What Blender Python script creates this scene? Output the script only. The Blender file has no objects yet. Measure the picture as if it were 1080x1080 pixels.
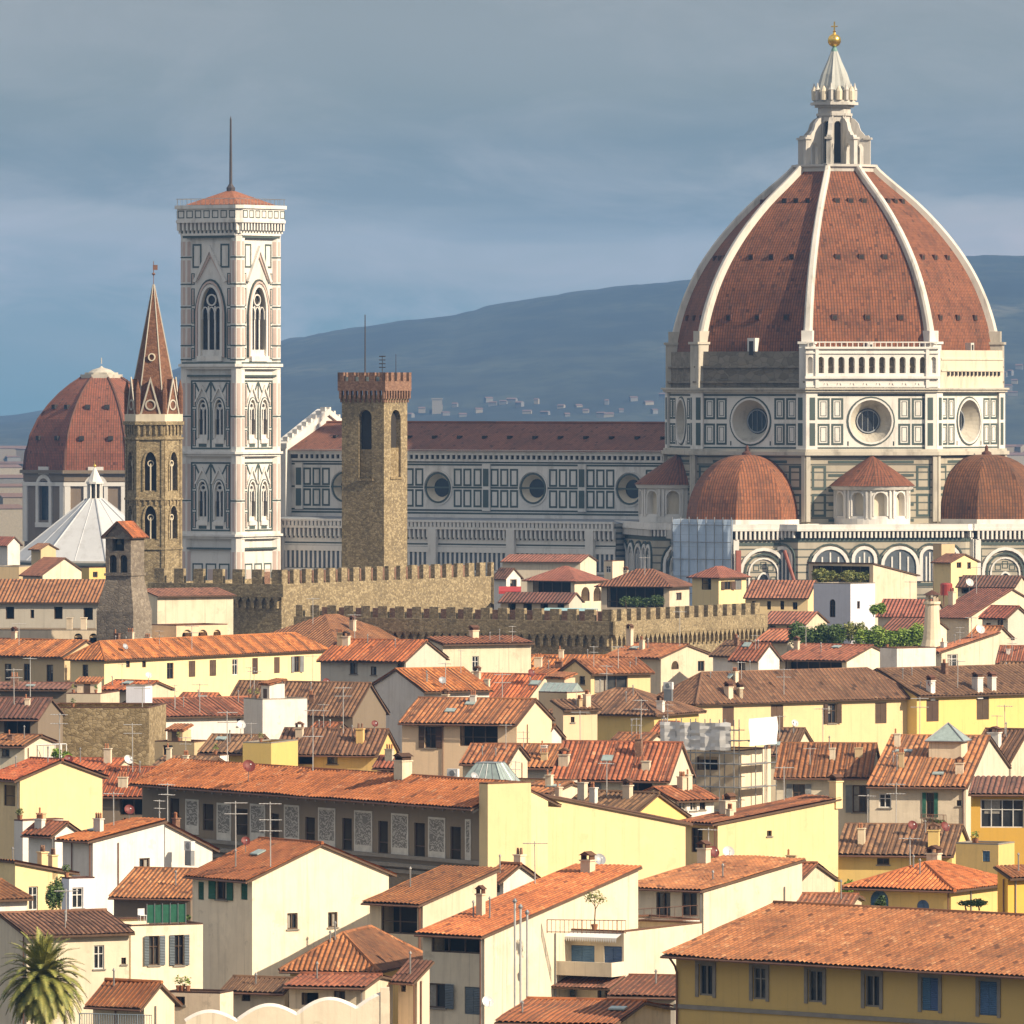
import bpy, math, random
from mathutils import Vector, Matrix, noise as mnoise
random.seed(7)
SC = bpy.context.scene
COL = SC.collection
R_ = math.radians
F, HOR, CX, EYE = 8820.0, 409.0, 540.0, 54.0      # focal length in photo pixels, eye level row, eye height in metres

def at(px, py, Y):
    return Vector(((px-CX)/F*Y, Y, EYE-(py-HOR)/F*Y))

# ------------------------------------------------------------------ camera, sky, sun, exposure
cam = bpy.data.cameras.new('camera'); camo = bpy.data.objects.new('camera', cam); COL.objects.link(camo)
camo.location = (0, 0, EYE); camo.rotation_euler = (R_(90), 0, 0)
cam.sensor_width = 36; cam.lens = 36*F/1080; cam.shift_y = -(540-HOR)/1080
cam.clip_start = 5; cam.clip_end = 60000
SC.camera = camo

SUN_AZ, SUN_EL = 57.5, 31.0          # degrees to the right of "straight behind the camera", and up
sdir = Vector((math.sin(R_(SUN_AZ))*math.cos(R_(SUN_EL)), -math.cos(R_(SUN_AZ))*math.cos(R_(SUN_EL)), math.sin(R_(SUN_EL))))
sun = bpy.data.lights.new('sun', 'SUN'); suno = bpy.data.objects.new('sun', sun); COL.objects.link(suno)
sun.energy = 5.0; sun.angle = R_(0.5); sun.color = (1.0, 0.84, 0.63)
suno.rotation_euler = (-sdir).to_track_quat('-Z', 'Y').to_euler()
suno.location = (200, -200, 300)

W = bpy.data.worlds.new('World'); SC.world = W; W.use_nodes = True
wt = W.node_tree; wt.nodes.clear()
def wn(t, **k):
    n = wt.nodes.new(t)
    for a, b in k.items(): setattr(n, a, b)
    return n
def wl(a, b): wt.links.new(a, b)
sky = wn('ShaderNodeTexSky', sky_type='NISHITA'); sky.sun_disc = False
sky.sun_elevation = R_(SUN_EL); sky.sun_rotation = math.atan2(sdir.x, sdir.y)
sky.air_density = 1.2; sky.dust_density = 1.0
tc = wn('ShaderNodeTexCoord')
# clouds: a slate bank low over the hills, broken cloud higher up, unseen and brightened as fill
mp = wn('ShaderNodeMapping'); mp.inputs['Scale'].default_value = (16, 3, 85); wl(tc.outputs['Generated'], mp.inputs['Vector'])
n1 = wn('ShaderNodeTexNoise'); n1.inputs['Scale'].default_value = 1.0; n1.inputs['Detail'].default_value = 5; n1.inputs['Distortion'].default_value = .5
wl(mp.outputs[0], n1.inputs['Vector'])
sep = wn('ShaderNodeSeparateXYZ'); wl(tc.outputs['Generated'], sep.inputs[0])
# elevation (z of direction) + wobble -> bands of cloud
ma = wn('ShaderNodeMath', operation='MULTIPLY_ADD'); wl(n1.outputs['Fac'], ma.inputs[0]); ma.inputs[1].default_value = .021
wl(sep.outputs['Z'], ma.inputs[2])
mr = wn('ShaderNodeMapRange'); wl(ma.outputs[0], mr.inputs['Value']); mr.inputs['From Min'].default_value = 0.008; mr.inputs['From Max'].default_value = 0.058
band = wn('ShaderNodeValToRGB'); wl(mr.outputs[0], band.inputs['Fac'])
cr = band.color_ramp
CLOUD = [(0.0, (0.139, 0.215, 0.223)), (.14, (0.163, 0.229, 0.233)), (.28, (0.218, 0.258, 0.256)), (.38, (0.307, 0.315, 0.302)), (.46, (0.297, 0.310, 0.298)),
         (.53, (0.183, 0.215, 0.219)), (.62, (0.158, 0.196, 0.205)), (.76, (0.198, 0.227, 0.225)), (.90, (0.220, 0.244, 0.244)), (1.0, (0.216, 0.239, 0.239))]
cr.elements[0].position = 0; cr.elements[0].color = (*CLOUD[0][1], 1)
cr.elements[1].position = 1; cr.elements[1].color = (*CLOUD[-1][1], 1)
for p, c in CLOUD[1:-1]:
    e = cr.elements.new(p); e.color = (*c, 1)
# pinkish lit cloud patches
mp2 = wn('ShaderNodeMapping'); mp2.inputs['Scale'].default_value = (22, 4, 60); mp2.inputs['Location'].default_value = (3.7, 0, 1.3); wl(tc.outputs['Generated'], mp2.inputs['Vector'])
n2 = wn('ShaderNodeTexNoise'); n2.inputs['Scale'].default_value = 1.6; n2.inputs['Detail'].default_value = 8; n2.inputs['Roughness'].default_value = .62; n2.inputs['Distortion'].default_value = .6; wl(mp2.outputs[0], n2.inputs['Vector'])
r2 = wn('ShaderNodeMapRange'); wl(n2.outputs['Fac'], r2.inputs['Value']); r2.inputs['From Min'].default_value = .44; r2.inputs['From Max'].default_value = .68; r2.inputs['To Max'].default_value = .75
bm = wn('ShaderNodeMapRange'); wl(ma.outputs[0], bm.inputs['Value']); bm.inputs['From Min'].default_value = .040; bm.inputs['From Max'].default_value = .028; bm.inputs['To Min'].default_value = .3
bm2 = wn('ShaderNodeMath', operation='MULTIPLY'); wl(r2.outputs[0], bm2.inputs[0]); wl(bm.outputs[0], bm2.inputs[1])
mxp = wn('ShaderNodeMix', data_type='RGBA'); wl(bm2.outputs[0], mxp.inputs['Factor']); wl(band.outputs[0], mxp.inputs['A']); mxp.inputs['B'].default_value = (.37, .365, .37, 1)
# warm lit cloud low on the right
rx = wn('ShaderNodeMapRange'); wl(sep.outputs['X'], rx.inputs['Value']); rx.inputs['From Min'].default_value = .035; rx.inputs['From Max'].default_value = .062
rz1 = wn('ShaderNodeMapRange'); wl(sep.outputs['Z'], rz1.inputs['Value']); rz1.inputs['From Min'].default_value = .0185; rz1.inputs['From Max'].default_value = .010; 
rz2 = wn('ShaderNodeMapRange'); wl(sep.outputs['Z'], rz2.inputs['Value']); rz2.inputs['From Min'].default_value = .012; rz2.inputs['From Max'].default_value = .017
rz3 = wn('ShaderNodeMapRange'); wl(ma.outputs[0], rz3.inputs['Value']); rz3.inputs['From Min'].default_value = .0345; rz3.inputs['From Max'].default_value = .027
m1 = wn('ShaderNodeMath', operation='MULTIPLY'); wl(rx.outputs[0], m1.inputs[0]); wl(rz3.outputs[0], m1.inputs[1])
m2 = wn('ShaderNodeMath', operation='MULTIPLY'); wl(m1.outputs[0], m2.inputs[0]); wl(n2.outputs['Fac'], m2.inputs[1])
m3 = wn('ShaderNodeMath', operation='MULTIPLY'); wl(m2.outputs[0], m3.inputs[0]); m3.inputs[1].default_value = 1.3
mxw = wn('ShaderNodeMix', data_type='RGBA'); wl(m3.outputs[0], mxw.inputs['Factor']); wl(mxp.outputs['Result'], mxw.inputs['A']); mxw.inputs['B'].default_value = (.50, .42, .38, 1)
# overhead, out of view: cloud brightened to lift the shade, sky shows through
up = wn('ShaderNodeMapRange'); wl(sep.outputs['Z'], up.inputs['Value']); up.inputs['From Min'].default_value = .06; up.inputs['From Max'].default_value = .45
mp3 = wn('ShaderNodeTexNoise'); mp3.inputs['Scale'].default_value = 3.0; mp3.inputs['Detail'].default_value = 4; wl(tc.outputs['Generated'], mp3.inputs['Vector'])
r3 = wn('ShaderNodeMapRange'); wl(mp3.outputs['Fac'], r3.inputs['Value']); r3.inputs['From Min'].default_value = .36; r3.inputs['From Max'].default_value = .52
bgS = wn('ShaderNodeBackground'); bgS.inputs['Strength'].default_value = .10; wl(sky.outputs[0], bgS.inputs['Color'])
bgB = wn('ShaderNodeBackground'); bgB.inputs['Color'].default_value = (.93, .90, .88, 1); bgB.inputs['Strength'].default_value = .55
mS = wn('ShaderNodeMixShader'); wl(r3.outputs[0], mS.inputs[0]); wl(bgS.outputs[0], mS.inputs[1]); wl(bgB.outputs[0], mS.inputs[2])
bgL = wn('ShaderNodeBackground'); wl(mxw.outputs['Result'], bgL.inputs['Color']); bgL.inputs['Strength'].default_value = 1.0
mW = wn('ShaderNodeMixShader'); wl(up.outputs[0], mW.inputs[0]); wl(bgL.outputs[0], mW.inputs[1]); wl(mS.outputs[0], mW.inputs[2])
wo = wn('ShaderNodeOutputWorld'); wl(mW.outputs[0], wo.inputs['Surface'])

SC.view_settings.view_transform = 'Standard'; SC.view_settings.look = 'None'
SC.view_settings.exposure = 0.54; SC.view_settings.gamma = 1.0; SC.view_settings.use_curve_mapping = False
SC.render.engine = 'CYCLES'
SC.cycles.use_denoising = True
SC.cycles.max_bounces = 5; SC.cycles.diffuse_bounces = 3; SC.cycles.glossy_bounces = 2; SC.cycles.volume_bounces = 0
SC.cycles.transparent_max_bounces = 6; SC.cycles.transmission_bounces = 2
SC.cycles.caustics_reflective = False; SC.cycles.caustics_refractive = False

# ------------------------------------------------------------------ mesh builder
class MB:
    def __init__(s): s.v = []; s.f = []; s.m = []; s.uv = {}
    def poly(s, pts, m=0, uv=None):
        i = len(s.v); s.v += [tuple(p) for p in pts]; s.f.append(tuple(range(i, i+len(pts)))); s.m.append(m)
        if uv: s.uv[len(s.f)-1] = uv
    def box(s, x0, x1, y0, y1, z0, z1, m=0):
        s.hexa([(x0,y0,z0),(x1,y0,z0),(x1,y1,z0),(x0,y1,z0),(x0,y0,z1),(x1,y0,z1),(x1,y1,z1),(x0,y1,z1)], m)
    def hexa(s, p, m=0):
        i = len(s.v); s.v += [tuple(q) for q in p]
        for f in ((0,3,2,1),(4,5,6,7),(0,1,5,4),(1,2,6,5),(2,3,7,6),(3,0,4,7)):
            s.f.append(tuple(i+k for k in f)); s.m.append(m)
    def prism(s, pts, z0, z1, m=0, mtop=None):
        n = len(pts); i = len(s.v)
        s.v += [(p[0],p[1],z0) for p in pts] + [(p[0],p[1],z1) for p in pts]
        for k in range(n):
            j = (k+1) % n; s.f.append((i+k,i+j,i+n+j,i+n+k)); s.m.append(m)
        s.f.append(tuple(i+n+k for k in range(n))); s.m.append(m if mtop is None else mtop)
        s.f.append(tuple(i+n-1-k for k in range(n))); s.m.append(m)
    def extrude(s, pts, d, m=0):
        n = len(pts); i = len(s.v); d = Vector(d)
        s.v += [tuple(p) for p in pts] + [tuple(Vector(p)+d) for p in pts]
        for k in range(n):
            j = (k+1) % n; s.f.append((i+k,i+j,i+n+j,i+n+k)); s.m.append(m)
        s.f.append(tuple(i+n+k for k in range(n))); s.m.append(m)
        s.f.append(tuple(i+n-1-k for k in range(n))); s.m.append(m)
    def tube(s, pts, r, n=6, m=0):
        pts = [Vector(p) for p in pts]; rr = r if isinstance(r, (list, tuple)) else [r]*len(pts)
        i0 = len(s.v)
        for k, p in enumerate(pts):
            t = (pts[min(k+1, len(pts)-1)]-pts[max(k-1, 0)]).normalized()
            a = t.cross(Vector((0,0,1)) if abs(t.z) < .95 else Vector((1,0,0))).normalized(); b = t.cross(a)
            for j in range(n):
                an = 2*math.pi*j/n; s.v.append(tuple(p+(a*math.cos(an)+b*math.sin(an))*rr[k]))
        for k in range(len(pts)-1):
            for j in range(n):
                a = i0+k*n+j; b = i0+k*n+(j+1) % n; s.f.append((a,b,b+n,a+n)); s.m.append(m)
        s.f.append(tuple(i0+n-1-j for j in range(n))); s.m.append(m)
        s.f.append(tuple(i0+(len(pts)-1)*n+j for j in range(n))); s.m.append(m)
    def lathe(s, prof, n=16, c=(0,0), ph=0.0, m=0, a0=0.0, a1=2*math.pi):
        full = abs(a1-a0-2*math.pi) < 1e-6; cols = n if full else n+1; i0 = len(s.v)
        for (r, z) in prof:
            for j in range(cols):
                an = ph+a0+(a1-a0)*j/n; s.v.append((c[0]+r*math.cos(an), c[1]+r*math.sin(an), z))
        for k in range(len(prof)-1):
            for j in range(n):
                a = i0+k*cols+j; b = i0+k*cols+(j+1) % cols
                s.f.append((a,b,b+cols,a+cols)); s.m.append(m)
    def build(s, name, mats, parent=None, smooth=False, loc=None):
        me = bpy.data.meshes.new(name); me.from_pydata(s.v, [], s.f)
        if not isinstance(mats, (list, tuple)): mats = [mats]
        for x in mats: me.materials.append(x)
        me.polygons.foreach_set('material_index', s.m)
        if s.uv:
            ul = me.uv_layers.new(name='UVMap')
            for fi, uvs in s.uv.items():
                st = me.polygons[fi].loop_start
                for k, q in enumerate(uvs): ul.data[st+k].uv = q
        if smooth: me.polygons.foreach_set('use_smooth', [True]*len(s.f))
        me.update()
        o = bpy.data.objects.new(name, me); COL.objects.link(o)
        if parent: o.parent = parent
        if loc: o.location = loc
        return o

def tag(o, label=None, cat=None, group=None, kind=None):
    if label: o['label'] = label
    if cat: o['category'] = cat
    if group: o['group'] = group
    if kind: o['kind'] = kind
    return o
def thing(name, label, cat, loc=(0,0,0), rz=0.0, group=None):
    o = bpy.data.objects.new(name, None); COL.objects.link(o); o.location = loc; o.rotation_euler = (0,0,rz)
    o.empty_display_size = .5
    return tag(o, label, cat, group, 'thing')
def copy_tree(o, parent=None):
    c = o.copy(); COL.objects.link(c); c.parent = parent
    for ch in list(o.children): copy_tree(ch, c)
    return c

# ------------------------------------------------------------------ materials
MATS = {}
def nodes(m):
    m.use_nodes = True; nt = m.node_tree; nt.nodes.clear()
    out = nt.nodes.new('ShaderNodeOutputMaterial'); b = nt.nodes.new('ShaderNodeBsdfPrincipled')
    nt.links.new(b.outputs[0], out.inputs[0]); return nt, b
def nn(nt, t, ins=None, **k):
    n = nt.nodes.new(t)
    for a, v in k.items(): setattr(n, a, v)
    for a, v in (ins or {}).items():
        if hasattr(v, 'is_linked') or isinstance(v, bpy.types.NodeSocket): nt.links.new(v, n.inputs[a])
        else: n.inputs[a].default_value = v
    return n
def c4(c): return (*c, 1.0)
def mix(nt, fac, a, b, mode='MIX'):
    n = nt.nodes.new('ShaderNodeMix'); n.data_type = 'RGBA'; n.blend_type = mode
    for key, v in (('Factor', fac), ('A', a), ('B', b)):
        if isinstance(v, bpy.types.NodeSocket): nt.links.new(v, n.inputs[key])
        else: n.inputs[key].default_value = c4(v) if isinstance(v, tuple) and len(v) == 3 else v
    return n.outputs['Result']
def rng(nt, v, a, b, c=0.0, d=1.0):
    return nn(nt, 'ShaderNodeMapRange', {'Value': v, 'From Min': a, 'From Max': b, 'To Min': c, 'To Max': d}).outputs[0]
def mth(nt, op, a, b=0.0):
    n = nt.nodes.new('ShaderNodeMath'); n.operation = op
    for i, v in enumerate((a, b)):
        if isinstance(v, bpy.types.NodeSocket): nt.links.new(v, n.inputs[i])
        else: n.inputs[i].default_value = v
    return n.outputs[0]
def coords(nt, scale=(1,1,1), kind='Object'):
    t = nn(nt, 'ShaderNodeTexCoord'); mp = nn(nt, 'ShaderNodeMapping', {'Vector': t.outputs[kind], 'Scale': scale}); return mp.outputs[0]
def noise(nt, vec, scale, detail=4.0, rough=.55):
    return nn(nt, 'ShaderNodeTexNoise', {'Vector': vec, 'Scale': scale, 'Detail': detail, 'Roughness': rough}).outputs['Fac']
def bump(nt, b, h, st=.3, dist=.05):
    n = nn(nt, 'ShaderNodeBump', {'Height': h, 'Strength': st, 'Distance': dist}); nt.links.new(n.outputs[0], b.inputs['Normal'])
def rnd_hsv(nt, col, hue=.01, val=.12):
    oi = nn(nt, 'ShaderNodeObjectInfo').outputs['Random']
    h = rng(nt, oi, 0, 1, .5-hue, .5+hue); v = rng(nt, mth(nt, 'FRACT', mth(nt, 'MULTIPLY', oi, 7.31)), 0, 1, 1-val, 1+val)
    return nn(nt, 'ShaderNodeHueSaturation', {'Hue': h, 'Value': v, 'Color': col}).outputs[0]

def plaster(name, c, dirt=.55, stain=(.30,.24,.17)):
    if name in MATS: return MATS[name]
    m = bpy.data.materials.new(name); nt, b = nodes(m)
    v = coords(nt); n1 = noise(nt, v, .35, 6, .65); n2 = noise(nt, coords(nt, (1.6,1.6,.16)), 1.0, 5, .6); n3 = noise(nt, v, 2.2, 4, .6)
    f1 = rng(nt, n1, .48, .75, 0, dirt*.75); f2 = rng(nt, n2, .5, .78, 0, dirt*.6); f3 = rng(nt, n3, .4, .7, .0, .18)
    col = mix(nt, f3, c, tuple(min(1, x*1.12) for x in c))
    col = mix(nt, f1, col, tuple(x*.5+y*.5 for x, y in zip(c, stain)))
    col = mix(nt, f2, col, tuple(x*.45+y*.5 for x, y in zip(c, stain)))
    # patches of newer and flaked plaster with hard outlines
    oi = nn(nt, 'ShaderNodeObjectInfo').outputs['Random']; vs = nn(nt, 'ShaderNodeVectorMath', {0: v, 1: nn(nt, 'ShaderNodeCombineXYZ', {0: mth(nt, 'MULTIPLY', oi, 90.0)}).outputs[0]}, operation='ADD').outputs[0]
    n4 = noise(nt, vs, .55, 7, .7); col = mix(nt, rng(nt, n4, .60, .625, 0, dirt*.7), col, tuple(x*.62+y*.25 for x, y in zip(c, stain))); n5 = noise(nt, vs, .28, 5, .6); col = mix(nt, rng(nt, n5, .40, .37, 0, dirt*.45), col, tuple(min(1,x*1.18) for x in c))
    n6 = noise(nt, nn(nt, 'ShaderNodeMapping', {'Vector': vs, 'Scale': (3.2,3.2,.10)}).outputs[0], 1.0, 4, .6); col = mix(nt, rng(nt, n6, .56, .72, 0, dirt*.6), col, tuple(x*.5 for x in c))
    col = rnd_hsv(nt, col, .006, .10)
    nt.links.new(col, b.inputs['Base Color']); b.inputs['Roughness'].default_value = .92
    bump(nt, b, noise(nt, v, 5, 5), .25, .04)
    MATS[name] = m; return m

def tile(name, ca, cb, cc, moss=.3, per=.30, row=.42, bumpy=False):
    """barrel tiles: UV in metres, u along the eave, v up the slope"""
    if name in MATS: return MATS[name]
    m = bpy.data.materials.new(name); nt, b = nodes(m)
    uv = nn(nt, 'ShaderNodeTexCoord').outputs['UV']; s = nn(nt, 'ShaderNodeSeparateXYZ', {0: uv})
    u = mth(nt, 'MULTIPLY', s.outputs[0], 1/per); vv = mth(nt, 'MULTIPLY', s.outputs[1], 1/row)
    iu = mth(nt, 'FLOOR', u); iv = mth(nt, 'FLOOR', vv)
    cv = nn(nt, 'ShaderNodeCombineXYZ', {0: iu, 1: iv, 2: nn(nt, 'ShaderNodeObjectInfo').outputs['Random']}).outputs[0]
    wn_ = nn(nt, 'ShaderNodeTexWhiteNoise', {'Vector': cv}, noise_dimensions='3D').outputs['Value']
    ramp = nn(nt, 'ShaderNodeValToRGB', {'Fac': wn_}); e = ramp.color_ramp.elements
    e[0].position = 0; e[0].color = c4(tuple(x*.7 for x in ca)); e[1].position = 1; e[1].color = c4(tuple(x*.6+y*.4 for x, y in zip(cb, cc)))
    for p, c in ((.12, tuple(x*.5+y*.5 for x, y in zip(ca, cb))), (.5, cb), (.94, tuple(x*1.08 for x in cb))):
        k = ramp.color_ramp.elements.new(p); k.color = c4(c)
    v = coords(nt); n1 = noise(nt, v, .22, 6, .65); n2 = noise(nt, v, 1.1, 5, .7)
    oi = nn(nt, 'ShaderNodeObjectInfo').outputs['Random']
    col = mix(nt, rng(nt, n1, .42, .68, 0, moss*1.5), ramp.outputs[0], tuple(x*.42 for x in ca))
    col = mix(nt, rng(nt, n2, .52, .72, 0, moss*1.2), col, (.13, .085, .05))
    col = mix(nt, rng(nt, n2, .42, .30, 0, .55), col, tuple(min(1, x*1.15) for x in cc)); col = mix(nt, rng(nt, wn_, .016, .012, 0, .6), col, tuple(x*.35 for x in ca))
    ns = noise(nt, nn(nt, 'ShaderNodeMapping', {'Vector': uv, 'Scale': (1.1,.09,1)}).outputs[0], 1.0, 5, .65); col = mix(nt, rng(nt, ns, .5, .74, 0, .55), col, (.075,.045,.03))
    # shade painted into grooves between cover tiles; dark joint between rows up the slope
    fr = mth(nt, 'FRACT', vv); j = rng(nt, fr, 0.0, .2, .6, 0)
    fu = mth(nt, 'ABSOLUTE', mth(nt, 'SUBTRACT', mth(nt, 'FRACT', u), .5)); ch = rng(nt, fu, .27, .42, 0, .82)
    col = mix(nt, mth(nt, 'MAXIMUM', j, ch), col, (.055, .03, .02))
    col = rnd_hsv(nt, col, .009, .26)
    nt.links.new(col, b.inputs['Base Color']); b.inputs['Roughness'].default_value = .88
    hh = mth(nt, 'ADD', mth(nt, 'MULTIPLY', rng(nt, fr, 0, 1, 1, 0), .6), wn_)
    if bumpy:
        hh = mth(nt, 'ADD', hh, mth(nt, 'MULTIPLY', mth(nt, 'SINE', mth(nt, 'MULTIPLY', u, 2*math.pi)), 1.5))
    bump(nt, b, hh, .7, .05)
    MATS[name] = m; return m

def stone(name, ca, cb, cc, scale=1.6, joint=.5):
    if name in MATS: return MATS[name]
    m = bpy.data.materials.new(name); nt, b = nodes(m)
    v = coords(nt, (1,1,1.5)); vo = nn(nt, 'ShaderNodeTexVoronoi', {'Vector': v, 'Scale': scale}, feature='F1')
    ve = nn(nt, 'ShaderNodeTexVoronoi', {'Vector': v, 'Scale': scale}, feature='DISTANCE_TO_EDGE').outputs['Distance']
    rr = nn(nt, 'ShaderNodeSeparateColor', {0: vo.outputs['Color']}).outputs[0]
    ramp = nn(nt, 'ShaderNodeValToRGB', {'Fac': rr}); e = ramp.color_ramp.elements
    e[0].color = c4(ca); e[1].color = c4(cc); k = e.new(.5); k.color = c4(cb)
    n1 = noise(nt, coords(nt), .18, 6, .65); n2 = noise(nt, coords(nt), 3, 4)
    col = mix(nt, rng(nt, n1, .5, .72, 0, .5), ramp.outputs[0], tuple(x*.5 for x in ca))
    col = mix(nt, rng(nt, n2, .35, .7, 0, .3), col, cc)
    col = mix(nt, rng(nt, ve, 0, .08, joint, 0), col, tuple(x*.35 for x in ca))
    nt.links.new(col, b.inputs['Base Color']); b.inputs['Roughness'].default_value = .95
    bump(nt, b, mth(nt, 'ADD', rng(nt, ve, 0, .15), n2), .4, .05)
    MATS[name] = m; return m

def marble(name, c, course=.0, dirt=.5, dark=(.16,.14,.11)):
    if name in MATS: return MATS[name]
    m = bpy.data.materials.new(name); nt, b = nodes(m)
    v = coords(nt); n1 = noise(nt, coords(nt, (.5,.5,.12)), 1.0, 7, .65); n2 = noise(nt, v, 1.2, 5, .6); n3 = noise(nt, v, .12, 4, .6)
    col = mix(nt, rng(nt, n2, .3, .7, 0, .22), c, tuple(x*.78 for x in c))
    col = mix(nt, rng(nt, n1, .52, .74, 0, dirt), col, dark)
    col = mix(nt, rng(nt, n3, .5, .7, 0, dirt*.5), col, tuple(x*.6 for x in c))
    nt.links.new(col, b.inputs['Base Color']); b.inputs['Roughness'].default_value = .7
    bump(nt, b, n2, .2, .05)
    MATS[name] = m; return m

def flat(name, c, rough=.8, metal=0.0, var=.25, sc=1.5, spec=None):
    if name in MATS: return MATS[name]
    m = bpy.data.materials.new(name); nt, b = nodes(m)
    n1 = noise(nt, coords(nt), sc, 5, .6)
    nt.links.new(mix(nt, rng(nt, n1, .35, .7), c, tuple(x*(1-var) for x in c)), b.inputs['Base Color'])
    b.inputs['Roughness'].default_value = rough; b.inputs['Metallic'].default_value = metal
    MATS[name] = m; return m

def louvre(name, c):
    if name in MATS: return MATS[name]
    m = bpy.data.materials.new(name); nt, b = nodes(m)
    t = nn(nt, 'ShaderNodeTexCoord'); z = nn(nt, 'ShaderNodeSeparateXYZ', {0: t.outputs['Object']}).outputs[2]
    w = mth(nt, 'SINE', mth(nt, 'MULTIPLY', z, 2*math.pi/.11)); n1 = noise(nt, t.outputs['Object'], 1.2, 4)
    col = mix(nt, rng(nt, n1, .3, .7), c, tuple(x*.7 for x in c))
    nt.links.new(rnd_hsv(nt, col, .015, .2), b.inputs['Base Color']); b.inputs['Roughness'].default_value = .7
    bump(nt, b, w, .8, .03)
    MATS[name] = m; return m

def glass(name, c=(.022,.026,.032)):
    if name in MATS: return MATS[name]
    m = bpy.data.materials.new(name); nt, b = nodes(m)
    oi = nn(nt, 'ShaderNodeObjectInfo').outputs['Random']; n1 = noise(nt, coords(nt), .8, 3)
    f = mth(nt, 'MULTIPLY', rng(nt, oi, .6, 1, 0, .6), rng(nt, n1, .4, .6))
    nt.links.new(mix(nt, f, c, (.16,.15,.13)), b.inputs['Base Color']); b.inputs['Roughness'].default_value = .12
    MATS[name] = m; return m

def leafmat(name, c1, c2):
    if name in MATS: return MATS[name]
    m = bpy.data.materials.new(name); nt, b = nodes(m)
    n1 = noise(nt, coords(nt), 1.3, 4); n2 = noise(nt, coords(nt), 9, 2)
    col = mix(nt, rng(nt, n1, .35, .65), c1, c2); col = mix(nt, rng(nt, n2, .5, .75, 0, .6), col, tuple(x*1.5 for x in c2))
    nt.links.new(col, b.inputs['Base Color']); b.inputs['Roughness'].default_value = .6
    MATS[name] = m; return m

WALL = {
 'white': plaster('white_plaster', (.74,.69,.62), .7), 'cream': plaster('cream_plaster', (.70,.58,.42), .85),
 'pale': plaster('pale_plaster', (.73,.63,.48), .8), 'stained': plaster('stained_plaster', (.66,.58,.43), .95),
 'yellow': plaster('yellow_plaster', (.74,.52,.19), .5), 'lemon': plaster('lemon_plaster', (.78,.605,.32), .5), 'ochre': plaster('ochre_plaster', (.60,.42,.14), .35),
 'orange': plaster('orange_plaster', (.74,.42,.07), .3), 'grey': plaster('grey_plaster', (.52,.47,.39), .5), 'tan': plaster('tan_plaster', (.56,.42,.24), .55),
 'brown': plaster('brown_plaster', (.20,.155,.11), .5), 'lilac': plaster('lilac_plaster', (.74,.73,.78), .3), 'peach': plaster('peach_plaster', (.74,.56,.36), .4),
 'rubble': stone('rubble_stone', (.17,.12,.055), (.27,.20,.10), (.40,.31,.18), 2.2), 'pietra': stone('golden_stone', (.165,.125,.07), (.275,.21,.115), (.40,.32,.19), 2.6, .6),
 'darkstone': stone('grey_brown_stone', (.15,.12,.09), (.20,.165,.125), (.28,.235,.18), 2.0, .3),
}
TILE = {
 'orange': tile('orange_tiles', (.34,.092,.030), (.54,.160,.047), (.68,.33,.14), .3, .36),
 'bright': tile('bright_tiles', (.42,.125,.038), (.70,.225,.062), (.85,.52,.30), .2, .36), 'clay': tile('clay_tiles', (.25,.082,.036), (.42,.150,.058), (.60,.33,.17), .42, .36),  # 'bright': own pale-streaked orange, lifted further to paint sun on the dark palace's slope
 'red': tile('red_tiles', (.25,.075,.045), (.36,.115,.06), (.46,.21,.12), .3, .36),
 'brown': tile('brown_tiles', (.16,.08,.045), (.27,.135,.07), (.42,.27,.15), .45, .36),
 'maroon': tile('maroon_tiles', (.15,.055,.04), (.22,.085,.06), (.31,.15,.10), .35, .36),
}
GLASS = glass('window_glass'); SHADE_BLACK = flat('shade_black', (.035,.028,.022), .9); WOOD = flat('brown_wood', (.10,.06,.035), .7)  # near black: paints the unlit inside of openings and shade behind corbels
WFR = flat('white_frame', (.72,.70,.66), .5); CURT = flat('curtain_cloth', (.34,.31,.26), .9, 0, .3, 6); STONE_TRIM = flat('grey_stone_trim', (.27,.24,.20), .85); METAL = flat('grey_metal', (.33,.34,.35), .45, .6)
RUST = flat('rusty_metal', (.22,.11,.07), .6, .2); SOFFIT = flat('roof_timber', (.13,.075,.045), .85); BRICK = stone('red_brick', (.15,.078,.05), (.22,.118,.075), (.30,.18,.12), 3.5, .3)
SH = {'brown': louvre('brown_louvre', (.13,.075,.045)), 'grey': louvre('grey_louvre', (.30,.31,.31)), 'green': louvre('green_louvre', (.03,.15,.10)), 'blue': louvre('blue_louvre', (.10,.20,.36)), 'slate': louvre('slate_louvre', (.16,.19,.22))}

# ------------------------------------------------------------------ walls with real openings
def arch_outline(s0, s1, z0, z1, kind):
    w = s1-s0; c = (s0+s1)/2
    if kind == 'circle':
        rz = (z1-z0)/2; cz = (z0+z1)/2
        return [(c+w/2*math.cos(2*math.pi*k/28), cz+rz*math.sin(2*math.pi*k/28)) for k in range(28)]
    if kind == 'round':
        r = min(w/2, z1-z0); zs = z1-r
        arc = [(c+w/2*math.cos(math.pi*k/10), zs+r*math.sin(math.pi*k/10)) for k in range(11)]
    elif kind == 'pointed':
        h = min(w*.95, (z1-z0)*.8); zs = z1-h; arc = []
        for k in range(7):
            t = k/6; x = w/2*(1-t**1.6); arc.append((c+x, zs+h*math.sin(math.pi/2*t)**1.0))
        arc += [(2*c-x, z) for x, z in reversed(arc[:-1])]
    else:
        return [(s0,z0),(s1,z0),(s1,z1),(s0,z1)]
    return [(s0,z0),(s1,z0)] + arc
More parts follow.
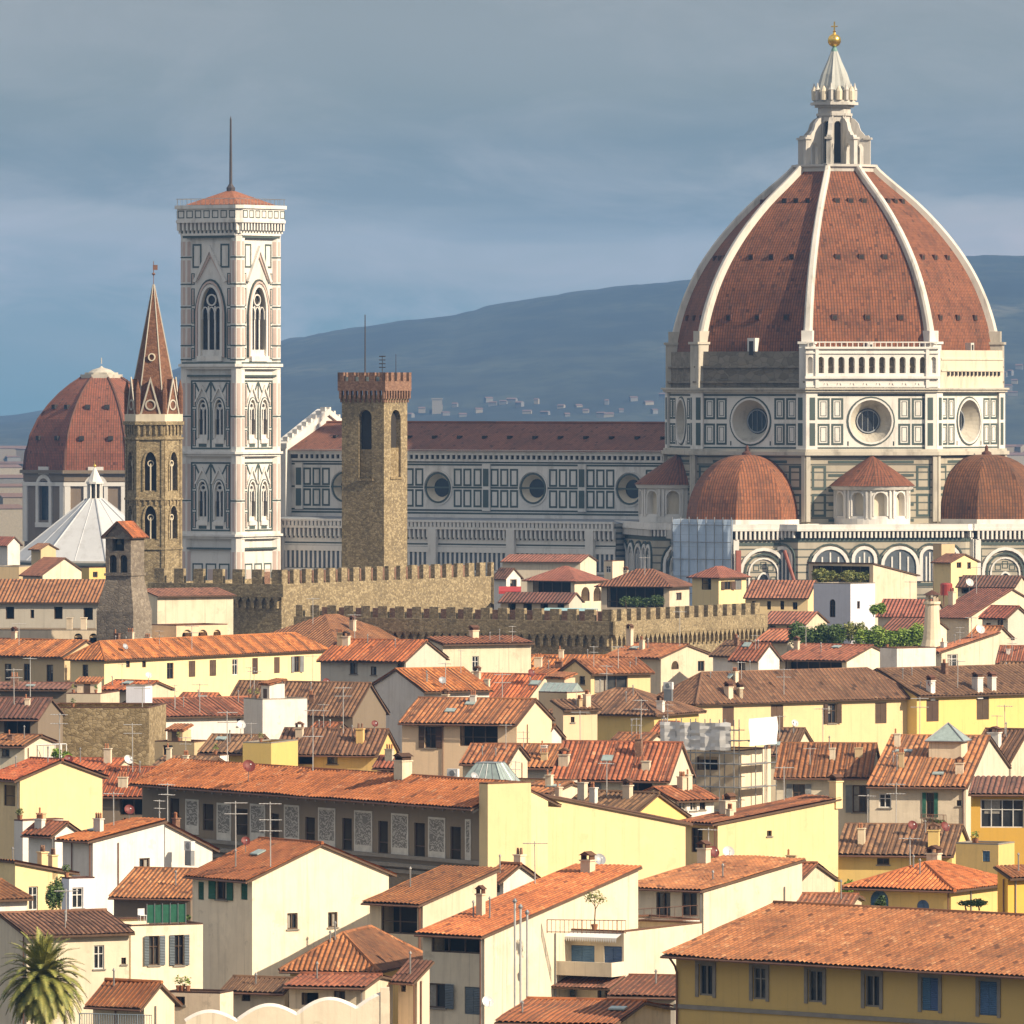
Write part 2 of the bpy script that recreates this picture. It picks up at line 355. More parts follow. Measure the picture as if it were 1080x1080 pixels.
def cut_wall(mb, P, s0, s1, z0, z1, holes, m=0, mrev=None):
    S = sorted({s0, s1, *[h['s0'] for h in holes], *[h['s1'] for h in holes]}); Z = sorted({z0, z1, *[h['z0'] for h in holes], *[h['z1'] for h in holes]})
    S = [x for x in S if s0-1e-6 <= x <= s1+1e-6]; Z = [x for x in Z if z0-1e-6 <= x <= z1+1e-6]
    for a, b in zip(S, S[1:]):
        for c, d in zip(Z, Z[1:]):
            x, z = (a+b)/2, (c+d)/2
            if any(h['s0'] < x < h['s1'] and h['z0'] < z < h['z1'] for h in holes): continue
            mb.poly([P(a,c,0), P(b,c,0), P(b,d,0), P(a,d,0)], m)
    mrev = m if mrev is None else mrev
    for h in holes:
        k = h.get('arch'); o = arch_outline(h['s0'], h['s1'], h['z0'], h['z1'], k); d = h['dep']; sp = h.get('splay', 1.0)
        cs, cz = (h['s0']+h['s1'])/2, (h['z0']+h['z1'])/2
        inn = [(cs+(s-cs)*sp, cz+(z-cz)*sp) for s, z in o]; h['out'] = o; h['inn'] = inn
        for q in range(len(o)):
            r = (q+1) % len(o)
            mb.poly([P(*o[q],0), P(*o[r],0), P(*inn[r],d), P(*inn[q],d)], mrev)
        if k == 'circle':
            n = len(o); cor = [(h['s1'],h['z1']),(h['s0'],h['z1']),(h['s0'],h['z0']),(h['s1'],h['z0'])]
            for i in range(4):
                seg = [o[(i*n//4+j) % n] for j in range(n//4+1)]
                for j in range(len(seg)-1): mb.poly([P(*cor[i],0), P(*seg[j],0), P(*seg[j+1],0)], m)
        elif k in ('round','pointed'):
            arc = o[2:]; mid = len(arc)//2
            for j in range(mid): mb.poly([P(h['s1'],h['z1'],0), P(*arc[j],0), P(*arc[j+1],0)], m)
            for j in range(mid, len(arc)-1): mb.poly([P(h['s0'],h['z1'],0), P(*arc[j],0), P(*arc[j+1],0)], m)
def pbox(mb, P, a, b, c, d, d0, d1, m=0):
    mb.hexa([P(a,c,d0),P(b,c,d0),P(b,c,d1),P(a,c,d1),P(a,d,d0),P(b,d,d0),P(b,d,d1),P(a,d,d1)], m)
def panel(mb, P, a, b, c, d, t, m, proud=.05):
    """a raised rectangular frame on a wall"""
    pbox(mb,P,a,b,c,c+t,-proud,.0,m); pbox(mb,P,a,b,d-t,d,-proud,0,m); pbox(mb,P,a,a+t,c+t,d-t,-proud,0,m); pbox(mb,P,b-t,b,c+t,d-t,-proud,0,m)
def arch_band(mb, P, s0, s1, z0, z1, t, kind, m, proud=.2, legs=True):
    o = arch_outline(s0,s1,z0,z1,kind); i0 = 1 if legs else 2
    pts = (o[i0:]+[o[0]]) if kind != 'circle' else o+[o[0]]
    if not legs and kind != 'circle': pts = o[2:]
    c = (s0+s1)/2; cz = z1-(s1-s0)/2 if kind != 'circle' else (z0+z1)/2
    def off(p):
        s, z = p
        if kind != 'circle' and z <= cz+1e-6: return (s+t*(1 if s > c else -1), z)
        v = Vector((s-c, z-cz)); v = v.normalized() if v.length else Vector((0,1)); return (s+v.x*t, z+v.y*t)
    q = [off(p) for p in pts]
    for k in range(len(pts)-1):
        a, b, e, f = pts[k], pts[k+1], q[k+1], q[k]
        mb.hexa([P(*a,0),P(*b,0),P(*e,0),P(*f,0),P(*a,-proud),P(*b,-proud),P(*e,-proud),P(*f,-proud)], m)

def window(parent, P, h, style='d', col='brown', label=None, detail=True):
    s0,s1,z0,z1,dep = h['s0'],h['s1'],h['z0'],h['z1'],h['dep']; w = s1-s0; ht = z1-z0
    t = min(.10, w*.1); fm = MB(); o = h.get('out') or arch_outline(s0,s1,z0,z1,h.get('arch'))
    fmat = WFR if style[0] in 'w' else (STONE_TRIM if style == 'p' else WOOD)
    d0, d1 = dep-.14, dep-.03
    if style == 'o':
        n = max(1, round(w/1.5)); bt = .09
        for k in range(n+1):
            x = s0+(w-bt)*k/n; pbox(fm,P,x,x+bt,z0,z1,.10,.22)
        pbox(fm,P,s0,s1,z0,z0+.08,.09,.21)
        if ht > 1.6: pbox(fm,P,s0,s1,z0+.85,z0+.92,.11,.19)
    elif style == 'c':
        for a, b in ((s0+.02,(s0+s1)/2-.012),((s0+s1)/2+.012,s1-.02)): pbox(fm,P,a,b,z0+.03,z1-.03,.05,.10)
        fmat = SH[col]
    else:
        pbox(fm,P,s0,s0+t,z0,z1,d0,d1); pbox(fm,P,s1-t,s1,z0,z1,d0,d1); pbox(fm,P,s0+t,s1-t,z0,z0+t,d0,d1)
        if not h.get('arch'): pbox(fm,P,s0+t,s1-t,z1-t,z1,d0,d1)
        nv = int(style[1]) if len(style) > 1 and style[1].isdigit() else 2
        for k in range(1, nv):
            x = s0+w*k/nv; pbox(fm,P,x-t*.45,x+t*.45,z0+t,z1-t,d0+.01,d1-.01)
        if style[0] == 'w' or ht > 1.9: pbox(fm,P,s0+t,s1-t,z0+ht*.62,z0+ht*.62+t*.7,d0+.02,d1-.02)
    if style == 'p':
        tt = .24
        pbox(fm,P,s0-tt,s0,z0-.1,z1+tt,-.07,.02); pbox(fm,P,s1,s1+tt,z0-.1,z1+tt,-.07,.02); pbox(fm,P,s0,s1,z1,z1+tt,-.07,.02)
        pbox(fm,P,s0-tt-.12,s1+tt+.12,z1+tt,z1+tt+.18,-.22,.02)
    wo = fm.build('window', fmat, parent)
    if label: wo['label'] = label
    if style != 'c':
        pm = MB(); inn = h.get('inn') or o
        pm.poly([P(*q, dep-.005) for q in inn]); pm.build('pane', SHADE_BLACK if style == 'o' else GLASS, wo)  # loggia backs get a near-black sheet, standing in for the unlit inside
    if style[0] in 'dsw' and w > .7 and random.Random(int(s0*977+z0*131)).random() < .55:
        cm_ = MB(); k_ = random.Random(int(s0*77+z0*13)); a_ = s0+t if k_.random() < .5 else s0+w*.55; zz_ = z0+ht*(0 if k_.random() < .6 else .45)
        q_ = [(a_, zz_+t), (a_+w*.36, zz_+t), (a_+w*.36, z1-(t if not h.get('arch') else ht*.3)), (a_, z1-(t if not h.get('arch') else ht*.3))]
        cm_.poly([P(*q, dep-.02) for q in q_]); cm_.build('curtain', CURT, wo)
    if style in ('d','s','w','w3') and detail:
        sm = MB(); pbox(sm,P,s0-.1,s1+.1,z0-.1,z0,-.1,.05); sm.build('sill', STONE_TRIM, wo)
    if style == 's':
        for sg in (0,1):
            k = MB(); ww = w*.5
            aj = random.Random(int(s0*311+z0*17+sg*5)).choice((.0,.0,.05,.16,.3))*ww; e_ = s1+.02 if sg else s0-.02; g_ = 1 if sg else -1
            k.hexa([P(e_,z,d) if i in (0,3) else P(e_+g_*(ww-aj*.4),z,d-aj) for z in (z0,z1) for i, d in ((0,-.09),(1,-.09),(2,-.04),(3,-.04))])
            k.build('shutter', SH[col], wo)
    if style == 'p':
        k = MB()
        if col and col != 'brown':
            for a, b in ((s0+.02,(s0+s1)/2-.012),((s0+s1)/2+.012,s1-.02)):
                kk = MB(); pbox(kk,P,a,b,z0+.03,z1-.03,.05,.10); kk.build('shutter', SH[col], wo)
    return wo

# ------------------------------------------------------------------ tiled roof faces
def tile_face(mb, pts, per=.30, amp=.055, m=0, real=True, lift=.03):
    pts = [Vector(p) for p in pts]
    U = (pts[1]-pts[0]).normalized(); n = None
    for k in range(2, len(pts)):
        n = U.cross(pts[k]-pts[0])
        if n.length > 1e-4: break
    n.normalize()
    if n.z < 0: n = -n
    V = n.cross(U)
    if V.z < 0: V = -V
    O = pts[0]; q = [((p-O).dot(U), (p-O).dot(V)) for p in pts]
    off = random.uniform(0, 50)
    if not real:
        mb.poly([p+n*lift for p in pts], m, uv=[(a+off, b+off) for a, b in q]); return
    umin, umax = min(a for a, _ in q), max(a for a, _ in q)
    us = []; k = 0; st = per/6
    while umin+k*st < umax-1e-6: us.append(umin+k*st); k += 1
    us += [umax]+[a for a, _ in q]; us = sorted(set(round(x, 5) for x in us))
    def span(u):
        vs = []
        for i in range(len(q)):
            (a,b),(c,d) = q[i], q[(i+1) % len(q)]
            if abs(a-c) < 1e-6:
                if abs(u-a) < 1e-4: vs += [b,d]
            elif min(a,c)-1e-6 <= u <= max(a,c)+1e-6: vs.append(b+(d-b)*(u-a)/(c-a))
        return (min(vs), max(vs)) if vs else None
    prev = None; wob = off
    for u in us:
        s = span(u)
        if s is None: prev = None; continue
        x = ((u % per)/per)
        h = lift+amp*(abs(math.cos(math.pi*x))**.7)
        jit = .02*mnoise.noise((u*.9, off, 0))
        ej = .07*mnoise.noise((math.floor(u/per)*3.7+off, 2.2, off)) if s[1]-s[0] > .5 else 0; rows = [s[0]+ej+(s[1]-s[0]-ej)*t for t in (0,.25,.5,.75,1)]
        cur = [(u, v, O+U*u+V*v+n*(h+jit+.11*mnoise.noise((u*.2+off, v*.28, 1)))) for v in rows]
        if prev:
            for a in range(4):
                A,B,C_,D = prev[a],cur[a],cur[a+1],prev[a+1]
                if (C_[2]-A[2]).length < 1e-5 or (A[2]-D[2]).length+(B[2]-C_[2]).length < 1e-5: continue
                mb.poly([A[2],B[2],C_[2],D[2]], m, uv=[(z[0]+off, z[1]+off) for z in (A,B,C_,D)])
        prev = cur
def slab(mb, pts, th=.14, m=0):
    pts = [Vector(p) for p in pts]; n = (pts[1]-pts[0]).cross(pts[2]-pts[0]).normalized()
    if n.z < 0: n = -n
    mb.extrude([p-n*.005 for p in pts], -n*th, m)
# ------------------------------------------------------------------ houses
TAB = [(560,1450),(590,1320),(620,1230),(650,1130),(695,1000),(740,900),(780,830),(820,760),(860,700),(900,650),(950,590),(1000,540),(1050,500),(1100,470)]
def depth(e):
    for (a,b),(c,d) in zip(TAB, TAB[1:]):
        if e <= c: return b+(d-b)*(e-a)/(c-a)
    return TAB[-1][1]
HOUSES = {}
class House:
    def __init__(s, key, name, label, x, e, r=None, Y=None, a=30, roof='gL', wall='cream', t='clay', R=None, L=None, win=(), oh=.6, og=.22, chim=(), cat='house', group='houses of the old town', ridgecap=True, pipe=False, wallR=None):
        s.key = key; HOUSES[key] = s
        xl, xc, xr = x; Y = Y or depth(e); s.Y = Y; s.roof = roof; s.t = t
        C = at(xc, e, Y); s.C = C; s.ca, s.sa = math.cos(R_(a)), math.sin(R_(a))
        s.L = L or s.sL(xl); s.R = R or s.sR(xr); s.ze = C.z
        if not (1 < s.L < 90) or not (1 < s.R < 90): print('DIM', key, round(s.L,1), round(s.R,1))
        s.L = min(max(s.L, 1.2), 90); s.R = min(max(s.R, 1.2), 90)
        s.root = thing(name, label, cat, (C.x, C.y, 0), -R_(a), group)
        # ridge height
        def zat(row, p, q): return EYE-(row-HOR)/F*(C.y+p*s.sa+q*s.ca)
        L, R = s.L, s.R; half = {'gL': R/2, 'gR': L/2, 'hip': min(L,R)/2, 'sL': R, 'sR': L, 'sB': R}.get(roof, 1)
        if roof in ('flat',): s.zr = s.ze
        else:
            pq = {'gL': (0,R/2), 'gR': (L/2,0), 'hip': ((min(L,R)/2 if L >= R else L/2), (R/2 if L >= R else min(L,R)/2)), 'sL': (0,R), 'sR': (L,0), 'sB': (0,R)}[roof]
            s.zr = zat(r, *pq) if r else s.ze+half*.32
            an = math.degrees(math.atan2(s.zr-s.ze, half))
            lo, hi = (7, 36) if roof != 'sB' else (-30, -2)
            if not lo <= an <= hi:
                print('PITCH', key, round(an,1), 'half', round(half,1))
                an = min(max(an, lo), hi); s.zr = s.ze+math.tan(R_(an))*half
        s.half = half
        s.near = Y < 860
        s.PL = lambda q, z, d: (-q, d, z)
        s.PR = lambda q, z, d: (-d, q, z)
        hl, hr, surf = [], [], []
        z_top = s.ze-.01
        for w in win:
            f, x0, y0, x1, y1, st = w[:6]; col = w[6] if len(w) > 6 else 'brown'
            sol, dirn = (s.sL, (-1)) if f == 'L' else (s.sR, 1)
            a0, a1 = sorted((sol(x0), sol(x1))); xm = (a0+a1)/2
            Yw = C.y+xm*(s.sa if f == 'L' else s.ca); Wd = L if f == 'L' else R
            zb, zt = EYE-(y1-HOR)/F*Yw, EYE-(y0-HOR)/F*Yw
            arch = None
            if st[0] == 'a': arch = 'round'; st = st[1:]
            a0, a1 = max(a0, .15), min(a1, Wd-.15)
            if a1-a0 < .25: print('WIN', key, w, round(a0,2), round(a1,2)); continue
            h = dict(s0=a0, s1=a1, z0=zb, z1=zt, dep=1.5 if st == 'o' else .24, arch=arch, st=st, col=col)
            if zt > z_top-.05:
                if zb < z_top-.6 and zt < z_top+.7: h['z1'] = z_top-.06
                else: print('HIGHWIN', key, w, round(zt-z_top,2)); continue
            (hl if f == 'L' else hr).append(h)
        for hs in (hl, hr):           # drop overlapping openings
            for i, h in enumerate(list(hs)):
                for g in hs[:i]:
                    if h in hs and g is not h and h['s0'] < g['s1'] and h['s1'] > g['s0'] and h['z0'] < g['z1'] and h['z1'] > g['z0']: hs.remove(h); print('OVERLAP', key)
        wm = MB()
        cut_wall(wm, s.PL, 0, L, 0, s.ze, hl); cut_wall(wm, s.PR, 0, R, 0, s.ze, hr, 1 if wallR else 0)
        wm.poly([(-L,0,0),(-L,R,0),(-L,R,s.ze),(-L,0,s.ze)]); wm.poly([(-L,R,0),(0,R,0),(0,R,s.ze),(-L,R,s.ze)])
        ze, zr = s.ze, s.zr
        faces = []; caps = []
        def P(x, y, z): return (x, y, z)
        if roof == 'gL':
            for xx in (0, -L): wm.poly([(xx,0,ze),(xx,R,ze),(xx,R/2,zr-.02)], 1 if wallR and xx == 0 else 0)
            k = (zr-ze)/(R/2)
            for sg in (0, 1):
                y0 = -oh if not sg else R+oh
                faces.append([P(-L-og,y0,ze-oh*k), P(og,y0,ze-oh*k), P(og,R/2,zr), P(-L-og,R/2,zr)])
            caps = [((-L-og,R/2,zr),(og,R/2,zr))]
        elif roof == 'gR':
            for yy in (0, R): wm.poly([(0,yy,ze),(-L,yy,ze),(-L/2,yy,zr-.02)])
            k = (zr-ze)/(L/2)
            for x0 in (oh, -L-oh):
                faces.append([P(x0,-og,ze-oh*k), P(x0,R+og,ze-oh*k), P(-L/2,R+og,zr), P(-L/2,-og,zr)])
            caps = [((-L/2,-og,zr),(-L/2,R+og,zr))]
        elif roof == 'hip':
            k = (zr-ze)/half; zo = ze-oh*k; h = half
            A,B,Cc,D = P(-L-oh,-oh,zo), P(oh,-oh,zo), P(oh,R+oh,zo), P(-L-oh,R+oh,zo)
            if L >= R: r0, r1 = P(-L+h,R/2,zr), P(-h,R/2,zr); faces = [[A,B,r1,r0],[B,Cc,r1],[Cc,D,r0,r1],[D,A,r0]]; caps = [(r0,r1),(A,r0),(B,r1),(Cc,r1)]
            else: r0, r1 = P(-L/2,h,zr), P(-L/2,R-h,zr); faces = [[A,B,r0],[B,Cc,r1,r0],[Cc,D,r1],[D,A,r0,r1]]; caps = [(r0,r1),(A,r0),(B,r0),(Cc,r1)]
        elif roof == 'sL':
            for xx in (0, -L): wm.poly([(xx,0,ze),(xx,R,ze),(xx,R,zr-.02)])
            wm.poly([(-L,R,ze),(0,R,ze),(0,R,zr),(-L,R,zr)]); k = (zr-ze)/R
            faces = [[P(-L-og,-oh,ze-oh*k), P(og,-oh,ze-oh*k), P(og,R+.2,zr+.2*k), P(-L-og,R+.2,zr+.2*k)]]
        elif roof == 'sR':
            for yy in (0, R): wm.poly([(0,yy,ze),(-L,yy,ze),(-L,yy,zr-.02)])
            wm.poly([(-L,0,ze),(-L,R,ze),(-L,R,zr),(-L,0,zr)]); k = (zr-ze)/L
            faces = [[P(oh,-og,ze-oh*k), P(oh,R+og,ze-oh*k), P(-L-.2,R+og,zr+.2*k), P(-L-.2,-og,zr+.2*k)]]
        elif roof == 'sB':
            wm2 = MB(); wm = wm2
            hs_ = [dict(h) for h in hr]
            for h in hr: h['z1'] = min(h['z1'], s.zr-.1)
            cut_wall(wm, s.PL, 0, L, 0, ze, hl); cut_wall(wm, s.PR, 0, R, 0, zr, [h for h in hr if h['z0'] < zr-.3])
            hr = [h for h in hr if h['z0'] < zr-.3]
            wm.poly([(0,0,zr),(0,R,zr),(0,0,ze)]); wm.poly([(-L,0,zr),(-L,R,zr),(-L,0,ze)]); wm.poly([(-L,0,0),(-L,R,0),(-L,R,zr),(-L,0,zr)]); wm.poly([(-L,R,0),(0,R,0),(0,R,zr),(-L,R,zr)])
            k = (ze-zr)/R
            faces = [[P(-L-og,R+oh,zr-oh*k), P(og,R+oh,zr-oh*k), P(og,-.15,ze+.15*k), P(-L-og,-.15,ze+.15*k)]]
        s.wall = wm.build('wall', [WALL[wall]]+([WALL[wallR]] if wallR else []), s.root)
        if roof == 'flat':
            rm = MB(); rm.box(-L+.25,-.25,.25,R-.25,ze-.9,ze-.6); rf = rm.build('roof', WALL['tan'], s.root)
            pm = MB(); pm.prism([(-L,0),(0,0),(0,R),(-L,R)][::1], ze, ze) if 0 else None
            th = .25
            for q in ((-L,0,0,th),(-L,0,R-th,R),(-L,-L+th,th,R-th),(-th,0,th,R-th)): pm.box(q[0],q[1],q[2],q[3],ze-.02,ze+.10)
            pm.build('coping', TILE[t] if t in TILE else STONE_TRIM, s.root); 
        else:
            tm = MB(); per = .36 if Y < 640 else (.46 if Y < 900 else .55)
            for f in faces: tile_face(tm, f, per, .095 if Y < 640 else .13, real=Y < 1060)
            if ridgecap and Y < 1060:
                for a_, b_ in caps: tm.tube([Vector(a_)+Vector((0,0,.06)), Vector(b_)+Vector((0,0,.06))], .15, 6)
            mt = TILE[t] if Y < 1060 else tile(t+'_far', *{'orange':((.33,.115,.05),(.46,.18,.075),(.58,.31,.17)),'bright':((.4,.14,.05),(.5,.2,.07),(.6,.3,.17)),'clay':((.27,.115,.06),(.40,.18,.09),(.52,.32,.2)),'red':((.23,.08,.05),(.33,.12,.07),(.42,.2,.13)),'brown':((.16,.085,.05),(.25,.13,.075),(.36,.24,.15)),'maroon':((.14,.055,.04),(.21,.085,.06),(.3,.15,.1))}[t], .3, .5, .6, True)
            if Y < 640 or per == .36: pass
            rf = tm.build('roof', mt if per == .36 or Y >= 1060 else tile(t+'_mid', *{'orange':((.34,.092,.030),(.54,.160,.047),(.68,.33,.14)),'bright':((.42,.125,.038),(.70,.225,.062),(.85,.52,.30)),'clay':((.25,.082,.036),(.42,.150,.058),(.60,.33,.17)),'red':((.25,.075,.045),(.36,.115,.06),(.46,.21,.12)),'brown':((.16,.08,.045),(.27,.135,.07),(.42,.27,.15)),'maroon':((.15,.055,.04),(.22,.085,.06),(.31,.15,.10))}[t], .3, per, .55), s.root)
            um = MB()
            for f in faces: slab(um, f)
            um.build('eaves', SOFFIT, rf)
            if s.near and roof in ('gL','sL','hip'):
                g = MB(); f = faces[0]; dz = Vector((0,-.06,-.10)); g.tube([Vector(f[0])+dz, Vector(f[1])+dz], .075, 6); g.build('gutter', RUST, rf)
        s.rf = rf
        if s.near and pipe:
            g = MB(); g.tube([(-.25,-.12,ze-.2),(-.25,-.12,2)], .06, 6); g.build('downpipe', RUST, s.root)
        s.hl, s.hr = hl, hr
        for hs, PP in ((hl, s.PL), (hr, s.PR)):
            for h in hs: window(s.root, PP, h, h['st'], h['col'], detail=Y < 1000)
        for c in chim: s.chimney(*c)
    def sL(s, px):
        k = (px-CX)/F; return (s.C.x-k*s.C.y)/(s.ca+k*s.sa)
    def sR(s, px):
        k = (px-CX)/F; return (k*s.C.y-s.C.x)/(s.sa-k*s.ca)
    def roofz(s, x, y):
        ro = s.roof; L,R = s.L,s.R; ze,zr = s.ze,s.zr
        if ro == 'gL': return zr-(zr-ze)*abs(y-R/2)/(R/2)
        if ro == 'gR': return zr-(zr-ze)*abs(x+L/2)/(L/2)
        if ro == 'hip': return ze+(zr-ze)*max(0, min(1, min(y, R-y, -x, x+L)/s.half))
        if ro == 'sL': return ze+(zr-ze)*y/R
        if ro == 'sB': return ze+(zr-ze)*y/R
        if ro == 'sR': return ze+(zr-ze)*(-x)/L
        return ze-.6
    def spot(s, px, t):
        """local point on the roof seen at column px, t = how far across the plan depth"""
        y = t*s.R; k = (px-CX)/F
        x = (k*(s.C.y+y*s.ca)-s.C.x-y*s.sa)/(s.ca+k*s.sa)
        x = min(max(x, -s.L+.3), -.3)
        return Vector((x, y, s.roofz(x, y)))
    def world(s, p):
        return Vector((s.C.x+p.x*s.ca+p.y*s.sa, s.C.y-p.x*s.sa+p.y*s.ca, p.z))
    def chimney(s, px, t, h=1.3, w=.7, col='cream', cap='tile'):
        p = s.spot(px, t); m = MB(); m.box(p.x-w/2,p.x+w/2,p.y-w*.4,p.y+w*.4,p.z-.8,p.z+h)
        m.box(p.x-w/2-.07,p.x+w/2+.07,p.y-w*.4-.07,p.y+w*.4+.07,p.z+h,p.z+h+.1)
        ch = m.build('chimney', WALL[col], s.rf)
        k = MB()
        if cap == 'tile':
            for sx in (-1,1): k.box(p.x+sx*w*.42-.05,p.x+sx*w*.42+.05,p.y-w*.35,p.y+w*.35,p.z+h+.1,p.z+h+.4)
            k.extrude([(p.x-w/2-.12,p.y-w*.5,p.z+h+.4),(p.x+w/2+.12,p.y-w*.5,p.z+h+.4),(p.x,p.y-w*.5,p.z+h+.68)], (0,w,0))
        else:
            for sx in (-.25,.25): k.lathe([(.12,p.z+h+.1),(.10,p.z+h+.55),(.06,p.z+h+.6)], 8, (p.x+sx*w,p.y))
        k.build('chimney_cap', TILE['clay'] if cap == 'tile' else BRICK, ch)

# ------------------------------------------------------------------ rooftop furniture
AERM = flat('weathered_aluminium', (.50,.49,.47), .5, .2); AER = 'television aerials on the roofs'
def aerial(key, px, t, h, label, kind=0):
    H = HOUSES[key]; p = H.world(H.spot(px, t)); r = random.Random(px)
    o = thing('television_aerial', label, 'aerial', p, r.uniform(-.9,.3), AER)
    m = MB(); m.tube([(0,0,-.6),(r.uniform(-.05,.05),0,h)], .042, 5); m.build('mast', AERM, o)
    for k in range(1+kind):
        z = h-.15-.8*k; m = MB(); m.tube([(-.85,0,z),(.85,0,z)], .035, 4)
        for i in range(6): x = -.7+i*.28; l = .42-.04*i; m.tube([(x,-l,z),(x,l,z)], .022, 4)
        m.build('antenna', AERM, o)
def dish(key, px, t, h, label, col='white', r=.45, wall=None):
    H = HOUSES[key]
    p = H.world(H.spot(px, t)) if wall is None else at(px, wall, H.Y-.6)
    rr = random.Random(px); dishm = {'white': flat('dish_white', (.72,.72,.70), .4), 'red': flat('dish_red', (.17,.03,.022), .6), 'grey': flat('dish_grey', (.42,.43,.45), .4)}[col]
    o = thing('satellite_dish', label, 'satellite dish', p if wall is None else p-Vector((0,0,h)), 0, 'satellite dishes on the roofs')
    m = MB(); m.tube([(0,0,-.5),(0,0,h)], .03, 5)
    if wall is not None: m = MB(); m.tube([(0,.7,h),(0,0,h)], .03, 5)
    m.build('mast', METAL, o)
    m = MB(); prof = [(r*k/6, .18*r*(k/6)**2*2) for k in range(7)]; m.lathe(prof, 18); prof2 = [(r*k/6, .18*r*(k/6)**2*2-.03) for k in range(6,-1,-1)]; m.lathe(prof2, 18)
    d = m.build('reflector', dishm, o, smooth=True); d.location = (0,-.1,h); d.rotation_euler = (R_(62), 0, R_(rr.uniform(10,45)))
    m = MB(); m.tube([(0,-r*.9,.1),(0,-.1,r*1.1)], .018, 5); m.box(-.05,.05,-.14,-.04,r*1.05,r*1.2); k = m.build('feed_arm', METAL, d)

def leaf_mass(name, blobs, n, size, mat, parent=None, seed=1):
    """foliage built of many small leaf faces scattered through lumpy volumes; blobs = (cx,cy,cz,rx,ry,rz)"""
    r = random.Random(seed); m = MB(); tot = sum(b[3]*b[4]*b[5] for b in blobs)
    for b in blobs:
        for _ in range(int(n*b[3]*b[4]*b[5]/tot)+1):
            d = Vector((r.gauss(0,1), r.gauss(0,1), r.gauss(0,1))).normalized(); q = (r.random()**.45)*(1+.25*mnoise.noise((d.x*2+b[0],d.y*2+b[1],d.z*2)))
            c = Vector((b[0]+d.x*b[3]*q, b[1]+d.y*b[4]*q, b[2]+d.z*b[5]*q))
            a = Vector((r.gauss(0,1), r.gauss(0,1), r.gauss(0,.6))).normalized(); bb = a.cross(Vector((r.gauss(0,1), r.gauss(0,1), r.gauss(0,1)))).normalized()
            s = size*r.uniform(.6,1.4)
            m.poly([c-a*s, c+bb*s*.45, c+a*s, c-bb*s*.45])
    return m.build(name, mat, parent)
# ------------------------------------------------------------------ ground, hills, haze
gm = MB(); gm.poly([(-9000,-200,0),(9000,-200,0),(9000,14000,0),(-9000,14000,0)])
ground = tag(gm.build('ground', flat('city_ground', (.13,.115,.095), .95, 0, .4, .05)), kind='structure')

CREST = [(-1500,440),(-900,456),(-300,452),(-100,448),(0,440),(60,432),(120,420),(190,386),(250,372),(305,357),(360,347),(420,338),(480,333),(520,322),(560,316),(600,309),(660,303),(720,298),(780,292),(860,285),(940,278),(1000,274),(1040,270),(1080,271),(1200,262),(1400,270),(1800,300),(2500,330)]
def crest(px):
    for (a,b),(c,d) in zip(CREST, CREST[1:]):
        if px <= c: return b+(d-b)*max(0,(px-a))/(c-a)
    return CREST[-1][1]
HY0, HY1 = 5200.0, 9500.0
def terrain(px, Y):
    zc = EYE+(HOR-crest(px))/F*HY1
    t = (Y-HY0)/(HY1-HY0)
    t = max(0, min(1, t)); x = (px-540)/F*Y
    base = zc*(t*t*(3-2*t))
    base += 14*mnoise.noise((x*.0016, Y*.0012, 3))*min(1,t*3)*(1-t*.7) + 3.0*mnoise.noise((x*.012, Y*.004, 5))*min(1,t*3) + 1.8*mnoise.noise((x*.05, Y*.02, 8))*min(1,t*3)
    if Y > HY1: base -= (Y-HY1)*.05
    return base-1.0
hm = MB(); pxs = [(-1500+k*12) for k in range(100)]+[(-300+k*6) for k in range(284)]+[(1404+k*12) for k in range(90)]; Ys = [HY0+(HY1+1200-HY0)*k/60 for k in range(61)]
for Y in Ys:
    for p in pxs: hm.v.append(((p-540)/F*Y, Y, terrain(p,Y)))
n = len(pxs)
for j in range(len(Ys)-1):
    for i in range(n-1): hm.f.append((j*n+i, j*n+i+1, (j+1)*n+i+1, (j+1)*n+i)); hm.m.append(0)
hmat = bpy.data.materials.new('wooded_hill'); nt, b = nodes(hmat)
v = coords(nt, (.004,.0016,.012)); na = noise(nt, v, 1.4, 6, .6); nb = noise(nt, coords(nt, (.05,.02,.1)), 1, 4)
col = mix(nt, rng(nt, na, .42, .6), (.007,.014,.011), (.035,.045,.028)); col = mix(nt, rng(nt, na, .6, .72, 0, .6), col, (.13,.12,.075)); col = mix(nt, rng(nt, nb, .42, .6, 0, .75), col, (.006,.012,.010)); nf = noise(nt, coords(nt, (.012,.005,.03)), 1, 5); col = mix(nt, rng(nt, nf, .52, .72, 0, .45), col, (.05,.058,.036))
nt.links.new(col, b.inputs['Base Color']); b.inputs['Roughness'].default_value = 1
tag(hm.build('hills', hmat, smooth=True), kind='structure')

def march(px, py):
    Y = HY0-1500
    while Y < HY1:
        if EYE-(py-HOR)/F*Y <= max(terrain(px,Y), 0) and Y > 1700: return Y
        Y += 25
    return None
